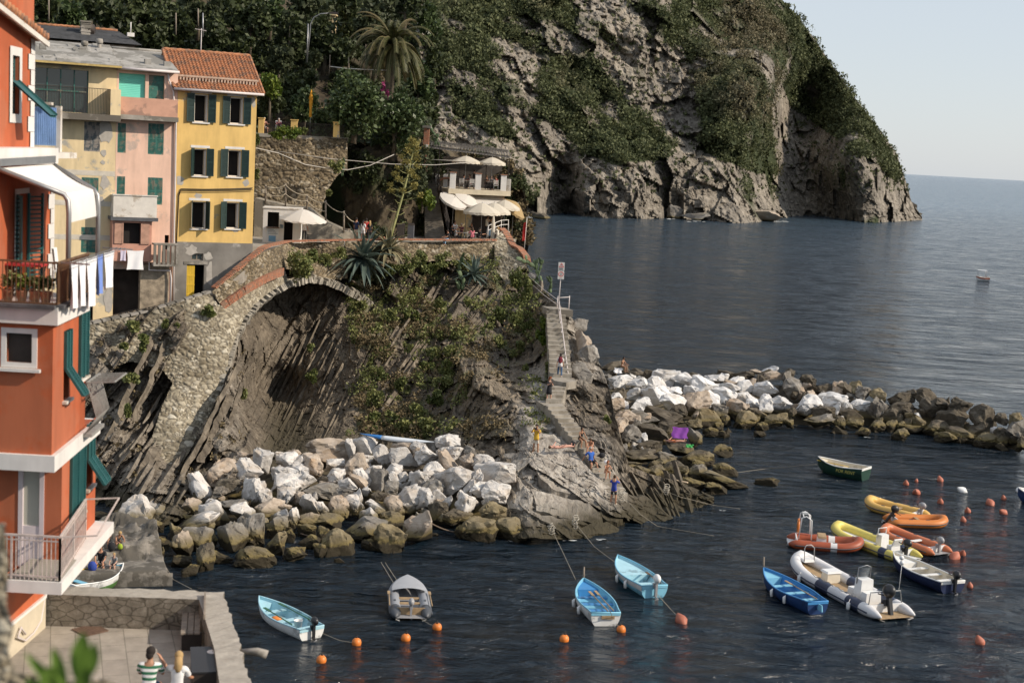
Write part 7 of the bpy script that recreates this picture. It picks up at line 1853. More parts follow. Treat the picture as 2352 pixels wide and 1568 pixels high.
# ------------------------------------------------------------------ lower stairs, landing, handrail and signs
def lower_stairs():
    m=paint('stair_concrete',(.30,.27,.225),.92,.2,2,bmp=.4,dirt=(.2,.175,.14),dirt_amt=.3);mb=MB()
    def flight(a,b,n,w0,w1,sdir):
        """n treads from the top point a down to b; width across the line sdir"""
        d=b-a;s=Vector(sdir).normalized();f=Vector((d.x,d.y,0));f=(f-s*f.dot(s)).normalized()
        for k in range(n):
            p,q=a.lerp(b,k/n),a.lerp(b,(k+1)/n);w=lerp(w0,w1,k/n)/2*rnd.uniform(.96,1.04);z=p.z+rnd.uniform(-.02,.02);e=q+(q-p)*.08
            P=[p-s*w,p+s*w,e+s*w,e-s*w]
            mb.poly([(v.x,v.y,z) for v in P])
            for i in range(4):u,v=P[i],P[(i+1)%4];mb.poly([(u.x,u.y,z),(u.x,u.y,z-1.0),(v.x,v.y,z-1.0),(v.x,v.y,z)])
    A=at(1276,712,D=103.6);B=at(1288,866,D=95.8)
    flight(A,B,15,44*px(103),52*px(96),(1,.12,0))
    P=[at(u,v,D=d) for u,v,d in ((1245,700,104.8),(1300,700,104.4),(1316,718,103),(1262,718,103))];z=A.z+.12
    for q in (P,):mb.poly([(p.x,p.y,z) for p in q][::-1]);[mb.poly([(a.x,a.y,z),(a.x,a.y,z-.5),(b.x,b.y,z-.5),(b.x,b.y,z)]) for a,b in zip(q,q[1:]+q[:1])]
    P=[at(u,v,D=d) for u,v,d in ((1262,868,96),(1312,872,95.6),(1324,884,94.6),(1300,896,93.6),(1272,888,94.2))];z=B.z
    mb.poly([(p.x,p.y,z) for p in P][::-1]);[mb.poly([(a.x,a.y,z),(a.x,a.y,z-.5),(b.x,b.y,z-.5),(b.x,b.y,z)]) for a,b in zip(P,P[1:]+P[:1])]
    A2=at(1286,886,D=93.8);B2=at(1272,922,D=91.4);flight(A2,B2,4,34*px(93),38*px(92),(1,.2,0))
    P=[at(u,v,D=d) for u,v,d in ((1232,910,92),(1262,908,92.2),(1296,916,91.6),(1290,930,90.6),(1250,934,90.4))];z=B2.z-.1
    mb.poly([(p.x,p.y,z) for p in P][::-1]);[mb.poly([(a.x,a.y,z),(a.x,a.y,z-.5),(b.x,b.y,z-.5),(b.x,b.y,z)]) for a,b in zip(P,P[1:]+P[:1])]
    A3=at(1270,930,D=90.6);B3=at(1338,1018,D=86.4);flight(A3,B3,9,44*px(90),42*px(87),(1,.5,0))
    A4=at(1346,1026,D=86.2);B4=at(1418,1140,D=81.8);flight(A4,B4,10,42*px(86),54*px(82),(1,.45,0))
    tag(mb.build('bathing_steps',m),'long flight of concrete steps descending the rocks to the bathing platform','stairs')
    Hn=thing('handrail','white and rusty tube handrail down the upper flight of rock steps','handrail',A);q=MB()
    L=[(1281,683,103.8),(1290,760,100.6),(1297,815,98.2),(1303,862,96)]
    for dz in (1.05,.55):q.tube([at(u,v+26*px(103)*0,D=d)-A+Vector((.05,0,dz-.95)) for u,v,d in L],.035,6)
    q.tube([at(1279,684,D=103.8)-A,at(1308,682,D=104.4)-A],.03,6);q.build('rails',M_PIPE,Hn)
    for u,v,d in L+[(1308,682,104.4)]:p=at(u,v,D=d)-A;q=MB();q.tube([p+Vector((0,0,.1)),p-Vector((0,0,1.2))],.035,6);q.build('post',M_PIPE,Hn)
    w=thing('cliff_handrail','thin wire handrail along the cliff top path above the steps','handrail',at(1220,640,D=112));o=w.location;q=MB()
    for dv in (0,12):q.tube([at(u,v+dv,D=d)-o for u,v,d in ((1214,634,115),(1250,666,110),(1283,690,105))],.02,5)
    q.build('wires',M_PIPE,w)
    c=at(1223,632,D=113);s=MB();s.bx(-.32,.32,-.03,.03,-.2,.2);
    b=thing('direction_sign','small dark grey direction board on the cliff top handrail','sign',c,(0,R(22),0));s.build('board',paint('sign_grey',(.16,.15,.15),.6,.1,4),b);s=MB();s.box((0,-.036,.05),(.42,.008,.05));s.box((.1,-.036,-.06),(.34,.008,.04));s.build('lettering',M_OFFW,b)
    # warning signs
    c=at(1282,712,D=103);S_=thing('warning_sign','tall pole with two white warning panels, red triangle above red ring','sign',c);H=at(1284,602,D=103).z-c.z;q=MB();q.tube([(0,0,-.3),(.06,0,H)],.035,8);q.build('pole',M_PIPE,S_)
    w2=.225;ph=.6
    for k,nm in ((0,'warning_panel'),(1,'prohibition_panel')):
        z1=H-k*(ph+.03);z0=z1-ph;q=MB();q.bx(-w2+.05,w2+.05,-.075,-.045,z0,z1);pn=q.build(nm,M_WHITE,S_);q=MB();rd=paint('sign_red',(.55,.03,.025),.5,.05,3);bkm=paint('sign_black',(.02,.02,.02),.5,.05,3)
        y=-.082;zc=z0+ph*.62;cx=.05
        if k == 0:
            T=[(0,.2),(-.19,-.13),(.19,-.13)];I=[(0,.12),(-.115,-.085),(.115,-.085)]
            for i in range(3):j=(i+1)%3;q.poly([(cx+T[i][0],y,zc+T[i][1]),(cx+T[j][0],y,zc+T[j][1]),(cx+I[j][0],y,zc+I[j][1]),(cx+I[i][0],y,zc+I[i][1])])
            q.build('red_triangle',rd,pn);q=MB();q.bx(cx-.015,cx+.015,y-.003,y,zc-.01,zc+.07);q.bx(cx-.015,cx+.015,y-.003,y,zc-.06,zc-.03);q.build('exclamation_mark',bkm,pn)
            q=MB()
            for r in range(4):q.bx(cx-.17,cx+.17-.05*(r%2),y-.003,y,z0+.05+.045*r,z0+.068+.045*r)
            q.build('text_lines',bkm,pn)
        else:
            for i in range(28):
                a,b_=6.2832*i/28,6.2832*(i+1)/28;q.poly([(cx+.19*math.cos(a),y,zc+.19*math.sin(a)),(cx+.19*math.cos(b_),y,zc+.19*math.sin(b_)),(cx+.14*math.cos(b_),y,zc+.14*math.sin(b_)),(cx+.14*math.cos(a),y,zc+.14*math.sin(a))])
            q.build('red_ring',rd,pn);q=MB();q.ball((cx,y,zc+.085),.025,8,(1,.2,1));q.bx(cx-.025,cx+.025,y-.003,y,zc-.02,zc+.06);q.bx(cx-.03,cx-.008,y-.003,y,zc-.1,zc-.021);q.bx(cx+.008,cx+.035,y-.003,y,zc-.1,zc-.021);q.build('walking_figure',bkm,pn)
            q=MB();q.bx(cx-.13,cx+.13,y-.003,y,z0+.06,z0+.085);q.build('text_lines',bkm,pn)
lower_stairs()
# ------------------------------------------------------------------ boats
def bpaint(n,c,r=.45):return paint(n,c,r,.08,2.5,dirt=tuple(x*.6 for x in c),dirt_amt=.1)
B_SKY=bpaint('sky_blue_paint',(.20,.47,.62));B_BLUE=bpaint('mid_blue_paint',(.05,.22,.48));B_NAVY=bpaint('navy_paint',(.015,.025,.07));B_WHITE=bpaint('boat_white',(.68,.68,.66));B_GREENB=bpaint('bottle_green_paint',(.012,.045,.03))
B_PALE=bpaint('pale_blue_paint',(.36,.58,.66));B_DEEP=bpaint('deep_blue_paint',(.012,.04,.13));B_CREAMB=bpaint('boat_cream',(.62,.56,.45))
T_GREY=paint('grey_tube',(.26,.27,.29),.5,.06,2);T_DGREY=paint('dark_grey_tube',(.06,.065,.075),.5,.1,2);T_WHITE=paint('white_tube',(.62,.61,.61),.45,.05,2);T_NAVY=paint('navy_tube',(.025,.035,.07),.5,.1,2)
T_RED=paint('brick_red_tube',(.30,.065,.025),.5,.1,2);T_YEL=paint('lemon_tube',(.60,.50,.12),.5,.08,2);T_SAL=paint('salmon_tube',(.50,.15,.06),.5,.08,2);T_OCH=paint('ochre_tube',(.62,.38,.10),.5,.08,2);T_ORG=paint('orange_tube',(.52,.17,.03),.5,.08,2)
M_BLACKP=paint('black_plastic',(.018,.018,.02),.35,.15,4);M_GREYP2=paint('grey_plastic',(.28,.28,.29),.4,.1,4);M_WHITEP=paint('white_plastic',(.7,.7,.69),.4,.05,4)
M_ORANGE=paint('orange_buoy',(.66,.19,.03),.45,.1,4,rnd_amt=.1);M_FADED=paint('faded_red_buoy',(.38,.12,.07),.6,.15,4,rnd_amt=.12);M_OAR=paint('oar_wood',(.32,.22,.12),.7,.25,5);M_ROPE=paint('mooring_rope',(.27,.24,.19),.9,.15,6)

def outboard(parent,x,z,y=0.0,s=1.0,cowl=M_BLACKP,tilt=0.0,name='outboard_motor'):
    T=Matrix.Translation((x,y,z))@ Matrix.Rotation(tilt,4,'Y')@ Matrix.Scale(s,4)
    def fin(mb):
        for i in range(len(mb.v)):mb.v[i]=tuple(T @ Vector(mb.v[i]))
    mb=MB();mb.box((-.16,0,-.12),(.14,.11,.75),None,1.1);mb.box((-.16,0,-.5),(.36,.06,.05));mb.box((-.2,0,-.72),(.15,.03,.3));mb.box((-.02,0,.05),(.16,.2,.2));mb.tube([(0,0,.28),(.34,.04,.34)],.025,6);fin(mb);o=mb.build(name,M_GREYP2 if cowl is not M_BLACKP else M_BLACKP,parent)
    mb=MB();mb.ball((-.2,0,.42),.24,12,(1.15,.72,.95));fin(mb);mb.build('cowling',cowl,o)
    mb=MB();
    for k in range(3):a=k*2.094;mb.box((-.34,.07*math.cos(a),-.62+.07*math.sin(a)),(.02,.09,.09))
    fin(mb);mb.build('propeller',M_GREYP2,o);return o
def frame_uv(bow,stern,z=.35):
    a=at(*bow,z=z);b=at(*stern,z=z);a.z=b.z=0;d=a-b;return b,math.atan2(d.y,d.x),d.length
def hull(L,B,H,stern_w=.72,rake=.12,bowrise=.38,keel=-.16,inset=.05,floor=.06,n=22,m=7):
    def hb(t):return B/2*(lerp(stern_w,1,sstep(0,.42,t)) if t<.42 else max(0.012,1-((t-.42)/.58)**2.3))
    def sh(t):return H*(1-.12*math.sin(t*3.1416))+bowrise*max(0,t-.45)**1.6
    def pt(t,s,i=0.0):
        b=max(.004,hb(t)-i);k=lerp(keel,sh(t)*.45,max(0,t-.72)**2/.0784*.9);zz=k+(sh(t)-k)*(1-math.cos(s*1.5708))**.9;
        x=L*t+rake*L*.35*max(0,t-.6)*s
        return x,b*math.sin(s*1.5708)**.62,zz
    return hb,sh,pt
def rowboat(name,label,bow,stern,B,H,outm,inm,rim,seats=(.24,.48),deck=.8,stern_w=.72,seatm=None,motor=None,bowpost=False,fenders=0,z=.35,stripe=None,transom_m=None,bowrise=.38):
    loc,ang,L=frame_uv(bow,stern,z);R_=thing(name,label,'boat',loc,ang);hb,sh,pt=hull(L,B,H,stern_w,bowrise=bowrise);n,m=24,8
    mb=MB();mb.smooth=True;mats=[outm,stripe or outm]
    for sg in (1,-1):
        i0=len(mb.v)
        for j in range(m+1):
            for i in range(n+1):x,y,z_=pt(i/n,j/m);mb.v.append((x,y*sg,z_))
        for j in range(m):
            mb.m=1 if j >= m-2 and stripe else 0
            for i in range(n):
                a=i0+j*(n+1)+i;f=(a,a+1,a+n+2,a+n+1);mb.q(*(f if sg<0 else f[::-1]))
    mb.m=0;mb.smooth=False
    P=[pt(0,j/m) for j in range(m+1)];mb.poly([(x,y,z_) for x,y,z_ in P[::-1]]+[(x,-y,z_) for x,y,z_ in P[1:]])
    mb.build('hull',mats,R_)
    mb=MB();mb.smooth=True;fl=.07
    for sg in (1,-1):
        i0=len(mb.v)
        for j in range(m+1):
            for i in range(n+1):
                t=lerp(.02,.985,i/n);x,y,z_=pt(t,j/m,.055);mb.v.append((x,y*sg,max(z_,fl)-(.012 if j == m else 0)))
        for j in range(m):
            for i in range(n):a=i0+j*(n+1)+i;f=(a,a+1,a+n+2,a+n+1);mb.q(*(f if sg>0 else f[::-1]))
    P=[pt(.02,j/m,.055) for j in range(m+1)];mb.smooth=False;mb.poly([(x,y,max(z_,fl)) for x,y,z_ in P]+[(x,-y,max(z_,fl)) for x,y,z_ in P[::-1]])
    mb.build('interior',inm,R_)
    mb=MB();E=[pt(i/n,1) for i in range(n+1)];mb.tube([(x,y-.02,z_+.012) for x,y,z_ in E]+[(x,-y+.02,z_+.012) for x,y,z_ in E[::-1]],.038,6,closed=True);mb.build('gunwale',rim,R_)
    for t in seats:
        b=pt(t,.8,.05)[1];q=MB();q.bx(L*t-.13,L*t+.13,-b,b,sh(t)*.66,sh(t)*.66+.035);q.build('thwart',seatm or rim,R_)
    if deck:
        q=MB();k=10
        for i in range(k):
            ta,tb=lerp(deck,.985,i/k),lerp(deck,.985,(i+1)/k);a,b=pt(ta,1,.05),pt(tb,1,.05);za,zb=a[2]-.1,b[2]-.1
            q.poly([(a[0],a[1]*.96,za),(a[0],-a[1]*.96,za),(b[0],-b[1]*.96,zb),(b[0],b[1]*.96,zb)])
        a=pt(deck,1,.05);q.poly([(a[0],a[1]*.96,a[2]-.1),(a[0],a[1]*.75,fl+.01),(a[0],-a[1]*.75,fl+.01),(a[0],-a[1]*.96,a[2]-.1)]);q.build('foredeck',seatm or inm,R_)
    q=MB();b=pt(.0,.8)[1];q.bx(-.03,.04,-b,b,sh(0)-.12,sh(0)+.02);q.build('transom',transom_m or rim,R_)
    if bowpost:q=MB();x,y,z_=pt(1,1);q.tube([(x-.05,0,z_-.3),(x+.03,0,z_+.55)],[.05,.04],7);q.build('stem_post',M_WOOD,R_)
    for k in range(fenders):
        t=.3+.22*k;x,y,z_=pt(t,1)
        for sg in ((1,) if fenders<3 else (1,-1)):q=MB();q.tube([(x,y*sg*1.05,z_-.05),(x,y*sg*1.08+.05*sg,z_-.15),(x,y*sg*1.05+.05*sg,z_-.42),(x,y*sg+.05*sg,z_-.47)],[.015,.075,.075,.03],8);q.build('fender',M_WHITEP,R_)
    if motor:outboard(R_,-.02,sh(0)+.0,0,motor[1],motor[0],motor[2] if len(motor)>2 else 0)
    R_['L']=L
    return R_,L,pt,sh
def inboat(root,x,y,z):return (Matrix.Translation(root.location)@ Matrix.Rotation(root.rotation_euler.z,4,'Z'))@ Vector((x,y,z))
def oar(root,a,b,label,mat=M_OAR,blade=True):
    p,q=inboat(root,*a),inboat(root,*b);mb=MB();d=q-p;mb.tube([Vector((0,0,0)),d*.78],.028,7)
    if blade:mb.bar(d*.78,d,.13,.03)
    tag(mb.build('oar',mat,None,p),label,'oar','oars')
b1,L,pt,sh=rowboat('rowing_boat','white and pale blue rowing boat with black outboard near the courtyard wall',(596,1384),(716,1449),1.6,.5,B_WHITE,B_PALE,B_PALE,(.12,.42,.7),.86,.78,motor=(M_BLACKP,.85))
oar(b1,(.8,.5,.5),(3.2,.45,.55),'green oar along the near side of the white and pale blue boat',paint('green_oar',(.03,.11,.06),.5,.1,3));oar(b1,(1.0,-.5,.5),(3.4,-.42,.55),'green oar along the far side of the white and pale blue boat',MATS['green_oar'])
c=inboat(b1,L*.25,0,.1);K=thing('bucket','white plastic bucket in the stern of the pale blue boat','bucket',c);q=MB();q.lathe([(.02,0),(.15,0),(.19,.42),(.2,.42),(.17,.40),(.13,.03)],14);q.build('pail',M_WHITEP,K);q=MB();q.tube([(.19*math.cos(a),.05,.4+.14*math.sin(a)) for a in [k*.314 for k in range(11)]],.008,4);q.build('handle',M_METAL,K)
c=inboat(b1,L*.58,.2,.16);q=MB();q.ball((0,0,.05),.2,9,(1.3,.9,.5));tag(q.build('orange_bag',M_ORANGE,None,c),'orange life vest lying in the bow of the pale blue boat','life vest')
b3,L,pt,sh=rowboat('rowing_boat','white rowing boat with bright blue interior, wooden bow post and two oars',(1340,1347),(1391,1420),1.75,.62,B_WHITE,B_SKY,B_SKY,(.22,.42,.62),.78,.8,B_BLUE,None,True,2)
oar(b3,(.25,-.15,.62),(3.0,.1,.66),'wooden oar lying across the seats of the bow post boat, nearer the orange bag');oar(b3,(.3,-.42,.62),(3.1,-.2,.66),'second wooden oar of the bow post boat, along its right side')
q=MB();q.bx(-.02,.02,-.3,.3,-.08,.08);o_=q.build('name_board',M_OAR,b3,(-.05,-.1,.42))
c=inboat(b3,.55,.25,.14);q=MB();q.ball((0,0,.08),.26,10,(1,.8,.5));tag(q.build('white_fender_ball',M_WHITEP,None,c),'round white float lying in the stern of the bow post boat','float')
c=inboat(b3,.6,-.2,.12);q=MB();q.ball((0,0,.08),.17,8,(1.2,1,.7));tag(q.build('red_bag',M_ORANGE,None,c),'orange bag between the oars in the bow post boat','bag')
b4,L,pt,sh=rowboat('rowing_boat','all pale blue rowing boat with a white outboard tipped at the stern',(1419,1292),(1503,1356),1.75,.6,B_SKY,B_PALE,B_SKY,(.22,),.5,.8,B_PALE,(M_WHITEP,1.0),False,2,stripe=paint('grey_white_stripe',(.5,.5,.5),.5,.1,2))
oar(b4,(.5,-.55,.55),(2.2,-.5,.6),'dark oar inside the all pale blue boat',M_BWOOD)
b5,L,pt,sh=rowboat('rowing_boat','dark blue wooden rowing boat with light blue seats beside the big white inflatable',(1754,1322),(1878,1394),1.75,.62,B_DEEP,B_BLUE,B_BLUE,(.2,.42,.64),.8,.66,B_SKY,None,True,2)
oar(b5,(.6,-.3,.56),(3.4,-.25,.6),'long pale oar along the far side of the dark blue boat');q=MB();q.box((-.22,0,.4),(.42,.06,.3),None,.7);q.build('rudder',B_SKY,b5)
b7,L,pt,sh=rowboat('motor_skiff','white and navy motor skiff with black outboard at the right of the moorings',(2052,1284),(2188,1346),1.8,.6,B_NAVY,B_CREAMB,B_WHITE,(.18,.4,.62),.74,.86,B_WHITE,(M_BLACKP,1.0),stripe=B_NAVY)
b13,L,pt,sh=rowboat('rowing_boat','dark green rowing boat with cream interior moored alone by the breakwater',(1879,1069),(1989,1091),1.9,.85,B_GREENB,B_CREAMB,B_WHITE,(.2,.5),.85,.8,B_CREAMB,stripe=B_GREENB)
oar(b13,(1.2,.2,.75),(3.6,.3,.8),'yellow oar lying inside the dark green boat',paint('yellow_oar',(.55,.36,.04),.5,.1,3))
def lettering(text,parent,loc,rot,size,mat,name='lettering'):
    cu=bpy.data.curves.new(name,'FONT');cu.body=text;cu.size=size;cu.extrude=.004;cu.align_x='CENTER'
    t=bpy.data.objects.new(name,cu);me=bpy.data.meshes.new_from_object(t);bpy.data.objects.remove(t);me.materials.clear();me.materials.append(mat)
    return link(name,me,parent,loc,rot)
lettering('FOR RENT',b13,(L*.3,.97,.42),(R(78),0,R(183)),.3,paint('yellow_lettering',(.4,.36,.08),.6,.1,3))
b14,L,pt,sh=rowboat('rowing_boat','blue and green rowing boat with ochre floor moored at the quay below the red house',(281,1315),(150,1352),1.9,.65,bpaint('green_stripe_paint',(.10,.22,.06)),B_SKY,B_WHITE,(.3,),.85,.75,B_SKY,stripe=B_WHITE)
q=MB();q.bx(.9,2.6,-.5,.5,.09,.12);q.build('floor_board',paint('ochre_board',(.45,.28,.12),.7,.15,3),b14);q=MB();q.bx(.3,.85,-.55,.55,.2,.28);q.build('stern_seat',B_WHITE,b14)
oar(b14,(.4,.75,.75),(2.6,.72,.75),'yellow oar along the quay side of the blue and green boat',MATS['yellow_oar'])

def rib(name,label,bow,stern,B,r,mats,extras=None,motor=None,dark_ends=None,floorm=M_GREYP2,z=.4,bowup=.28,bands=None):
    """inflatable: one tube from the stern cone round the bow and back, hull below, floor inside"""
    loc,ang,L=frame_uv(bow,stern,z);R_=thing(name,label,'inflatable boat',loc,ang);hw=B/2-r
    def side(t): # t 0 stern .. 1 bow along one side
        if t<.6:return Vector((lerp(-.12*L,.62*L,t/.6),hw,r*.8))
        a=(t-.6)/.4;th=a*1.5708;return Vector((.62*L+(.38*L-r)*math.sin(th),hw*math.cos(th)**.85 if a<1 else 0,r*.8+bowup*a**1.6))
    n=26;half=[side(k/n) for k in range(n+1)];path=half+[Vector((p.x,-p.y,p.z)) for p in half[-2::-1]];N_=len(path)
    rad=[r*(.18 if min(k,N_-1-k)== 0 else .62 if min(k,N_-1-k)== 1 else .9 if min(k,N_-1-k)== 2 else 1) for k in range(N_)]
    def seg(nm,i0,i1,mat,par=R_):
        mb=MB();mb.tube(path[i0:i1+1],rad[i0:i1+1],14,True);return mb.build(nm,mat,par)
    tube=seg('tube',0,N_-1,mats[0])
    if dark_ends:
        for i0,i1 in ((0,5),(N_-6,N_-1)):
            mb=MB();mb.tube(path[i0:i1+1],[q*1.015 for q in rad[i0:i1+1]],14,True);mb.build('tube_cone',dark_ends,tube)
    for i0,i1 in bands or []:
        for a,b in ((i0,i1),(N_-1-i1,N_-1-i0)):
            mb=MB();mb.tube(path[a:b+1],[q*1.012 for q in rad[a:b+1]],14,False);mb.build('tube_band',mats[2],tube)
    rub=[]
    for k in range(2,N_-2):
        t=(path[k+1]-path[k-1]).normalized();nrm=t.cross(Vector((0,0,1)));rub.append(path[k]+nrm*-r if nrm.dot(path[k]-Vector((.3*L,0,path[k].z)))<0 else path[k]+nrm*r)
    q=MB();q.tube(rub,.035,6);q.build('rub_strake',mats[1],tube)
    mb=MB();sec=[]
    for k in range(0,n+1,2):
        p=half[k];w=max(.03,p.y);kz=lerp(-.22,p.z-r*.3,sstep(.6,1,k/n));sec.append(mb.add([(p.x,w,p.z-r*.5),(p.x,0,kz),(p.x,-w,p.z-r*.5),(p.x,w*.98,max(.12,p.z-r*.4)),(p.x,-w*.98,max(.12,p.z-r*.4))]))
    for a,b in zip(sec,sec[1:]):mb.q(a,b,b+1,a+1);mb.q(a+1,b+1,b+2,a+2)
    mb.build('hull',M_WHITEP,R_)
    q=MB()
    for k in range(0,n,2):a,b=half[k],half[min(n,k+2)];za,zb=.14+max(0,a.z-r*.8)*.8,.14+max(0,b.z-r*.8)*.8;q.poly([(a.x,a.y,za),(a.x,-a.y,za),(b.x,-b.y,zb),(b.x,b.y,zb)])
    q.build('floor',floorm,R_)
    q=MB();q.bx(.0,.06,-hw,hw,.0,r*1.75);q.build('transom',M_OAR if mats[0] is T_GREY else M_WHITEP,R_)
    for t in (.3,.55):                                # grab patches
        for sg in (1,-1):q=MB();p=side(t);q.box((p.x,p.y*sg,p.z+r*.99),(.22,.08,.03));q.build('grab_handle',mats[1],tube)
    if motor:outboard(R_,-.02,r*1.75,0,motor[1],motor[0],motor[2] if len(motor)>2 else 0)
    return R_,L,hw,r
def rig_box(R_,nm,x,y,z,d,m,par=None):q=MB();q.box((0,0,d[2]/2),d,None,.9);return q.build(nm,m,par or R_,(x,y,z))
g2,L,hw,r=rib('inflatable_dinghy','grey inflatable dinghy with a covered bow and small grey outboard',(935,1333),(944,1398),1.9,.26,[T_GREY,T_DGREY,T_DGREY],None,(M_GREYP2,.8),T_DGREY)
q=MB();q.smooth=True;k=12
q.grid(k,8,lambda s,t:((.52+.46*t)*L,(s-.5)*2*(hw+.1)*max(.02,max(0,math.cos(max(0,t-.1)/.9*1.5707))**.8),.56+.12*(1-(2*s-1)**2)*(1-t)+.18*t));q.build('bow_cover',paint('grey_cover',(.33,.34,.36),.7,.05,2),g2)
for x in (.25,.42):rig_box(g2,'thwart',L*x,0,.3,(.22,hw*1.7,.05),M_OAR)
for sg in (1,-1):oar(g2,(.2,sg*(hw+.27),.5),(2.2,sg*(hw+.25),.52),'wooden oar strapped along the %s tube of the grey dinghy'%('left hand' if sg>0 else 'right hand'))
g6,L,hw,r=rib('rigid_inflatable','large white and navy inflatable boat with windscreen console and big black outboard',(1832,1282),(2036,1388),2.5,.3,[T_WHITE,T_NAVY,T_NAVY],None,(M_BLACKP,1.5,R(18)),None,M_OAR,.5,.5,[(4,7),(11,14)])
cs=rig_box(g6,'console',L*.25,-.05,.15,(.6,.75,1.05),M_WHITEP);q=MB();q.grid(8,6,lambda s,t:(.22-.22*math.cos((s-.5)*2.6)+.05-.14*t,.36*math.sin((s-.5)*2.6),1.0+.62*t));m_,nt_2,b_2=newmat('windscreen');b_2.inputs['Base Color'].default_value=(.25,.28,.3,1);b_2.inputs['Roughness'].default_value=.08;b_2.inputs['Alpha'].default_value=.45;q.build('windscreen',m_,cs)
q=MB();q.tube([(.1,-.38,.8),(.05,-.36,1.6),(-.1,0,1.75),(.05,.36,1.6),(.1,.38,.8)],.025,6);q.build('console_frame',M_METAL,cs)
rig_box(g6,'seat_box',L*.17,-.05,.15,(.5,.9,.55),M_WHITEP);rig_box(g6,'front_seat',L*.34,-.05,.15,(.5,.55,.4),M_WHITEP);bx_=rig_box(g6,'locker_box',L*.62,-.1,.15,(.6,.8,.5),B_CREAMB);rig_box(g6,'box_lid',0,0,.503,(.66,.86,.1),M_WHITEP,bx_);rig_box(g6,'bow_step',L*.9,0,.62,(.7,.6,.14),M_WHITEP)
q=MB();q.tube([(L*.86,.3,.7),(L*.87,.3,1.35),(L*.88,.15,1.5),(L*.88,-.15,1.5),(L*.87,-.3,1.35),(L*.86,-.3,.7)],.025,6);q.build('bow_rail',M_METAL,g6)
q=MB();q.tube([(.1,hw,.5),(.15,hw*.9,1.1),(.15,-hw*.9,1.1),(.1,-hw,.5)],.03,6);q.build('stern_arch',M_METAL,g6);q=MB();q.tube([(.15,-hw*.8,1.1),(.1,-hw*.8,2.7)],.015,5);q.ball((.1,-hw*.8,2.5),.12,8);q.ball((.1,-hw*.75,2.75),.12,8);q.build('mast_with_floats',M_WHITEP,g6)
for x in (.15,.72):
    q=MB();q.tube([(0,0,.5),(0,.06,.35),(0,.08,.3),(0,.08,-.1),(0,.06,-.16)],[.012,.012,.1,.1,.03],9);q.build('fender',M_WHITEP,g6,(L*x,(hw+r)*(1 if x<.6 else .95),0))
q=MB();q.tube([(L*x,hw+r*.8,.72-.1*math.sin(k*1.5708)**2) for k,x in enumerate([.1+.05*i for i in range(11)])],.018,5);q.build('grab_line',M_ROPE,g6)
g8,L,hw,r=rib('rigid_inflatable','brick red inflatable with a tall white frame and life ring at its stern',(1984,1248),(1828,1234),2.1,.27,[T_RED,T_DGREY,T_WHITE],None,None,None,M_WHITEP,.4,.3,[(13,15)])
q=MB()
for sg in (1,-1):q.tube([(.1,sg*hw*.8,.5),(.2,sg*hw*.75,1.7),(.45,sg*hw*.75,1.8),(.75,sg*hw*.75,1.6),(.8,sg*hw*.8,.5)],.035,7)
q.tube([(.3,-hw*.75,1.76),(.3,hw*.75,1.76)],.035,7);q.tube([(.65,-hw*.75,1.66),(.65,hw*.75,1.66)],.03,6);q.box((.4,0,1.85),(.3,.12,.12));q.build('frame',M_WHITEP,g8)
q=MB();q.tube([(.12+.02*math.cos(a),hw*.55+.34*math.cos(a),1.0+.34*math.sin(a)) for a in [k*.3142 for k in range(20)]],.075,8,closed=True);tag(q.build('life_ring',M_ORANGE,None,g8.location,(0,0,g8.rotation_euler.z)),'orange life ring hung on the white frame of the red inflatable','life ring')
rig_box(g8,'seat_box',L*.38,0,.15,(.5,.9,.45),M_WHITEP);rig_box(g8,'seat_cushion',L*.38,0,.602,(.5,.95,.1),M_OAR)
g9,L,hw,r=rib('rigid_inflatable','lemon yellow inflatable with a white console between the red and salmon ones',(1918,1208),(2075,1266),2.1,.27,[T_YEL,T_DGREY,T_NAVY],None,(M_BLACKP,1.1),None,M_WHITEP,.4,.34,[(4,6)])
cs=rig_box(g9,'console',L*.3,.0,.15,(.45,.6,.8),M_WHITEP);q=MB();q.tube([(.1,-.3,.6),(.05,-.3,1.15),(.05,.3,1.15),(.1,.3,.6)],.03,6);q.build('console_rail',M_WHITEP,cs);rig_box(g9,'seat',L*.14,0,.15,(.4,.7,.4),M_WHITEP);q=MB();q.box((0,0,.3),(.08,.6,.6),Euler((0,R(-25),0)).to_matrix());q.build('seat_back',M_WHITEP,g9,(L*.1,0,.4))
g10,L,hw,r=rib('inflatable_dinghy','salmon orange inflatable with silver outboard behind the lemon yellow one',(2030,1213),(2152,1256),1.9,.26,[T_SAL,T_DGREY,T_DGREY],None,(M_GREYP2,.95),None,M_GREYP2,.4,.34);rig_box(g10,'thwart',L*.4,0,.3,(.22,hw*1.7,.06),M_WHITEP)
g11,L,hw,r=rib('inflatable_dinghy','ochre yellow inflatable farthest back in the mooring cluster',(1990,1148),(2110,1177),2.0,.28,[T_OCH,T_NAVY,T_NAVY],None,(M_GREYP2,.95),None,M_GREYP2,.4,.3);rig_box(g11,'thwart',L*.4,0,.3,(.22,hw*1.7,.06),M_OAR)
g12,L,hw,r=rib('inflatable_dinghy','bright orange inflatable facing right with a raised black outboard',(2176,1192),(2052,1188),1.9,.27,[T_ORG,T_DGREY,T_DGREY],None,(M_BLACKP,1.0,R(35)),None,T_ORG,.4,.2);rig_box(g12,'thwart',L*.45,0,.3,(.22,hw*1.7,.06),M_OAR)
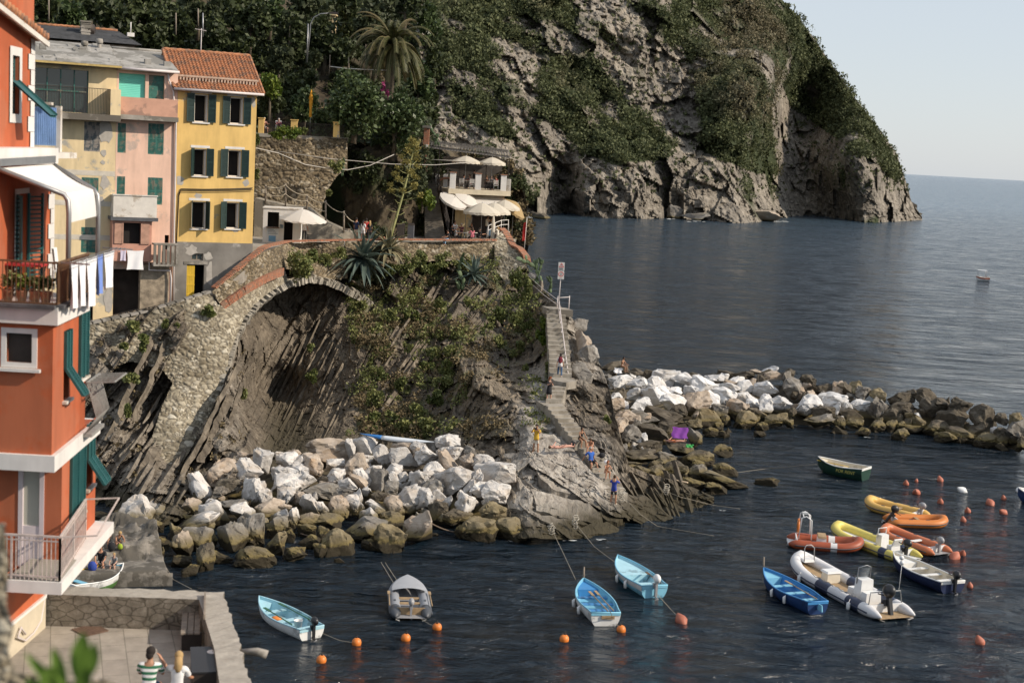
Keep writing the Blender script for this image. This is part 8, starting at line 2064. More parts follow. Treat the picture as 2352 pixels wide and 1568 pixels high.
# distant motor boat with a sun roof and its wake, and the hull cut by the right edge
md,L,pt,sh=rowboat('motor_boat','tiny white motor boat with a sun roof out on the open sea',(2242,640),(2272,642),2.2,.8,B_WHITE,B_CREAMB,B_WHITE,(.3,.6),.8,.8,M_ORANGE,stripe=T_RED)
q=MB();q.bx(.6,2.4,-.8,.8,2.1,2.18);q.build('sun_roof',M_WHITEP,md)
for x in (.7,2.3):
    for y in (-.7,.7):q=MB();q.tube([(x,y,.7),(x,y,2.1)],.03,5);q.build('roof_post',M_METAL,md)
q=MB();L_=[at(2272+80*k/8,643+16*k/8,z=.02) for k in range(9)];
for a,b in zip(L_,L_[1:]):q.poly([a+Vector((0,-.35,0)),b+Vector((0,-.5,0)),b+Vector((0,.3,.05)),a+Vector((0,.25,.05))])
tag(q.build('wake',paint('foam',(.5,.53,.55),.6,.3,1.5)),kind='structure')
be,L,pt,sh=rowboat('rowing_boat','dark blue boat cut off by the right edge beyond the buoys',(2338,1136),(2420,1150),1.6,.7,B_DEEP,B_WHITE,B_WHITE,(.3,),.8,.7)
# kayak on the near pile
ka,kb=at(828,1010,D=86.5),at(1000,1021,D=85.2);K=thing('kayak','long blue and white kayak lying upside down on the near rock pile','kayak',(ka+kb)/2+Vector((0,-.5,.3)),math.atan2((kb-ka).y,(kb-ka).x));Lk=(kb-ka).length
def kay(x0,x1,nm,m):
    q=MB();pts=[Vector((lerp(x0,x1,k/14)*Lk,0,.12*(2*lerp(x0,x1,k/14))**2-.02)) for k in range(15)];q.tube(pts,[max(.02,.27*(1-abs(2*lerp(x0,x1,k/14))**2.2)) for k in range(15)],10,True,squash=.55);q.build(nm,m,K)
kay(-.5,-.2,'bow',paint('kayak_blue',(.03,.17,.45),.4,.1,2));kay(-.2,.5,'body',paint('kayak_white',(.62,.66,.70),.4,.05,2))
# ------------------------------------------------------------------ buoys
def buoy_round():
    B=thing('buoy','x','buoy',(0,0,0),0,'mooring buoys');q=MB();q.lathe([(.01,-.24),(.1,-.22),(.19,-.1),(.21,.03),(.18,.14),(.1,.21),(.05,.22)],14);q.build('float',M_ORANGE,B);q=MB();q.tube([(0,0,.2),(0,0,.28)],.045,7);q.tube([(.05*math.cos(a),0,.3+.05*math.sin(a)) for a in [k*.628 for k in range(10)]],.014,5,closed=True);q.build('ring',M_IRON,B);return B
def buoy_cone(m):
    B=thing('buoy','x','buoy',(0,0,0),0,'mooring buoys');q=MB();q.lathe([(.02,-.3),(.08,-.25),(.22,0),(.2,.12),(.09,.3),(.05,.36),(.01,.37)],12);q.build('float',m,B);q=MB();q.tube([(.05*math.cos(a),0,.4+.05*math.sin(a)) for a in [k*.628 for k in range(10)]],.014,5,closed=True);q.build('ring',M_IRON,B);return B
rb=buoy_round();cbs={'c':buoy_cone(M_FADED),'w':buoy_cone(M_WHITEP)}
RB=[(738,1516,'bright orange buoy nearest the courtyard wall'),(819,1476,'bright orange buoy off the stern of the white and pale blue boat'),(932,1466,'bright orange buoy just below the grey dinghy'),(1004,1441,'bright orange buoy right of the grey dinghy stern'),(1296,1468,'bright orange buoy left of the bow post boat stern'),(1427,1446,'bright orange buoy tied to the bow post boat')]
CBs=[(1566,1427,'c','orange cone buoy tied to the all pale blue boat',1.4),(2081,1112,'c','faded red buoy, leftmost of those right of the green boat',1),(2105,1105,'c','small faded red buoy bobbing behind the leftmost one',.6),(2160,1104,'c','faded red buoy highest up right of the green boat',1.1),(2105,1132,'c','tilted faded red buoy just above the ochre inflatable',1.3),(2212,1128,'w','lone white buoy among the red ones',1.4),(2160,1154,'c','faded red buoy right of the ochre inflatable stern',1),(2223,1175,'c','faded red buoy upper right of the orange inflatable',1),(2275,1157,'c','tilted faded red buoy near the right edge',1.4),(2306,1146,'c','small faded red buoy beside the cut off dark boat',.9),(2306,1178,'c','faded red buoy lowest of the three near the right edge',1.2),(2213,1196,'c','faded red buoy right of the orange inflatable bow',.9),(2192,1280,'c','tilted faded red buoy right of the salmon inflatable',1.5),(2210,1273,'c','round faded red buoy touching the tilted one by the salmon inflatable',1),(2228,1347,'c','small faded red buoy right of the skiff outboard',.8),(2252,1476,'c','reddish float alone at the lower right of the water',1.1),(2342,1128,'w','white fender buoy beside the cut off dark boat',1.2)]
for i,(u,v,lab) in enumerate(RB):
    o=rb if i == 0 else copy_tree(rb);o.location=at(u,v,z=.06);o['label']=lab;o.rotation_euler=(rnd.uniform(-.2,.2),rnd.uniform(-.2,.2),rnd.uniform(0,6))
used=set()
for u,v,k,lab,s in CBs:
    o=cbs[k] if k not in used else copy_tree(cbs[k]);used.add(k);o.location=at(u,v,z=.03);o['label']=lab;o.scale=(s*.95,)*3;o.rotation_euler=(rnd.uniform(-.2,.2),rnd.uniform(.2,.5) if s<1.2 else rnd.uniform(.9,1.2),rnd.uniform(0,6))
# ------------------------------------------------------------------ mooring ropes and chain
def rope(label,pts,r=.015,sag=.0,mat=M_ROPE,cat='rope',name='mooring_rope'):
    P=[at(p[0],p[1],**({'D':p[2]} if len(p)>2 and p[2] else {'z':.1})) for p in pts];L=[]
    for a,b in zip(P,P[1:]):
        for k in range(8):t=k/8;L.append(a.lerp(b,t)-Vector((0,0,sag*4*t*(1-t))))
    L.append(P[-1]);o=L[0];q=MB();q.tube([p-o for p in L],r,5);tag(q.build(name,mat,None,o),label,cat,'mooring ropes')
rope('pale mooring rope from the big rock to the grey dinghy',[(860,1218,75.2),(864,1262,72.8),(876,1292,70),(905,1340,None)]);rope('second pale rope from the big rock to the grey dinghy bow',[(862,1218,75.2),(866,1258,73),(890,1300,69.4),(925,1352,None)])
rope('rope from the grey dinghy stern to its orange buoy',[(958,1415,None),(985,1432,None),(1004,1440,None)]);rope('rope from the white and pale blue boat to an orange buoy',[(732,1450,None),(780,1470,None),(816,1476,None)]);rope('rope from the pale blue boat stern to the cone buoy',[(1508,1362,64.2),(1540,1398,None),(1562,1420,None)]);rope('rope from the bow post boat to its orange buoy',[(1398,1395,61.4),(1412,1428,None),(1425,1442,None)])
rope('double rope hanging from the platform edge into the water, left one',[(1262,1198,76.3),(1272,1225,75.6),(1290,1262,None),(1322,1330,None)]);rope('double rope hanging from the platform edge into the water, right one',[(1312,1178,77.6),(1330,1212,76.5),(1365,1255,None),(1420,1296,None)])
rope('taut rope from the platform corner towards the moorings',[(1432,1140,81),(1470,1180,78),(1510,1208,None),(1640,1230,None)]);rope('loose rope over the dark ribbed rocks into the water',[(1510,1120,85.5),(1560,1140,84.6),(1640,1160,None),(1700,1168,None)]);rope('rope from the shore reef to the green boat',[(1690,1085,95),(1760,1076,None),(1875,1066,92.5)],.015)
rope('rusty chain looped across the near pile boulders',[(690,1225,73.6),(780,1236,73.2),(890,1214,74.0),(920,1228,74.4),(985,1198,75.0),(1050,1222,75.6),(1180,1204,76.4)],.045,.1,paint('chain_rust',(.12,.085,.06),.8,.3,9),'chain','chain')
def coil(label,u,v,D,n=3):
    c=at(u,v,D=D);q=MB()
    for k in range(n):q.tube([(rnd.uniform(-.1,.1)+.15*math.cos(a)*(1-.1*k),.1*math.sin(a*2),.19*math.sin(a)-.14*k) for a in [i*.393 for i in range(17)]],.02,5)
    tag(q.build('rope_coil',paint('pale_rope',(.42,.39,.33),.9,.1,6),None,c),label,'rope','rope coils')
coil('tangled rope coil at the left edge of the bathing platform',1267,1208,75.6);coil('tangled rope coil in the middle of the platform edge',1322,1190,76.8,4);coil('white rope coil tied at the right platform corner',1428,1128,81.4,4);coil('loose rope coil on the dark ribbed rocks',1530,1118,85)
rope('loose rope from the quay to the blue and green boat',[(282,1316,66.8),(310,1300,67.2),(322,1296,67.6)],.015);rope('rope from the quay corner into the dark water',[(380,1300,66.8),(398,1330,None),(440,1352,None)],.015)
a,b=at(1528,1098,D=88.2),at(1580,1108,D=87.6);q=MB();q.bar(Vector((0,0,0)),b-a,.16,.06);tag(q.build('plank',paint('pale_plank',(.58,.44,.30),.8,.15,3),None,a),'pale driftwood plank lying on the shore rocks','plank')
# ------------------------------------------------------------------ people: one skinned body each, clothes and hair grown over the same skeleton
SKINS={'fair':(.46,.27,.19),'tan':(.34,.175,.10),'warm':(.42,.21,.125),'pink':(.50,.26,.19)}
def cloth(n,c):return paint('cloth_'+n,c,.9,.12,5)
C_=dict(white=(.68,.67,.66),black=(.015,.015,.018),navy=(.018,.028,.075),blue=(.03,.11,.42),royal=(.025,.05,.30),yellow=(.58,.36,.04),beige=(.55,.48,.38),orange=(.55,.17,.06),denim=(.045,.09,.17),burgundy=(.16,.02,.03),red=(.42,.03,.03),
          grey=(.22,.22,.22),lime=(.30,.40,.03),pink=(.55,.16,.20),plum=(.14,.03,.06),cream=(.60,.55,.46),brown=(.10,.05,.03),lblue=(.25,.4,.55),hair_dark=(.018,.012,.009),hair_brown=(.06,.032,.016),hair_blond=(.38,.25,.11),hair_red=(.22,.06,.018),hair_grey=(.35,.33,.30),green=(.03,.22,.08))
PENDING=[];WEAR=[]
def skinned(name,V,E,Rr,mat,parent,sub=2):
    me=bpy.data.meshes.new(name);me.from_pydata([tuple(v) for v in V],E,[]);o=bpy.data.objects.new(name,me);col.objects.link(o);o.parent=parent
    m=o.modifiers.new('s','SKIN');m.use_smooth_shade=True
    for i,(d,r) in enumerate(zip(me.skin_vertices[0].data,Rr)):d.radius=(r,r) if not isinstance(r,tuple) else r;d.use_root=(i == 0)
    if sub:o.modifiers.new('d','SUBSURF').levels=sub;o.modifiers['d'].render_levels=sub
    PENDING.append((o,mat));return o
def person(label,u,v,D,rot,pose='stand',skin='warm',top=None,bottom=None,hair='hair_dark',hairlen=0,H=1.72,z=None,group=None,head=(0,0),shoes=None,fem=False,extra=None):
    """rot 0 faces the camera; pose gives joint angles in degrees"""
    c=u if isinstance(u,Vector) else at(u,v,D=D) if z is None else at(u,v,z=z)
    P=dict(stand=dict(hip=(3,3),knee=(2,4),spread=5,sh=((6,8),(4,8)),el=(12,14),lean=0),
             walk=dict(hip=(18,-14),knee=(8,22),spread=4,sh=((-16,8),(14,8)),el=(20,18),lean=4),
             photo=dict(hip=(2,2),knee=(2,3),spread=6,sh=((62,14),(62,14)),el=(106,106),lean=-2),
             phone=dict(hip=(3,3),knee=(2,4),spread=5,sh=((62,4),(62,4)),el=(72,72),lean=4),
             selfie=dict(hip=(3,3),knee=(2,4),spread=5,sh=((26,6),(34,6)),el=(118,112),lean=3),
             sit=dict(hip=(82,84),knee=(78,84),spread=9,sh=((34,8),(36,8)),el=(38,36),lean=12),
             sitback=dict(hip=(74,70),knee=(52,70),spread=12,sh=((-28,22),(-28,22)),el=(12,12),lean=-20),
             hug=dict(hip=(104,106),knee=(112,110),spread=4,sh=((58,4),(58,4)),el=(46,46),lean=22),
             bend=dict(hip=(88,92),knee=(88,70),spread=9,sh=((62,6),(48,8)),el=(28,40),lean=42),
             sitarm=dict(hip=(84,84),knee=(84,80),spread=8,sh=((62,30),(30,10)),el=(125,40),lean=10),
             chair=dict(hip=(84,84),knee=(84,86),spread=7,sh=((40,8),(44,8)),el=(62,58),lean=6),
             hand=dict(hip=(3,3),knee=(2,3),spread=5,sh=((70,50),(6,8)),el=(120,20),lean=0),
             lie=dict(hip=(2,6),knee=(2,10),spread=7,sh=((8,42),(6,26)),el=(20,30),lean=0))[pose]
    s=H/1.72;sit=pose in ('sit','sitback','hug','bend','chair','sitarm')
    root=thing('person',label,'person',c,rot,group)
    f=-1
    def dirv(a,ab,sg):a,ab=R(a),R(ab);return Vector((sg*math.sin(ab),f*math.sin(a)*math.cos(ab),-math.cos(a)*math.cos(ab)))
    legL=.80*s;hipz=.10*s if sit else .90*s
    ln=R(P['lean']);up=Vector((0,f*math.sin(ln),math.cos(ln)))
    pel=Vector((0,0,hipz));wst=pel+up*.17*s;chs=pel+up*.36*s;nk=pel+up*.51*s;hb=nk+(up+Vector((0,f*.12,.2))).normalized()*.09*s
    ht,hp=R(head[0]),R(head[1]);hd=Matrix.Rotation(ht,3,'Z')@ Vector((0,f*(.18+math.sin(hp)),math.cos(hp)));hd.normalize()
    hm=hb+hd*.09*s;top_=hb+hd*.175*s;face=Matrix.Rotation(ht,3,'Z')@ Vector((0,f,-math.sin(hp))).normalized()
    hwd,swd=(.085*s,.165*s) if fem else (.08*s,.19*s)
    V=[pel,wst,chs,nk,hb,hm,top_];E=[(0,1),(1,2),(2,3),(3,4),(4,5),(5,6)];tk=.93 if fem else 1.06
    Rr=[(.13*s,.105*s),(.115*s*tk,.09*s),(.135*s*tk,.105*s),.058*s,.058*s,(.083*s,.094*s),(.06*s,.066*s)]
    J={}
    for k,sg in ((0,1),(1,-1)):
        hj=pel+Vector((sg*hwd,0,-.02*s));d1=dirv(P['hip'][k],P['spread'],sg);kn=hj+d1*.42*s
        d2=dirv(P['hip'][k]-P['knee'][k],P['spread']*.4,sg);an=kn+d2*.41*s
        if pose == 'lie':ft=an+Vector((sg*.05,f*.16*s,-.01))
        else:ft=an+Vector((sg*.03,f*.15*s,-.045*s)) if abs(d2.z)>.5 else an+Vector((0,f*.05,.15*s))
        i=len(V);V +=[hj,kn,kn.lerp(an,.35),an,ft];E +=[(0,i),(i,i+1),(i+1,i+2),(i+2,i+3),(i+3,i+4)];Rr +=[.09*s,.06*s,.058*s,.038*s,(.042*s,.028*s)]
        sj=chs+up*.09*s+Vector((sg*swd,0,0));a1=dirv(P['sh'][k][0],P['sh'][k][1],sg);el=sj+a1*.29*s
        inw=-.75 if pose in ('photo','phone','selfie') else-.35 if pose in ('hug','sit','chair','bend') else 0
        a2=dirv(P['sh'][k][0]+P['el'][k],P['sh'][k][1],sg);a2=(a2+Vector((sg*inw,0,0))).normalized();wr=el+a2*.25*s
        i2=len(V);V +=[sj,el,wr,wr+a2*.07*s];E +=[(2,i2),(i2,i2+1),(i2+1,i2+2),(i2+2,i2+3)];Rr +=[.056*s,.042*s,.029*s,(.036*s,.02*s)]
        sd=a2.cross(Vector((0,0,1)));sd=sd.normalized() if sd.length>.1 else Vector((1,0,0));pv=sd.cross(a2)
        pi=i2+3
        for q,(off,ln_) in enumerate(((-.028,.075),(-.01,.088),(.01,.082),(.028,.062))):
            b=V[pi]+sd*off*s+a2*.02*s;j=len(V);V +=[b+a2*ln_*.5*s,b+a2*ln_*.85*s+pv*-.025*s];E +=[(pi,j),(j,j+1)];Rr +=[.010*s,.008*s]
        j=len(V);V +=[V[pi]-a2*.03*s+sd*.05*s*sg,V[pi]+a2*.02*s+sd*.07*s*sg];E +=[(pi,j),(j,j+1)];Rr +=[.012*s,.009*s]
        J[k]=dict(hj=hj,kn=kn,an=an,ft=ft,sj=sj,el=el,wr=wr,hand=V[pi])
    j=len(V);V.append(hm+face*.115*s-hd*.015*s);E.append((5,j));Rr.append(.018*s)      # nose
    Mx=Matrix.Identity(3)
    if pose == 'lie':Mx=Matrix.Rotation(R(-90),3,'X')
    off=Vector((0,0,0))
    if pose == 'lie':off=Vector((0,0,.11*s))
    elif not sit:off=Vector((0,0,-min(J[0]['an'].z,J[1]['an'].z)+.06*s))
    def X(p):return Mx @ p+off if pose != 'lie' else Mx @(p-Vector((0,0,.9*s)))+off
    skm=paint('skin_'+skin,SKINS[skin],.55,.06,6)
    body=skinned('body',[X(p) for p in V],E,Rr,skm,root)
    S=[(pel,wst,'hips',0),(wst,chs,'torso',0),(chs,nk,'chest',0),(nk,hb,'neck',0),(hb,top_,'head',0)]
    for k in (0,1):
        q=J[k];S +=[(pel,q['hj'],'hips',0),(q['hj'],q['kn'],'thigh',1),(q['kn'],q['an'],'shin',1),(q['an'],q['ft'],'foot',1),(chs,q['sj'],'chest0',0),(q['sj'],q['el'],'arm',1),(q['el'],q['wr'],'fore',1),(q['wr'],q['hand']+(q['hand']-q['wr']),'hand',1)]
    S=[(X(a),X(b_),n_,.5 if n_ in ('arm','fore','hand','neck') else .62 if n_ in ('thigh','shin') else 1.0) for a,b_,n_,_ in S]
    def wear(name,zone,cc,off):WEAR.append((name,body,S,zone,cloth(cc,C_[cc]),off*s,root))
    if top:
        kind,cc=top;z_={'hips':1,'torso':1,'chest0':1,'chest':.62,'arm':.72}
        if kind == 'long':z_.update(arm=1,fore=.95)
        if kind in ('vest','suit'):z_.pop('arm');z_['chest0']=.75;z_['chest']=.5
        if kind == 'suit':z_.update(chest=.1)
        wear('shirt' if kind in ('tee','long') else 'vest' if kind == 'vest' else 'swimsuit',z_,cc,.016)
    if bottom:
        kind,cc=bottom;m=cloth(cc,C_[cc])
        if kind == 'dress':
            mb=MB();mb.smooth=True;z1=J[0]['kn'].z+.02*s
            mb.lathe([(.128*s,pel.z+.16*s+off.z),(.16*s,pel.z+off.z),(.18*s,lerp(pel.z,z1,.5)+off.z),(.20*s,z1+off.z),(.19*s,z1+off.z+.005)],16);mb.build('skirt',m,root)
        else:wear(kind,{'hips':.8,'thigh':{'shorts':.78,'trunks':.28}.get(kind,1),**({'shin':.93} if kind == 'trousers' else {})},cc,.011)
    if hair:
        m=cloth(hair,C_[hair]);mb=MB();sx=face.cross(hd).normalized();fy=hd.cross(sx)
        def cap(c,a,b_,h):
            i0=len(mb.v);mb.ball((0,0,0),1,14)
            for i in range(i0,len(mb.v)):q=Vector(mb.v[i]);mb.v[i]=tuple(X(c+sx*q.x*a+fy*q.y*b_+hd*q.z*h))
        cap(hm+hd*.032*s-face*.022*s,.094*s,.098*s,.102*s)
        if hairlen >= 0:cap(hm-hd*.045*s-face*.05*s,.082*s,.06*s,.085*s)
        if hairlen>0:
            e=nk-face*.12*s-up*(.02+hairlen*.3)*s;mb.tube([X(hm-face*.06*s),X(nk.lerp(hb,.4)-face*.1*s),X(nk.lerp(e,.5)-face*.02*s),X(e)],[.08*s,.088*s,.08*s,.035*s],10)
        mb.build('hair',m,root)
    mb=MB();sdv=face.cross(hd).normalized()
    for sg in (1,-1):p=X(hm+face*.088*s+hd*.012*s+sdv*sg*.032*s);mb.ball(p,.010*s,6)
    p=X(hm+face*.09*s-hd*.055*s);mb.box(p,(.035*s,.012*s,.008*s));mb.build('face_features',paint('face_dark',(.06,.025,.02),.6,.1,5),root)
    if shoes:
        for k in (0,1):skinned('shoe',[X(J[k]['an']-Vector((0,0,.01))),X(J[k]['ft'])],[(0,1)],[.05*s,(.05*s,.036*s)],cloth(shoes,C_[shoes]),root)
    root['px']=1
    return root,J,X,s
def done_people():
    dg=bpy.context.evaluated_depsgraph_get()
    new=[(o,bpy.data.meshes.new_from_object(o.evaluated_get(dg)),m) for o,m in PENDING]
    for o,me,m in new:
        o.modifiers.clear();o.data=me;  me.materials.clear();me.materials.append(m);me.polygons.foreach_set('use_smooth',[True]*len(me.polygons))
def held(name,label,cat,root,p,d,mat,rot=None):
    q=MB();q.box((0,0,0),d,rot);o=q.build(name,mat,None,Matrix.Translation(root.location)@ Matrix.Rotation(root.rotation_euler.z,4,'Z')@ p);o.rotation_euler=root.rotation_euler;tag(o,label,cat);return o
DK=cloth('black',C_['black'])
G1='people on the bathing rocks'
r,J,X,s=person('woman with long dark hair and burgundy backpack walking up the upper steps',1285,866,95.6,R(178),'walk','fair',('tee','white'),('trousers','denim'),'hair_dark',.5,1.66,shoes='white',fem=True)
pk=thing('backpack','burgundy backpack worn by the woman on the upper steps','backpack',r.location,R(178));q=MB();q.smooth=True;q.ball((0,.21,1.22),.2,12,(.8,.55,1.1));
q.build('pack',cloth('burgundy',C_['burgundy']),pk);q=MB();q.ball((0,.31,1.1),.1,10,(1.2,.5,1));q.build('pocket',cloth('burgundy',C_['burgundy']),pk);q=MB()
for sg in (1,-1):q.tube([(sg*.1,.1,1.42),(sg*.11,-.1,1.42),(sg*.11,-.12,1.2),(sg*.12,.12,1.05)],.02,5)
q.build('straps',cloth('plum',C_['plum']),pk)
r,J,X,s=person('red haired woman in a black dress looking at her phone on the landing',1260,921,91.6,R(20),'selfie','fair',('tee','black'),('dress','black'),'hair_red',.25,1.66,head=(0,25),fem=True,shoes='brown');held('phone','dark phone held by the woman in the black dress','phone',r,X((J[0]['hand']+J[1]['hand'])/2),(.08,.02,.14),DK)
r,J,X,s=person('man in yellow shirt and beige shorts raising a camera to his eye',1230,1040,84.2,R(-15),'photo','tan',('tee','yellow'),('shorts','beige'),'hair_dark',-1,1.78,shoes='beige');held('camera','black camera held to the eye by the man in yellow','camera',r,X((J[0]['hand']+J[1]['hand'])/2),(.14,.1,.09),DK)
person('man in black trunks lying on his back sunbathing on the rock',1287,1030,84.2,R(118),'lie','pink',None,('trunks','black'),'hair_brown',-1,1.76)
person('woman in a dark swimsuit and sunglasses sitting on the lower steps',1333,1010,86.4,R(30),'sit','tan',('suit','black'),('trunks','black'),'hair_dark',0,1.64,fem=True)
person('woman in a pale bikini leaning forward on the step behind the blue shirted man',1357,1028,85.4,R(-10),'bend','warm',None,('trunks','white'),'hair_brown',0,1.64,head=(0,40),fem=True)
person('man in bright blue shirt lounging back on the lower steps',1358,1060,84.4,R(25),'sitback','warm',('tee','blue'),('shorts','black'),'hair_grey',-1,1.76)
person('orange haired woman in a lime swimsuit hugging her knees on the steps',1392,1086,83.2,R(15),'hug','warm',None,('trunks','lime'),'hair_red',0,1.62,fem=True)
r,J,X,s=person('man in royal blue shirt and black shorts photographing from the lowest step',1408,1158,81.0,R(165),'photo','warm',('tee','royal'),('shorts','black'),'hair_brown',-1,1.76,shoes='beige')
person('person in an orange swimsuit lying on the shore rocks below the purple towel',1548,1016,99.8,R(100),'lie','pink',('suit','orange'),('trunks','orange'),'hair_blond',0,1.66)
person('bare chested man sitting on the far rocks at the start of the breakwater',1428,842,124.5,R(60),'sit','tan',None,('trunks','white'),'hair_dark',-1,1.74)
def towel(name,label,u,v,D,w,h,mat,fold=.025,tilt=.5):
    c=at(u,v,D=D);q=MB();q.smooth=True;q.grid(16,12,lambda s,t:((s-.5)*w+.06*math.sin(t*7),-(t*h*tilt)+fold*math.sin(s*12+t*3),-t*h*.85+.02*math.sin(s*9)));tag(q.build(name,mat,None,c),label,'towel')
towel('towel','purple towel spread over a grey shore rock to dry',1562,981,99.6,1.1,.85,paint('purple_towel',(.20,.05,.30),.95,.12,5));towel('towel','small bright green towel on the rock beside the lying swimmer',1584,1020,98.6,.5,.25,paint('green_towel',(.05,.35,.09),.95,.1,5));towel('towel','pale towel behind the man on the far rocks',1420,845,124.3,.7,.5,M_CLOTHW)
for lab,u,v,D,mat,sz in (('black bag beside the blue shirted man on the steps',1382,1050,84.4,DK,.2),('small black bag near the feet of the lying man',1316,1022,85,DK,.16),('crumpled white towel on the step below the blue shirted man',1392,1065,84,M_CLOTHW,.14)):
    q=MB();q.ball((0,0,.12),sz,9,(1,.8,.9));tag(q.build('bag',mat,None,at(u,v,D=D)),lab,'bag')
# quay group on the left
person('bald man in an orange shirt and denim shorts sitting on the quay rocks',243,1243,71.6,R(10),'sit','tan',('tee','orange'),('shorts','denim'),None,0,1.8,z=1.12);person('woman in a patterned swimsuit bending over beside the man in orange',270,1246,71.2,R(30),'bend','tan',('suit','grey'),('trunks','grey'),'hair_blond',0,1.64,z=1.1,head=(0,35),fem=True)
person('man in a black tee shirt sitting on the quay edge above the boat',232,1292,68.0,R(8),'sit','warm',('tee','black'),('shorts','grey'),'hair_brown',-1,1.78,z=.8);person('blond child in a grey top sitting beside the man in black',263,1297,67.8,R(-5),'sit','fair',('tee','grey'),('shorts','black'),'hair_blond',0,1.2,z=.8);person('person in dark shorts half hidden by the red house on the quay',197,1272,69.6,R(20),'sit','tan',('tee','navy'),('shorts','navy'),'hair_dark',-1,1.74,z=1.0)
for lab,u,v,D,mat,sz in (('blue and black rucksack on the quay beside the man in black',212,1308,.72,paint('bag_blue',(.02,.05,.26),.8,.2,5),.24),('black bag at the feet of the couple on the quay',256,1262,1.0,DK,.22),('lime green towel bundle by the bending woman',276,1262,1.0,cloth('lime',C_['lime']),.14)):
    q=MB();q.ball((0,0,.16),sz,9,(.9,.7,1.1));tag(q.build('bag',mat,None,at(u,v,z=D)),lab,'bag')
# courtyard couple seen from behind
zc=9.2
def striped():
    m,nt,b=newmat('green_stripes');w_=N(nt,'ShaderNodeTexWave',wave_type='BANDS',bands_direction='Z',wave_profile='SIN');w_.inputs['Scale'].default_value=2.6;nt.links.new(obj_pos(nt),w_.inputs['Vector'])
    nt.links.new(ramp(nt,w_.outputs[0],[(.49,(.68,.68,.66)),(.51,(.03,.14,.07))]),b.inputs['Base Color']);b.inputs['Roughness'].default_value=.9;return m
MATS['cloth_stripes']=striped();C_['stripes']=(.5,.5,.5)
seat=at(365,1590,z=zc+.3);st=MB();st.bx(-1.1,1.3,-.35,.35,-.45,.0);tag(st.build('stone_bench',M_CONC,None,seat,(0,0,R(4))),'low stone block seat under the couple in the courtyard','seat')
person('dark haired man in a green and white striped shirt seen from behind in the courtyard',Vector((seat.x-.22,seat.y,seat.z)),0,0,R(184),'sit','tan',('tee','stripes'),('shorts','denim'),'hair_dark',0,1.78,head=(-14,10));person('blond woman in a white hooded top raising an arm beside the striped man',Vector((seat.x+.36,seat.y+.02,seat.z)),0,0,R(176),'sitarm','warm',('tee','white'),('shorts','denim'),'hair_blond',.35,1.66,head=(16,5),fem=True)
# terrace and cafe
T1='people on the cafe terrace'
person('person in white tee shirt with crossbody bag shading the eyes by the kiosk',698,552,108.6,R(175),'hand','warm',('tee','white'),('trousers','black'),'hair_dark',-1,1.66,z=None,shoes='black')
person('dark haired person in navy shirt standing at the terrace edge by the bench',817,550,111.6,R(150),'stand','warm',('tee','navy'),('shorts','beige'),'hair_dark',-1,1.70);person('long haired woman in white top leaning by the terrace wall',833,552,111.4,R(160),'stand','fair',('tee','white'),('shorts','white'),'hair_dark',.5,1.58,fem=True);person('person in a red top half hidden in the group by the bench',840,548,112.4,R(190),'stand','tan',('tee','red'),('trousers','black'),'hair_dark',0,1.62);person('blond long haired woman in black at the right of the group by the bench',848,552,111.8,R(200),'stand','warm',('tee','black'),('trousers','black'),'hair_blond',.6,1.56,fem=True)
person('person in black top and pale jeans sitting on the terrace wall edge',1031,551,117.6,R(-60),'sit','warm',('tee','black'),('trousers','lblue'),'hair_dark',0,1.66)
din=[(1036,528,124.6,70,'black','hair_dark','diner in black with dark hair at the left cafe table'),(1043,521,125.6,40,'white','hair_dark','diner in white shirt with sunglasses behind the left cafe table'),(1060,527,126.0,-20,'plum','hair_grey','grey haired diner in a plum top by the menu board'),(1047,535,123.6,60,'grey','hair_grey','grey capped diner nearest the stairs'),(1084,525,126.4,-30,'black','hair_dark','broad diner in black under the big parasol'),(1085,536,123.0,-150,'pink','hair_brown','woman in a pink top with her back to the terrace wall'),(1099,538,123.2,120,'black','hair_dark','woman in black leaning in beside the one in pink'),(1126,533,123.8,170,'lblue','hair_dark','person in pale blue shirt beside the closed parasol'),(1143,532,125.4,-120,'cream','hair_blond','blond woman in cream at the corner of the lower terrace')]
for u,v,D,a,tc,hc,lab in din:person(lab,u,v+9,D,R(a),'chair','warm',('tee',tc),('trousers','black'),hc,.35 if 'woman' in lab else 0,1.68,group=T1)
person('waiter in a cream vest standing at the bar under the parasols',1117,540,127.4,R(60),'phone','tan',('tee','cream'),('trousers','black'),'hair_dark',-1,1.74)
for u,D,a,tc,hc,lab in ((1064,129.4,60,'navy','hair_dark','diner in navy in the left bay of the upper terrace'),(1080,129.6,-60,'plum','hair_brown','diner in plum beside the middle white pillar'),(1116,130.4,50,'brown','hair_blond','blond diner in brown right of the middle white pillar'),(1128,130.2,10,'grey','hair_dark','diner in grey in the right bay of the upper terrace'),(1140,130.6,-60,'red','hair_brown','diner in red near the right white pillar')):
    c=at(u,420,D=D);c.z=17.43+.42;person(lab,c,0,0,R(a),'chair','warm',('tee',tc),('trousers','black'),hc,0,1.7,group='diners on the upper terrace')
c=at(1088,415,D=129.8);c.z=17.43;person('waiter in dark clothes standing in the left bay of the upper terrace',c,0,0,R(100),'stand','warm',('long','black'),('trousers','black'),'hair_dark',-1,1.74)
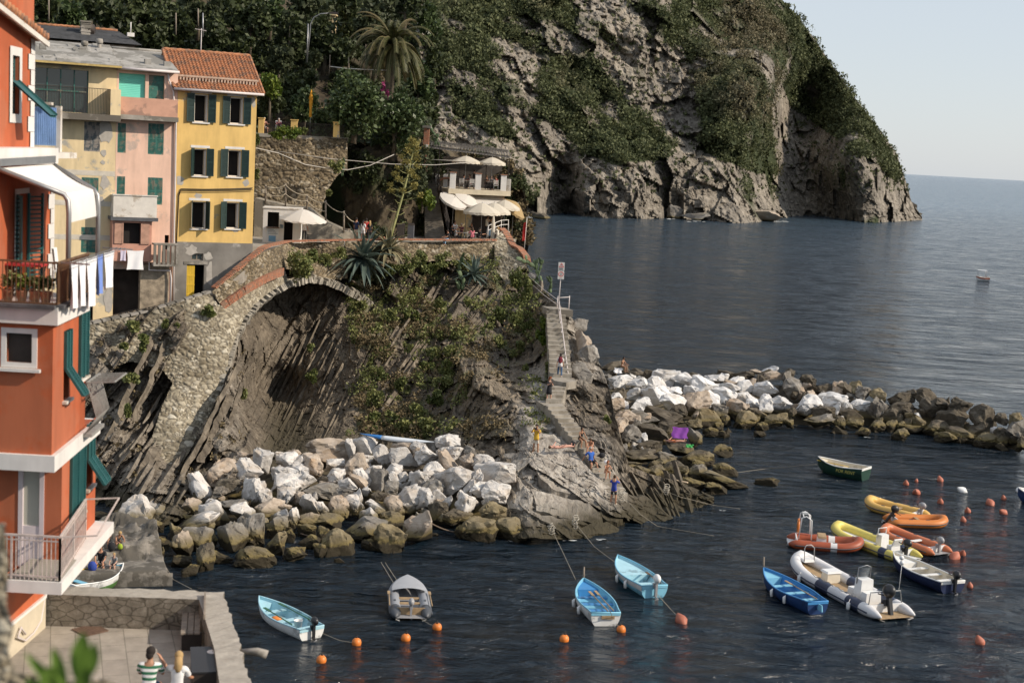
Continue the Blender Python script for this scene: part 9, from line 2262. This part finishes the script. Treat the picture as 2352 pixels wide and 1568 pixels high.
for u,a,tc,hc,lab,bt in ((606,40,None,'hair_grey','bare chested person in a sun hat reclining on the sun deck','white'),(640,12,'plum','hair_grey','grey haired person in a plum top in a white chair on the sun deck','denim')):
    c=at(u,290,D=120.2);c.z=gz+.42;person(lab,c,0,0,R(a),'chair','pink',('tee',tc) if tc else None,('shorts',bt),hc,0,1.7)
    k=thing('garden_chair','white plastic chair under the %s sunbather on the sun deck'%('left' if u<620 else 'right'),'chair',(c.x,c.y,gz),R(a));q=MB();q.bx(-.26,.26,-.26,.26,.38,.42);q.build('seat',M_WHITEP,k);q=MB();q.box((0,.3,.75),(.5,.04,.72),Euler((R(-12),0,0)).to_matrix());q.build('backrest',M_WHITEP,k)
    for x in (-.23,.23):
        for y in (-.23,.23):q=MB();q.bx(x-.02,x+.02,y-.02,y+.02,0,.378);q.build('leg',M_WHITEP,k)
done_people()
def dress_people():
    for name,body,S,zone,mat,off,root in WEAR:
        me=body.data;P=np.empty(len(me.vertices)*3,np.float32);me.vertices.foreach_get('co',P);P=P.reshape(-1,3);Nn=np.empty(len(me.vertices)*3,np.float32);me.vertices.foreach_get('normal',Nn);Nn=Nn.reshape(-1,3)
        best=np.full(len(P),1e9);okv=np.zeros(len(P),bool)
        for a,b,n_,r in S:
            a,b=np.array(a),np.array(b);d=b-a;t=np.clip(((P-a)@ d)/max(1e-9,d @ d),0,1);D=np.linalg.norm(P-(a+t[:,None]*d),axis=1)/r
            hit=D<best;best[hit]=D[hit];okv[hit]=(t[hit]<= zone[n_]+1e-6) if n_ in zone else False
        F=[tuple(f.vertices) for f in me.polygons if okv[list(f.vertices)].all()];use=sorted({i for f in F for i in f});ix={k:i for i,k in enumerate(use)}
        V=[Vector(P[k])+Vector(Nn[k])*off for k in use]
        if F:o=mk(name,V,[tuple(ix[k] for k in f) for f in F],mat,smooth=True,parent=root)
dress_people()
# ------------------------------------------------------------------ laundry and balcony things
def hang(label,a,b,h,mat,sway=.05,name='laundry'):
    a,b=Vector(a),Vector(b);q=MB();q.smooth=True;d=b-a;n=Vector((d.y,-d.x,0)).normalized()
    q.grid(10,14,lambda s,t:a+d*(s*(1-.12*math.sin(t*3.1))+.06*math.sin(t*3.1))+n*(sway*math.sin(s*9+t*2)*(t+.2))-Vector((0,0,h*t+.04*math.sin(s*3.1416)*(1 if t<.05 else-.6*t))));tag(q.build(name,mat,None),label,'laundry','laundry')
S_=RH['S'];z_=RH['z1t']+.95;out=Vector((.35,-.05,0))
wv=MB();p0,p1=S_(.1,z_+.02)+out,S_(4.6,z_+.02)+out;o=p0.copy()
for k in (0,1,2):wv.tube([p0-o+out*.3*k,p1-o+out*.3*k],.008,4)
for t in (.1,4.5):wv.bar(S_(t,z_)-o,S_(t,z_)-o+out*2.2,.03)
tag(wv.build('clothes_line',M_METAL,None,o),'clothes line frame hung outside the red house balcony','clothes line')
for i,(t0,t1,h,mat,k,lab) in enumerate(((.1,.75,1.02,M_CLOTHW,0,'white towel at the near end of the red house clothes line'),(.8,1.45,1.05,M_CLOTHW,0,'second white cloth from the near end of the clothes line'),(1.5,2.5,1.15,M_CLOTHW,0,'widest white sheet on the red house clothes line'),(2.55,3.1,.95,paint('blue_cloth',(.16,.25,.58),.9,.1,3),0,'blue cloth on the red house clothes line'),(3.2,4.3,.9,M_CLOTHW,0,'white shirt at the far end of the clothes line'))):
    hang(lab,S_(t0,z_)+out*(1+.3*k),S_(t1,z_)+out*(1+.3*k),h,mat)
a,b=ROW.loc(280,574,-1.25),ROW.loc(342,574,-1.25)
def rw(x,y,z):return Vector((ROW.o.x,ROW.o.y,0))+ROW.x*x+ROW.y*y+Vector((0,0,z))
hang('white shirt hung upside down under the pink house bay window',rw(lerp(a[0],b[0],.18),-1.25,a[1]),rw(lerp(a[0],b[0],.82),-1.25,a[1]),1.25,M_CLOTHW,.03)
hang('pale lilac cloth hung left of the white shirt under the bay',rw(a[0]-.1,-1.22,a[1]),rw(lerp(a[0],b[0],.16),-1.22,a[1]),.7,paint('lilac_cloth',(.55,.5,.62),.9,.1,3),.03)
def balcony_things():
    zt=RH['z1t']+.04
    for i,(u,lab,cl) in enumerate(((18,'potted plant at the far left of the red house balcony',L_CAPER),(50,'tall potted plant left of centre on the red house balcony',L_LIME),(80,'potted plant right of centre on the red house balcony',L_IVY),(105,'potted plant by the balcony corner of the red house',L_FIG))):
        c=at(u,690,D=30.4);c.z=zt;T=thing('flowerpot',lab,'potted plant',c,0,'balcony plants');q=MB();q.lathe([(.02,0),(.09,0),(.13,.22),(.14,.24),(.11,.23),(.02,.2)],12);q.build('pot',M_BRICK,T);q=MB()
        for _ in range(3):q.leaves((rnd.uniform(-.08,.08),0,.36+rnd.uniform(-.05,.12)),(.15,.15,.18),46,.07,.3)
        q.build('plant',cl,T)
    c=at(150,600,D=33.2);c.z=zt;T=thing('plastic_chair','white plastic chair on the red house balcony behind the awning post','chair',c,R(100));q=MB();q.bx(-.25,.25,-.25,.25,.4,.44);q.build('seat',M_WHITEP,T);q=MB();q.grid(6,6,lambda s,t:((s-.5)*.5,.25+.06*t-.08*(2*s-1)**2,.45+.5*t));q.build('backrest',M_WHITEP,T)
    for x in (-.22,.22):
        for y in (-.22,.22):q=MB();q.bx(x-.02,x+.02,y-.02,y+.02,0,.398);q.build('leg',M_WHITEP,T)
    c=at(55,665,D=31.4);c.z=zt;T=thing('balcony_table','small red topped table with thin metal legs on the red house balcony','table',c);q=MB();q.bx(-.45,.45,-.3,.3,.68,.72);q.build('tabletop',cloth('red',C_['red']),T)
    for x in (-.4,.4):q=MB();q.tube([(x,-.25,0),(x,.25,.679)],.015,5);q.tube([(x,.25,0),(x,-.25,.679)],.015,5);q.build('leg',M_IRON,T)
balcony_things()
